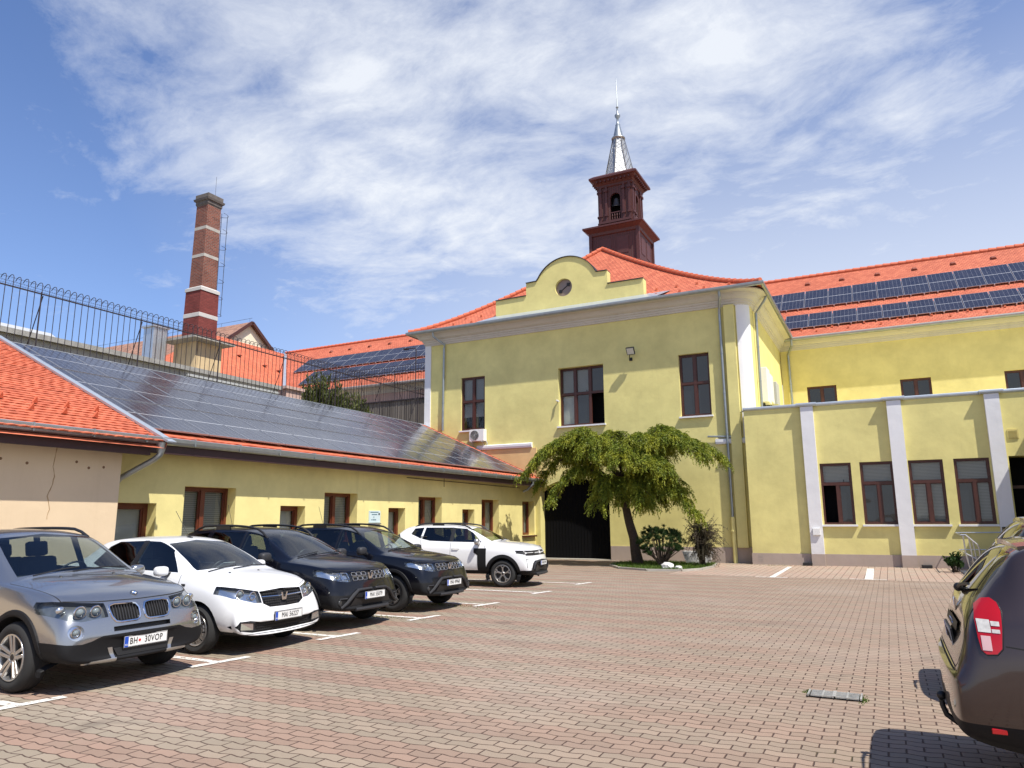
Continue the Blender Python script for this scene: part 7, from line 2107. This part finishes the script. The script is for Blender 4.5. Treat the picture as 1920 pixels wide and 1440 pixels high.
def dark_suv(loc, yaw, label, number):
    car = thing('parked_car', label, 'car', loc, yaw, 'cars parked along the low yellow range')
    P_ = M['p_navy']
    S = Shell(SUV, bow=.15, crease=SUVC)
    arches(S, car, (0, -2.674), .405, .345)
    S.take('windscreen', sym([(0, 1.165), (.42, 1.155), (.655, 1.135), (.60, 1.33), (.545, 1.475), (0, 1.53)]), 'front', lambda c, n: n.x > .2 and -1.6 < c.x < -.3 and c.z > 1.1, M['carglass'], car)
    for cond in (isR, isL):
        S.take('front_window', [(-.62, 1.105), (-1.46, 1.125), (-1.45, 1.52), (-1.18, 1.495), (-.98, 1.40)], 'side', lambda c, n, k=cond: k(c, n) and c.z > 1.08, M['carglass'], car, depth=.004, rim=0)
        S.take('rear_window', [(-1.56, 1.13), (-2.36, 1.15), (-2.30, 1.535), (-1.55, 1.53)], 'side', lambda c, n, k=cond: k(c, n) and c.z > 1.08, M['privacy'], car, depth=.004, rim=0)
        S.take('quarter_window', [(-2.46, 1.155), (-2.86, 1.20), (-2.80, 1.49), (-2.42, 1.525)], 'side', lambda c, n, k=cond: k(c, n) and c.z > 1.08, M['privacy'], car, depth=.004, rim=0)
        for p in (strip((-.52, 1.05), (-.50, .40)), strip((-1.51, 1.10), (-1.50, .36)), strip((-2.42, 1.12), (-2.26, .70)), strip((-1.505, 1.54), (-1.51, 1.11), .012)): S.mark(p, 'side', cond, 1)
        S.mark([(.42, .2), (-3.1, .2), (-3.1, .40), (.42, .40)], 'side', cond, 3)
    S.take('rear_screen', sym([(0, 1.16), (.56, 1.16), (.52, 1.44), (0, 1.47)]), 'front', isrear, M['privacy'], car)
    for s_ in (1, -1): S.mark(strip((-.36, s_ * .77), (.52, s_ * .735), .010), 'top', lambda c, n: n.z > .4, 1)
    S.mark(sym([(0, .915), (.48, .915), (.74, .945), (.74, .954), (.48, .925), (0, .925)]), 'front', isfront, 1)
    hl = [(.425, .765), (.445, .895), (.66, .925), (.82, .945), (.90, .925), (.89, .865), (.80, .805), (.66, .765), (.50, .748)]
    for o in lamp(S, car, [hl, mir(hl)], isfront, .05):
        sg = 1 if o.data.vertices[0].co.y > 0 else -1
        b = MB()
        for y0, y1 in ((.47, .585), (.61, .72)):
            lp_ = [S.front(sg * y, z, -.018) for y, z in ((y0, .785), (y0 + .01, .88), (y1, .89), (y1, .79))]; b.tube(lp_ + [lp_[0]], .009, 5, False)
        b.build('light_signature', M['chrome'], o, world=False)
        ringlamp(S, o, sg * .665, .838, .035, -.03)
    g = S.take('grille', sym([(0, .748), (.41, .752), (.43, .895), (0, .905)]), 'front', isfront, [M['black'], M['black']], car, depth=.03, rim=1)
    for sg in (1, -1):
        b = MB()
        for z0 in (.765, .835):
            for k in range(3):
                y0 = .075 + k * .115; lp_ = [S.front(sg * y, z, -.004) for y, z in ((y0, z0 + .008), (y0, z0 + .042), (y0 + .010, z0 + .052), (y0 + .085, z0 + .052), (y0 + .095, z0 + .042), (y0 + .095, z0 + .008), (y0 + .085, z0), (y0 + .010, z0))]
                b.tube(lp_ + [lp_[0]], .0055, 5, False)
        b.build('grille_links', M['alloy'], g, world=False)
    shield_badge(S, car, 0, .826, .062)
    S.take('bumper_trim', sym([(0, .27), (.62, .25), (.92, .25), (.92, .565), (.60, .545), (.50, .56), (.38, .622), (0, .632)]), 'front', lambda c, n: c.x > .32 and n.z > -.8, M['trim'], car, depth=-.004)
    b = MB()
    for sg in (1, -1):
        pts = [S.front(sg * y, z, .02) for y, z in ((.04, .622), (.36, .614), (.47, .55), (.60, .43), (.72, .36))]; b.tube(pts, [.022, .026, .03, .026, .018], 8)
    b.tube([S.front(y, .318, .016) for y in np.linspace(-.42, .42, 8)], .028, 8)
    b.build('bumper_frame', M['trim_grey'], car, world=False, smooth=True)
    b = MB(); b.prism([S.front(y, z, .008) for y, z in ((-.38, .55), (-.52, .38), (.52, .38), (.38, .55))][::-1], (.004, 0, 0)); b.build('lower_intake', M['black'], car, world=False)
    for sg in (1, -1):
        b = MB(); p = S.front(sg * .73, .445, .004); b.lathe([(0, .012), (.032, .010), (.042, 0)], p, 'X', 18); f = b.build('fog_lamp', M['lampdark'], car, world=False, smooth=True)
        b = MB(); b.tube([S.front(sg * y, z, .012) for y, z in ((.60, .50), (.735, .50), (.755, .43), (.70, .375))], .012, 6); b.build('fog_surround', M['trim_grey'], f, world=False)
    plate(car, S.front(0, .525) + Vector((.035, 0, 0)), number)
    for sd in (-1, 1):
        roof_rail(S, car, -2.9, -1.05, .565, .070, M['black'], sd); mirror(S, car, -.72, 1.11, sd, M['trim_grey'], (.16, .23, .16), .12); handle(S, car, -1.36, .95, sd, M['trim_grey']); handle(S, car, -2.24, .97, sd, M['trim_grey'])
        for x in (0, -2.674): arch_trim(S, car, x, .405, .345, sd, M['trim'], .06, .014); wheel(car, x, sd, .343, .215, .212, 'steel', .785)
    p = S.top(-2.55, 0); b = MB(); b.ball(p, .04, 10, 6, (1.4, .7, .5)); b.tube([p, p + Vector((-.16, 0, .42))], .004, 5); b.build('aerial', M['black'], car, world=False)
    wiper(S, car, [S.top(-.36, -.1, .015), S.top(-.42, .3, .02), S.top(-.45, .60, .02)]); wiper(S, car, [S.top(-.36, -.55, .015), S.top(-.42, -.2, .02), S.top(-.45, .02, .02)])
    seats(car, -1.62, .42, dash=(-.74, 0, 1.0))
    finish(S, car, [P_, M['seam'], M['well'], M['trim']])
    return car
d1 = dark_suv((-8.55, 9.98, 0), 0.0, 'blue black SUV with dark roof rails and number MAI 55079, between two other cars', 'MAI 55079')
def copy_car(src, loc, yaw, label, number):
    c = copy_tree(src); c.location = loc; c.rotation_euler = (0, 0, yaw); c['label'] = label
    for ch in c.children:
        if ch.name.startswith('licence_plate'):
            for g in list(ch.children):
                if g.name.startswith('plate_number'): bpy.data.objects.remove(g)
            text_mesh(number, .098, M['ink'], 'plate_number', ch, (.022, 0, .006), (0, 0, 0), .72)
    return c
copy_car(d1, (-8.60, 12.55, 0), 0.0, 'blue black SUV with number MAI 49968, last of the dark cars before the empty bay', 'MAI 49968')

# ------------------------------------------------------------------ white SUV with black cladding
def white_suv(loc, yaw):
    car = thing('parked_car', 'white SUV with black side cladding, wheel arch trims and roof rails, farthest in the row', 'car', loc, yaw, 'cars parked along the low yellow range')
    st = [(-3.48, .62, .5, .64, .84, .64, .96, .62, 1.0, .52, 1.01), (-3.44, .48, .68, .80, .92, .79, 1.08, .74, 1.14, .62, 1.16), (-3.30, .40, .76, .865, .96, .85, 1.18, .78, 1.28, .60, 1.31), (-3.08, .36, .79, .895, .97, .875, 1.20, .81, 1.46, .575, 1.50), (-2.92, .34, .80, .90, .97, .885, 1.19, .825, 1.535, .58, 1.575),
          (-2.6, .32, .80, .905, .97, .89, 1.17, .835, 1.56, .595, 1.605), (-2.1, .30, .80, .905, .97, .89, 1.14, .84, 1.57, .605, 1.618), (-1.6, .30, .80, .905, .97, .89, 1.125, .84, 1.56, .605, 1.612), (-1.15, .30, .80, .905, .96, .89, 1.11, .84, 1.51, .605, 1.565), (-.9, .30, .80, .905, .96, .89, 1.105, .84, 1.42, .63, 1.47),
          (-.62, .30, .80, .905, .95, .89, 1.095, .84, 1.28, .67, 1.32), (-.36, .30, .80, .905, .95, .89, 1.085, .84, 1.15, .715, 1.175), (-.28, .30, .80, .905, .95, .89, 1.08, .835, 1.125, .69, 1.155), (0, .30, .80, .905, .93, .89, 1.075, .835, 1.10, .65, 1.135), (.35, .30, .80, .905, .90, .885, 1.05, .83, 1.075, .61, 1.10),
          (.60, .29, .80, .895, .86, .87, 1.0, .81, 1.02, .58, 1.035), (.70, .29, .78, .875, .80, .85, .945, .785, .955, .55, .965), (.75, .285, .74, .85, .70, .82, .82, .745, .83, .5, .835), (.80, .29, .66, .80, .58, .76, .66, .68, .665, .46, .668), (.845, .33, .52, .66, .48, .60, .53, .56, .533, .40, .535)]
    S = Shell(st, bow=.15, crease=[('cross', -.36, .6, (6, 9)), ('long', 6, .5, (-3.3, .6)), ('long', 7, .5, (-3.0, -.5)), ('long', 5, .3, (-3.3, .5))])
    arches(S, car, (0, -2.657), .405, .345)
    S.take('windscreen', sym([(0, 1.195), (.42, 1.185), (.655, 1.165), (.605, 1.34), (.545, 1.475), (0, 1.52)]), 'front', lambda c, n: n.x > .2 and -1.5 < c.x < -.25 and c.z > 1.13, M['carglass'], car)
    for cond in (isR, isL):
        S.take('front_window', [(-.60, 1.135), (-1.44, 1.15), (-1.43, 1.515), (-1.12, 1.49), (-.92, 1.39)], 'side', lambda c, n, k=cond: k(c, n) and c.z > 1.1, M['carglass'], car, depth=.004, rim=0)
        S.take('rear_window', [(-1.54, 1.152), (-2.12, 1.172), (-2.36, 1.22), (-2.32, 1.525), (-1.525, 1.525)], 'side', lambda c, n, k=cond: k(c, n) and c.z > 1.1, M['privacy'], car, depth=.004, rim=0)
        S.take('quarter_window', [(-2.42, 1.235), (-2.74, 1.35), (-2.66, 1.50), (-2.38, 1.525)], 'side', lambda c, n, k=cond: k(c, n) and c.z > 1.1, M['privacy'], car, depth=.004, rim=0)
        S.mark([(-1.44, 1.15), (-1.54, 1.152), (-1.525, 1.527), (-1.43, 1.517)], 'side', cond, 4)
        for p in (strip((-.50, 1.07), (-.50, .43)), strip((-1.49, 1.14), (-1.48, .43)), strip((-2.40, 1.20), (-2.28, .78))): S.mark(p, 'side', cond, 1)
        S.mark([(.42, .2), (-3.1, .2), (-3.1, .425), (.42, .425)], 'side', cond, 3)
        S.take('side_cladding', [(-.81, .985), (-.46, .985), (-.46, .42), (-.70, .42), (-.70, .81), (-.81, .875)], 'side', cond, M['trim'], car, depth=-.006)
    S.take('rear_screen', sym([(0, 1.22), (.56, 1.22), (.52, 1.44), (0, 1.46)]), 'front', isrear, M['privacy'], car)
    for s_ in (1, -1): S.mark(strip((-.30, s_ * .775), (.58, s_ * .765), .009), 'top', lambda c, n: n.z > .4, 1)
    band = sym([(0, .800), (.55, .795), (.80, .80), (.88, .86), (.93, .93), (.78, .935), (.50, .925), (0, .925)])
    g = S.take('front_band', band, 'front', isfront, [M['black'], M['black']], car, depth=.02, rim=1)
    b = MB()
    for sg in (1, -1):
        for k in range(3): y = .13 + k * .095; b.obox(S.front(sg * y, .866, .0), (.012, .060, .028), Vector((1, 0, 0)), Vector((0, 1, 0)))
        c0 = S.front(sg * .035, .866, .004)
        for q in (1, -1): b.bar(S.front(0, .866, .004), S.front(sg * .062, .866 + q * .032, .004), .016, .018, Vector((1, 0, 0)))
    b.build('front_emblem', M['platewhite'], g, world=False)
    for sg in (1, -1):
        b = MB(); b.tube([S.front(sg * y, .872, -.004) for y in np.linspace(.44, .74, 6)], .009, 6)
        p = (sg * .76, .872)
        for (dy, dz) in ((.06, .035), (.06, -.035)): b.tube([S.front(p[0], p[1], -.002), S.front(p[0] + sg * dy, p[1] + dz, -.002)], .010, 6)
        b.build('light_signature', M['platewhite'], g, world=False, smooth=True)
        b = MB(); b.tube([S.front(sg * .82, .72, .004), S.front(sg * .82, .50, .004)], .008, 5); b.tube([S.front(sg * .82, .72, .004), S.front(sg * .76, .72, .004)], .008, 5); b.build('air_slit', M['black'], car, world=False)
    S.take('bumper_trim', sym([(0, .27), (.62, .25), (.95, .25), (.95, .425), (.70, .43), (.62, .60), (.50, .665), (0, .69)]), 'front', lambda c, n: c.x > .32 and n.z > -.8, M['trim'], car, depth=-.006)
    b = MB(); b.prism([S.front(y, z, .010) for y, z in ((-.44, .58), (-.50, .40), (.50, .40), (.44, .58))][::-1], (.004, 0, 0)); b.build('lower_intake', M['black'], car, world=False)
    b = MB()
    for sg in (1, -1): b.tube([S.front(sg * y, z, .016) for y, z in ((.08, .655), (.46, .635), (.58, .57), (.60, .46))], .03, 8)
    b.tube([S.front(y, .33, .014) for y in np.linspace(-.5, .5, 8)], .035, 8); b.build('bumper_frame', M['trim_grey'], car, world=False, smooth=True)
    for sg in (1, -1):
        b = MB(); b.lathe([(0, .014), (.034, .012), (.045, 0)], S.front(sg * .68, .45, .006), 'X', 16); b.build('fog_lamp', M['lampdark'], car, world=False)
    plate(car, S.front(0, .60) + Vector((.035, 0, 0)), 'MAI 52741')
    for sd in (-1, 1):
        roof_rail(S, car, -2.68, -.95, .56, .060, M['black'], sd); mirror(S, car, -.70, 1.135, sd, M['alloy'], (.16, .23, .16), .12); handle(S, car, -1.33, .98, sd, M['p_white']); handle(S, car, -2.34, 1.28, sd, M['black'])
        for x in (0, -2.657): arch_trim(S, car, x, .405, .345, sd, M['trim'], .085, .016); wheel(car, x, sd, .345, .215, .228, 'two_tone', .79)
        fs = S.cut([(-3.40, 1.10), (-3.20, 1.10), (-3.05, 1.28), (-3.14, 1.36), (-3.34, 1.24)], 'side', isR if sd < 0 else isL)
        if fs: S.mesh('tail_lamp', fs, M['lampdark'], car, depth=-.004)
    p = S.top(-2.45, 0); b = MB(); b.ball(p, .04, 10, 6, (1.4, .7, .5)); b.tube([p, p + Vector((-.17, 0, .42))], .004, 5); b.build('aerial', M['black'], car, world=False)
    wiper(S, car, [S.top(-.32, -.1, .015), S.top(-.38, .3, .02), S.top(-.41, .60, .02)])
    seats(car, -1.58, .42, dash=(-.70, 0, 1.03))
    finish(S, car, [M['p_white'], M['seam'], M['well'], M['trim'], M['black']])
    return car
white_suv((-9.17, 17.90, 0), math.radians(8.0))

# ------------------------------------------------------------------ brown SUV seen from behind at the right edge, and the car beyond it
def brown_suv(loc, yaw, label, P_, text, near=True):
    car = thing('parked_car', label, 'car', loc, yaw, 'cars parked on the right side')
    REAR = [(-3.52, .50, .62, .74, .72, .73, .765, .71, .782, .6, .785), (-3.475, .42, .74, .845, .76, .835, .80, .81, .815, .66, .82), (-3.43, .40, .76, .865, .80, .85, .90, .80, .95, .66, .96), (-3.385, .38, .77, .872, .86, .86, 1.08, .785, 1.16, .63, 1.18), (-3.30, .36, .78, .882, .91, .87, 1.12, .795, 1.27, .615, 1.30), (-3.17, .34, .79, .89, .92, .88, 1.125, .81, 1.44, .595, 1.48), (-3.05, .33, .80, .895, .92, .885, 1.12, .825, 1.535, .588, 1.585)]
    S = Shell(REAR + SUV[5:], bow=.10, crease=SUVC + [('cross', -3.475, .5, (3, 9)), ('cross', -3.43, .3, (5, 9))])
    arches(S, car, (0, -2.674), .405, .345)
    S.take('windscreen', sym([(0, 1.165), (.42, 1.155), (.655, 1.135), (.60, 1.33), (.545, 1.475), (0, 1.53)]), 'front', lambda c, n: n.x > .2 and -1.6 < c.x < -.3 and c.z > 1.1, M['carglass'], car)
    for cond in (isR, isL):
        S.take('front_window', [(-.62, 1.105), (-1.46, 1.125), (-1.45, 1.52), (-1.18, 1.495), (-.98, 1.40)], 'side', lambda c, n, k=cond: k(c, n) and c.z > 1.08, M['carglass'], car, depth=.004, rim=0)
        S.take('rear_window', [(-1.56, 1.13), (-2.36, 1.15), (-2.30, 1.535), (-1.55, 1.53)], 'side', lambda c, n, k=cond: k(c, n) and c.z > 1.08, M['privacy'], car, depth=.004, rim=0)
        S.take('quarter_window', [(-2.46, 1.155), (-2.82, 1.20), (-2.76, 1.48), (-2.42, 1.525)], 'side', lambda c, n, k=cond: k(c, n) and c.z > 1.08, M['privacy'], car, depth=.004, rim=0)
        tl = [(-3.345, 1.02), (-3.337, .955), (-3.315, .935), (-3.265, .94), (-3.238, .97), (-3.222, 1.08), (-3.214, 1.17), (-3.224, 1.215), (-3.252, 1.238), (-3.295, 1.230), (-3.332, 1.195), (-3.346, 1.12)]
        kc = cond
        fs = S.cut(tl, 'side', cond)
        o = S.mesh('tail_lamp', fs, [M['redlens'], M['black']], car, depth=-.010, rim=1)
        sd = -1 if kc is isR else 1
        def pz(za, zb, xa, xb, mat, nm):
            q = S.cut([(xa, za), (xb, za), (xb, zb), (xa, zb)], 'side', lambda c, n, k=cond: k(c, n) and inpoly(c.x, c.z, tl))
            if q: S.mesh(nm, q, M[mat], o, depth=-.013)
        pz(1.05, 1.118, -3.338, -3.276, 'palelens', 'reversing_lamp'); pz(1.088, 1.112, -3.272, -3.232, 'palelens', 'turn_lamp'); pz(1.05, 1.070, -3.272, -3.234, 'palelens', 'turn_lamp'); pz(.955, 1.032, -3.330, -3.284, 'pinklens', 'fog_lens')
        b = MB()
        lo = [S.side(x, z, sd, .004) for x, z in tl]; b.tube(lo + [lo[0]], .007, 5, False); b.build('lamp_surround', M['black'], o, world=False, smooth=True)
        dl = S.cut(tl, 'side', cond); bmesh.ops.delete(S.bm, geom=dl, context='FACES'); cond = kc
        for p in (strip((-.52, 1.05), (-.50, .40)), strip((-1.51, 1.10), (-1.50, .36)), strip((-2.42, 1.12), (-2.26, .70)), strip((-3.22, .985), (-2.95, .955), .008)): S.mark(p, 'side', cond, 1)
        S.mark([(.42, .2), (-3.1, .2), (-3.1, .38), (.42, .38)], 'side', cond, 3)
    S.take('rear_screen', sym([(0, 1.235), (.55, 1.225), (.60, 1.26), (.545, 1.46), (.50, 1.50), (0, 1.53)]), 'front', isrear, M['privacy'], car)
    S.mark(sym([(0, .82), (.66, .82), (.70, .85), (.72, 1.0), (.66, 1.22), (.645, 1.22), (.705, 1.0), (.685, .855), (.65, .83), (0, .83)]), 'front', isrear, 1)
    S.mark(sym([(0, .30), (.92, .30), (.92, .545), (.60, .56), (.50, .60), (0, .60)]), 'front', lambda c, n: c.x < -3.02, 3)
    S.mark(sym([(0, .806), (.70, .806), (.70, .814), (0, .814)]), 'front', lambda c, n: n.x < -.1 and c.x < -3.2, 1)
    sp = S.take('garnish', sym([(0, 1.0), (.40, 1.0), (.40, 1.055), (0, 1.06)]), 'front', isrear, M['black'], car, depth=-.012)
    # roof spoiler
    b = MB(); prof = []
    ys = np.linspace(-.52, .52, 9)
    for (x, dz) in ((-2.82, .002), (-2.98, .004), (-3.09, -.004), (-3.085, -.035), (-3.0, -.04)):
        prof.append([(x + .10 * y * y, y, S.top(-2.85, y).z + dz - .07 * abs(x + 2.85)) for y in ys])
    for ra, rb in zip(prof, prof[1:]):
        for k in range(8): b.quad(ra[k], ra[k + 1], rb[k + 1], rb[k])
    for k in (0, 8): b.poly([r_[k] for r_ in prof])
    b.build('roof_spoiler', P_, car, world=False, smooth=math.radians(35))
    b = MB(); p0 = S.rear(0.0, 1.245, .03); b.ball(p0, .03, 10, 6); b.tube([p0, S.rear(-.15, 1.275, .045), S.rear(-.42, 1.30, .045)], [.016, .013, .009], 6); b.build('rear_wiper', M['black'], car, world=False, smooth=True)
    b = MB()      # badge and letters on the tailgate
    q = S.rear(0, 1.135, .008)
    b.prism([(q.x, y, q.z + z) for y, z in ((-.06, .04), (-.03, .04), (-.018, -.012), (.018, -.012), (.03, .04), (.06, .04), (.038, -.042), (-.038, -.042))], (-.008, 0, 0)); b.build('rear_badge', M['chrome'], car, world=False)
    q = S.rear(0, 1.027, .016); text_mesh('D U S T E R', .038, M['chrome'], 'tailgate_letters', car, q, (PI / 2, 0, -PI / 2), 1.0)
    if text: plate(car, S.rear(0, .935) - Vector((.014, 0, 0)), text, facing=-1, tilt=math.radians(-6))
    # tow hitch
    if near:
        b = MB(); b.tube([(-3.05, 0, .36), (-3.34, 0, .345), (-3.46, 0, .355), (-3.52, 0, .40), (-3.54, 0, .46), (-3.54, 0, .49)], [.024, .022, .020, .019, .018, .018], 10); b.ball((-3.54, 0, .52), .030, 14, 10); b.build('tow_bar', M['black'], car, world=False, smooth=True)
    for sd in (-1, 1):
        p = S.side(-3.30, .52, sd, .002); b = MB(); b.obox(p, (.075, .012, .03)); b.build('bumper_reflector', M['redlens'], car, world=False, bevel=.004)
        roof_rail(S, car, -2.85, -1.05, .565, .06, M['black'], sd); mirror(S, car, -.72, 1.11, sd, M['trim_grey'], (.16, .23, .16), .12); handle(S, car, -1.36, .95, sd, M['trim_grey']); handle(S, car, -2.24, .97, sd, M['trim_grey'])
        for x in (0, -2.674): arch_trim(S, car, x, .405, .345, sd, P_ if near else M['trim'], .05, .012); wheel(car, x, sd, .343, .215, .212, 'steel', .785)
    seats(car, -1.62, .42, dash=(-.74, 0, 1.0))
    finish(S, car, [P_, M['seam'], M['well'], M['trim']])
    return car
brown_suv((3.75, 6.02, 0), 0.0, 'brown SUV seen from behind with upright red tail lamp and tow bar', M['p_brown'], 'BH 12 ACB')
far_car = brown_suv((4.36, 8.9, 0), 0.0, 'dark grey car with roof rail beyond the brown SUV', M['p_dark'], None, False)

far_car.scale = (1.04, 1.02, 1.09)
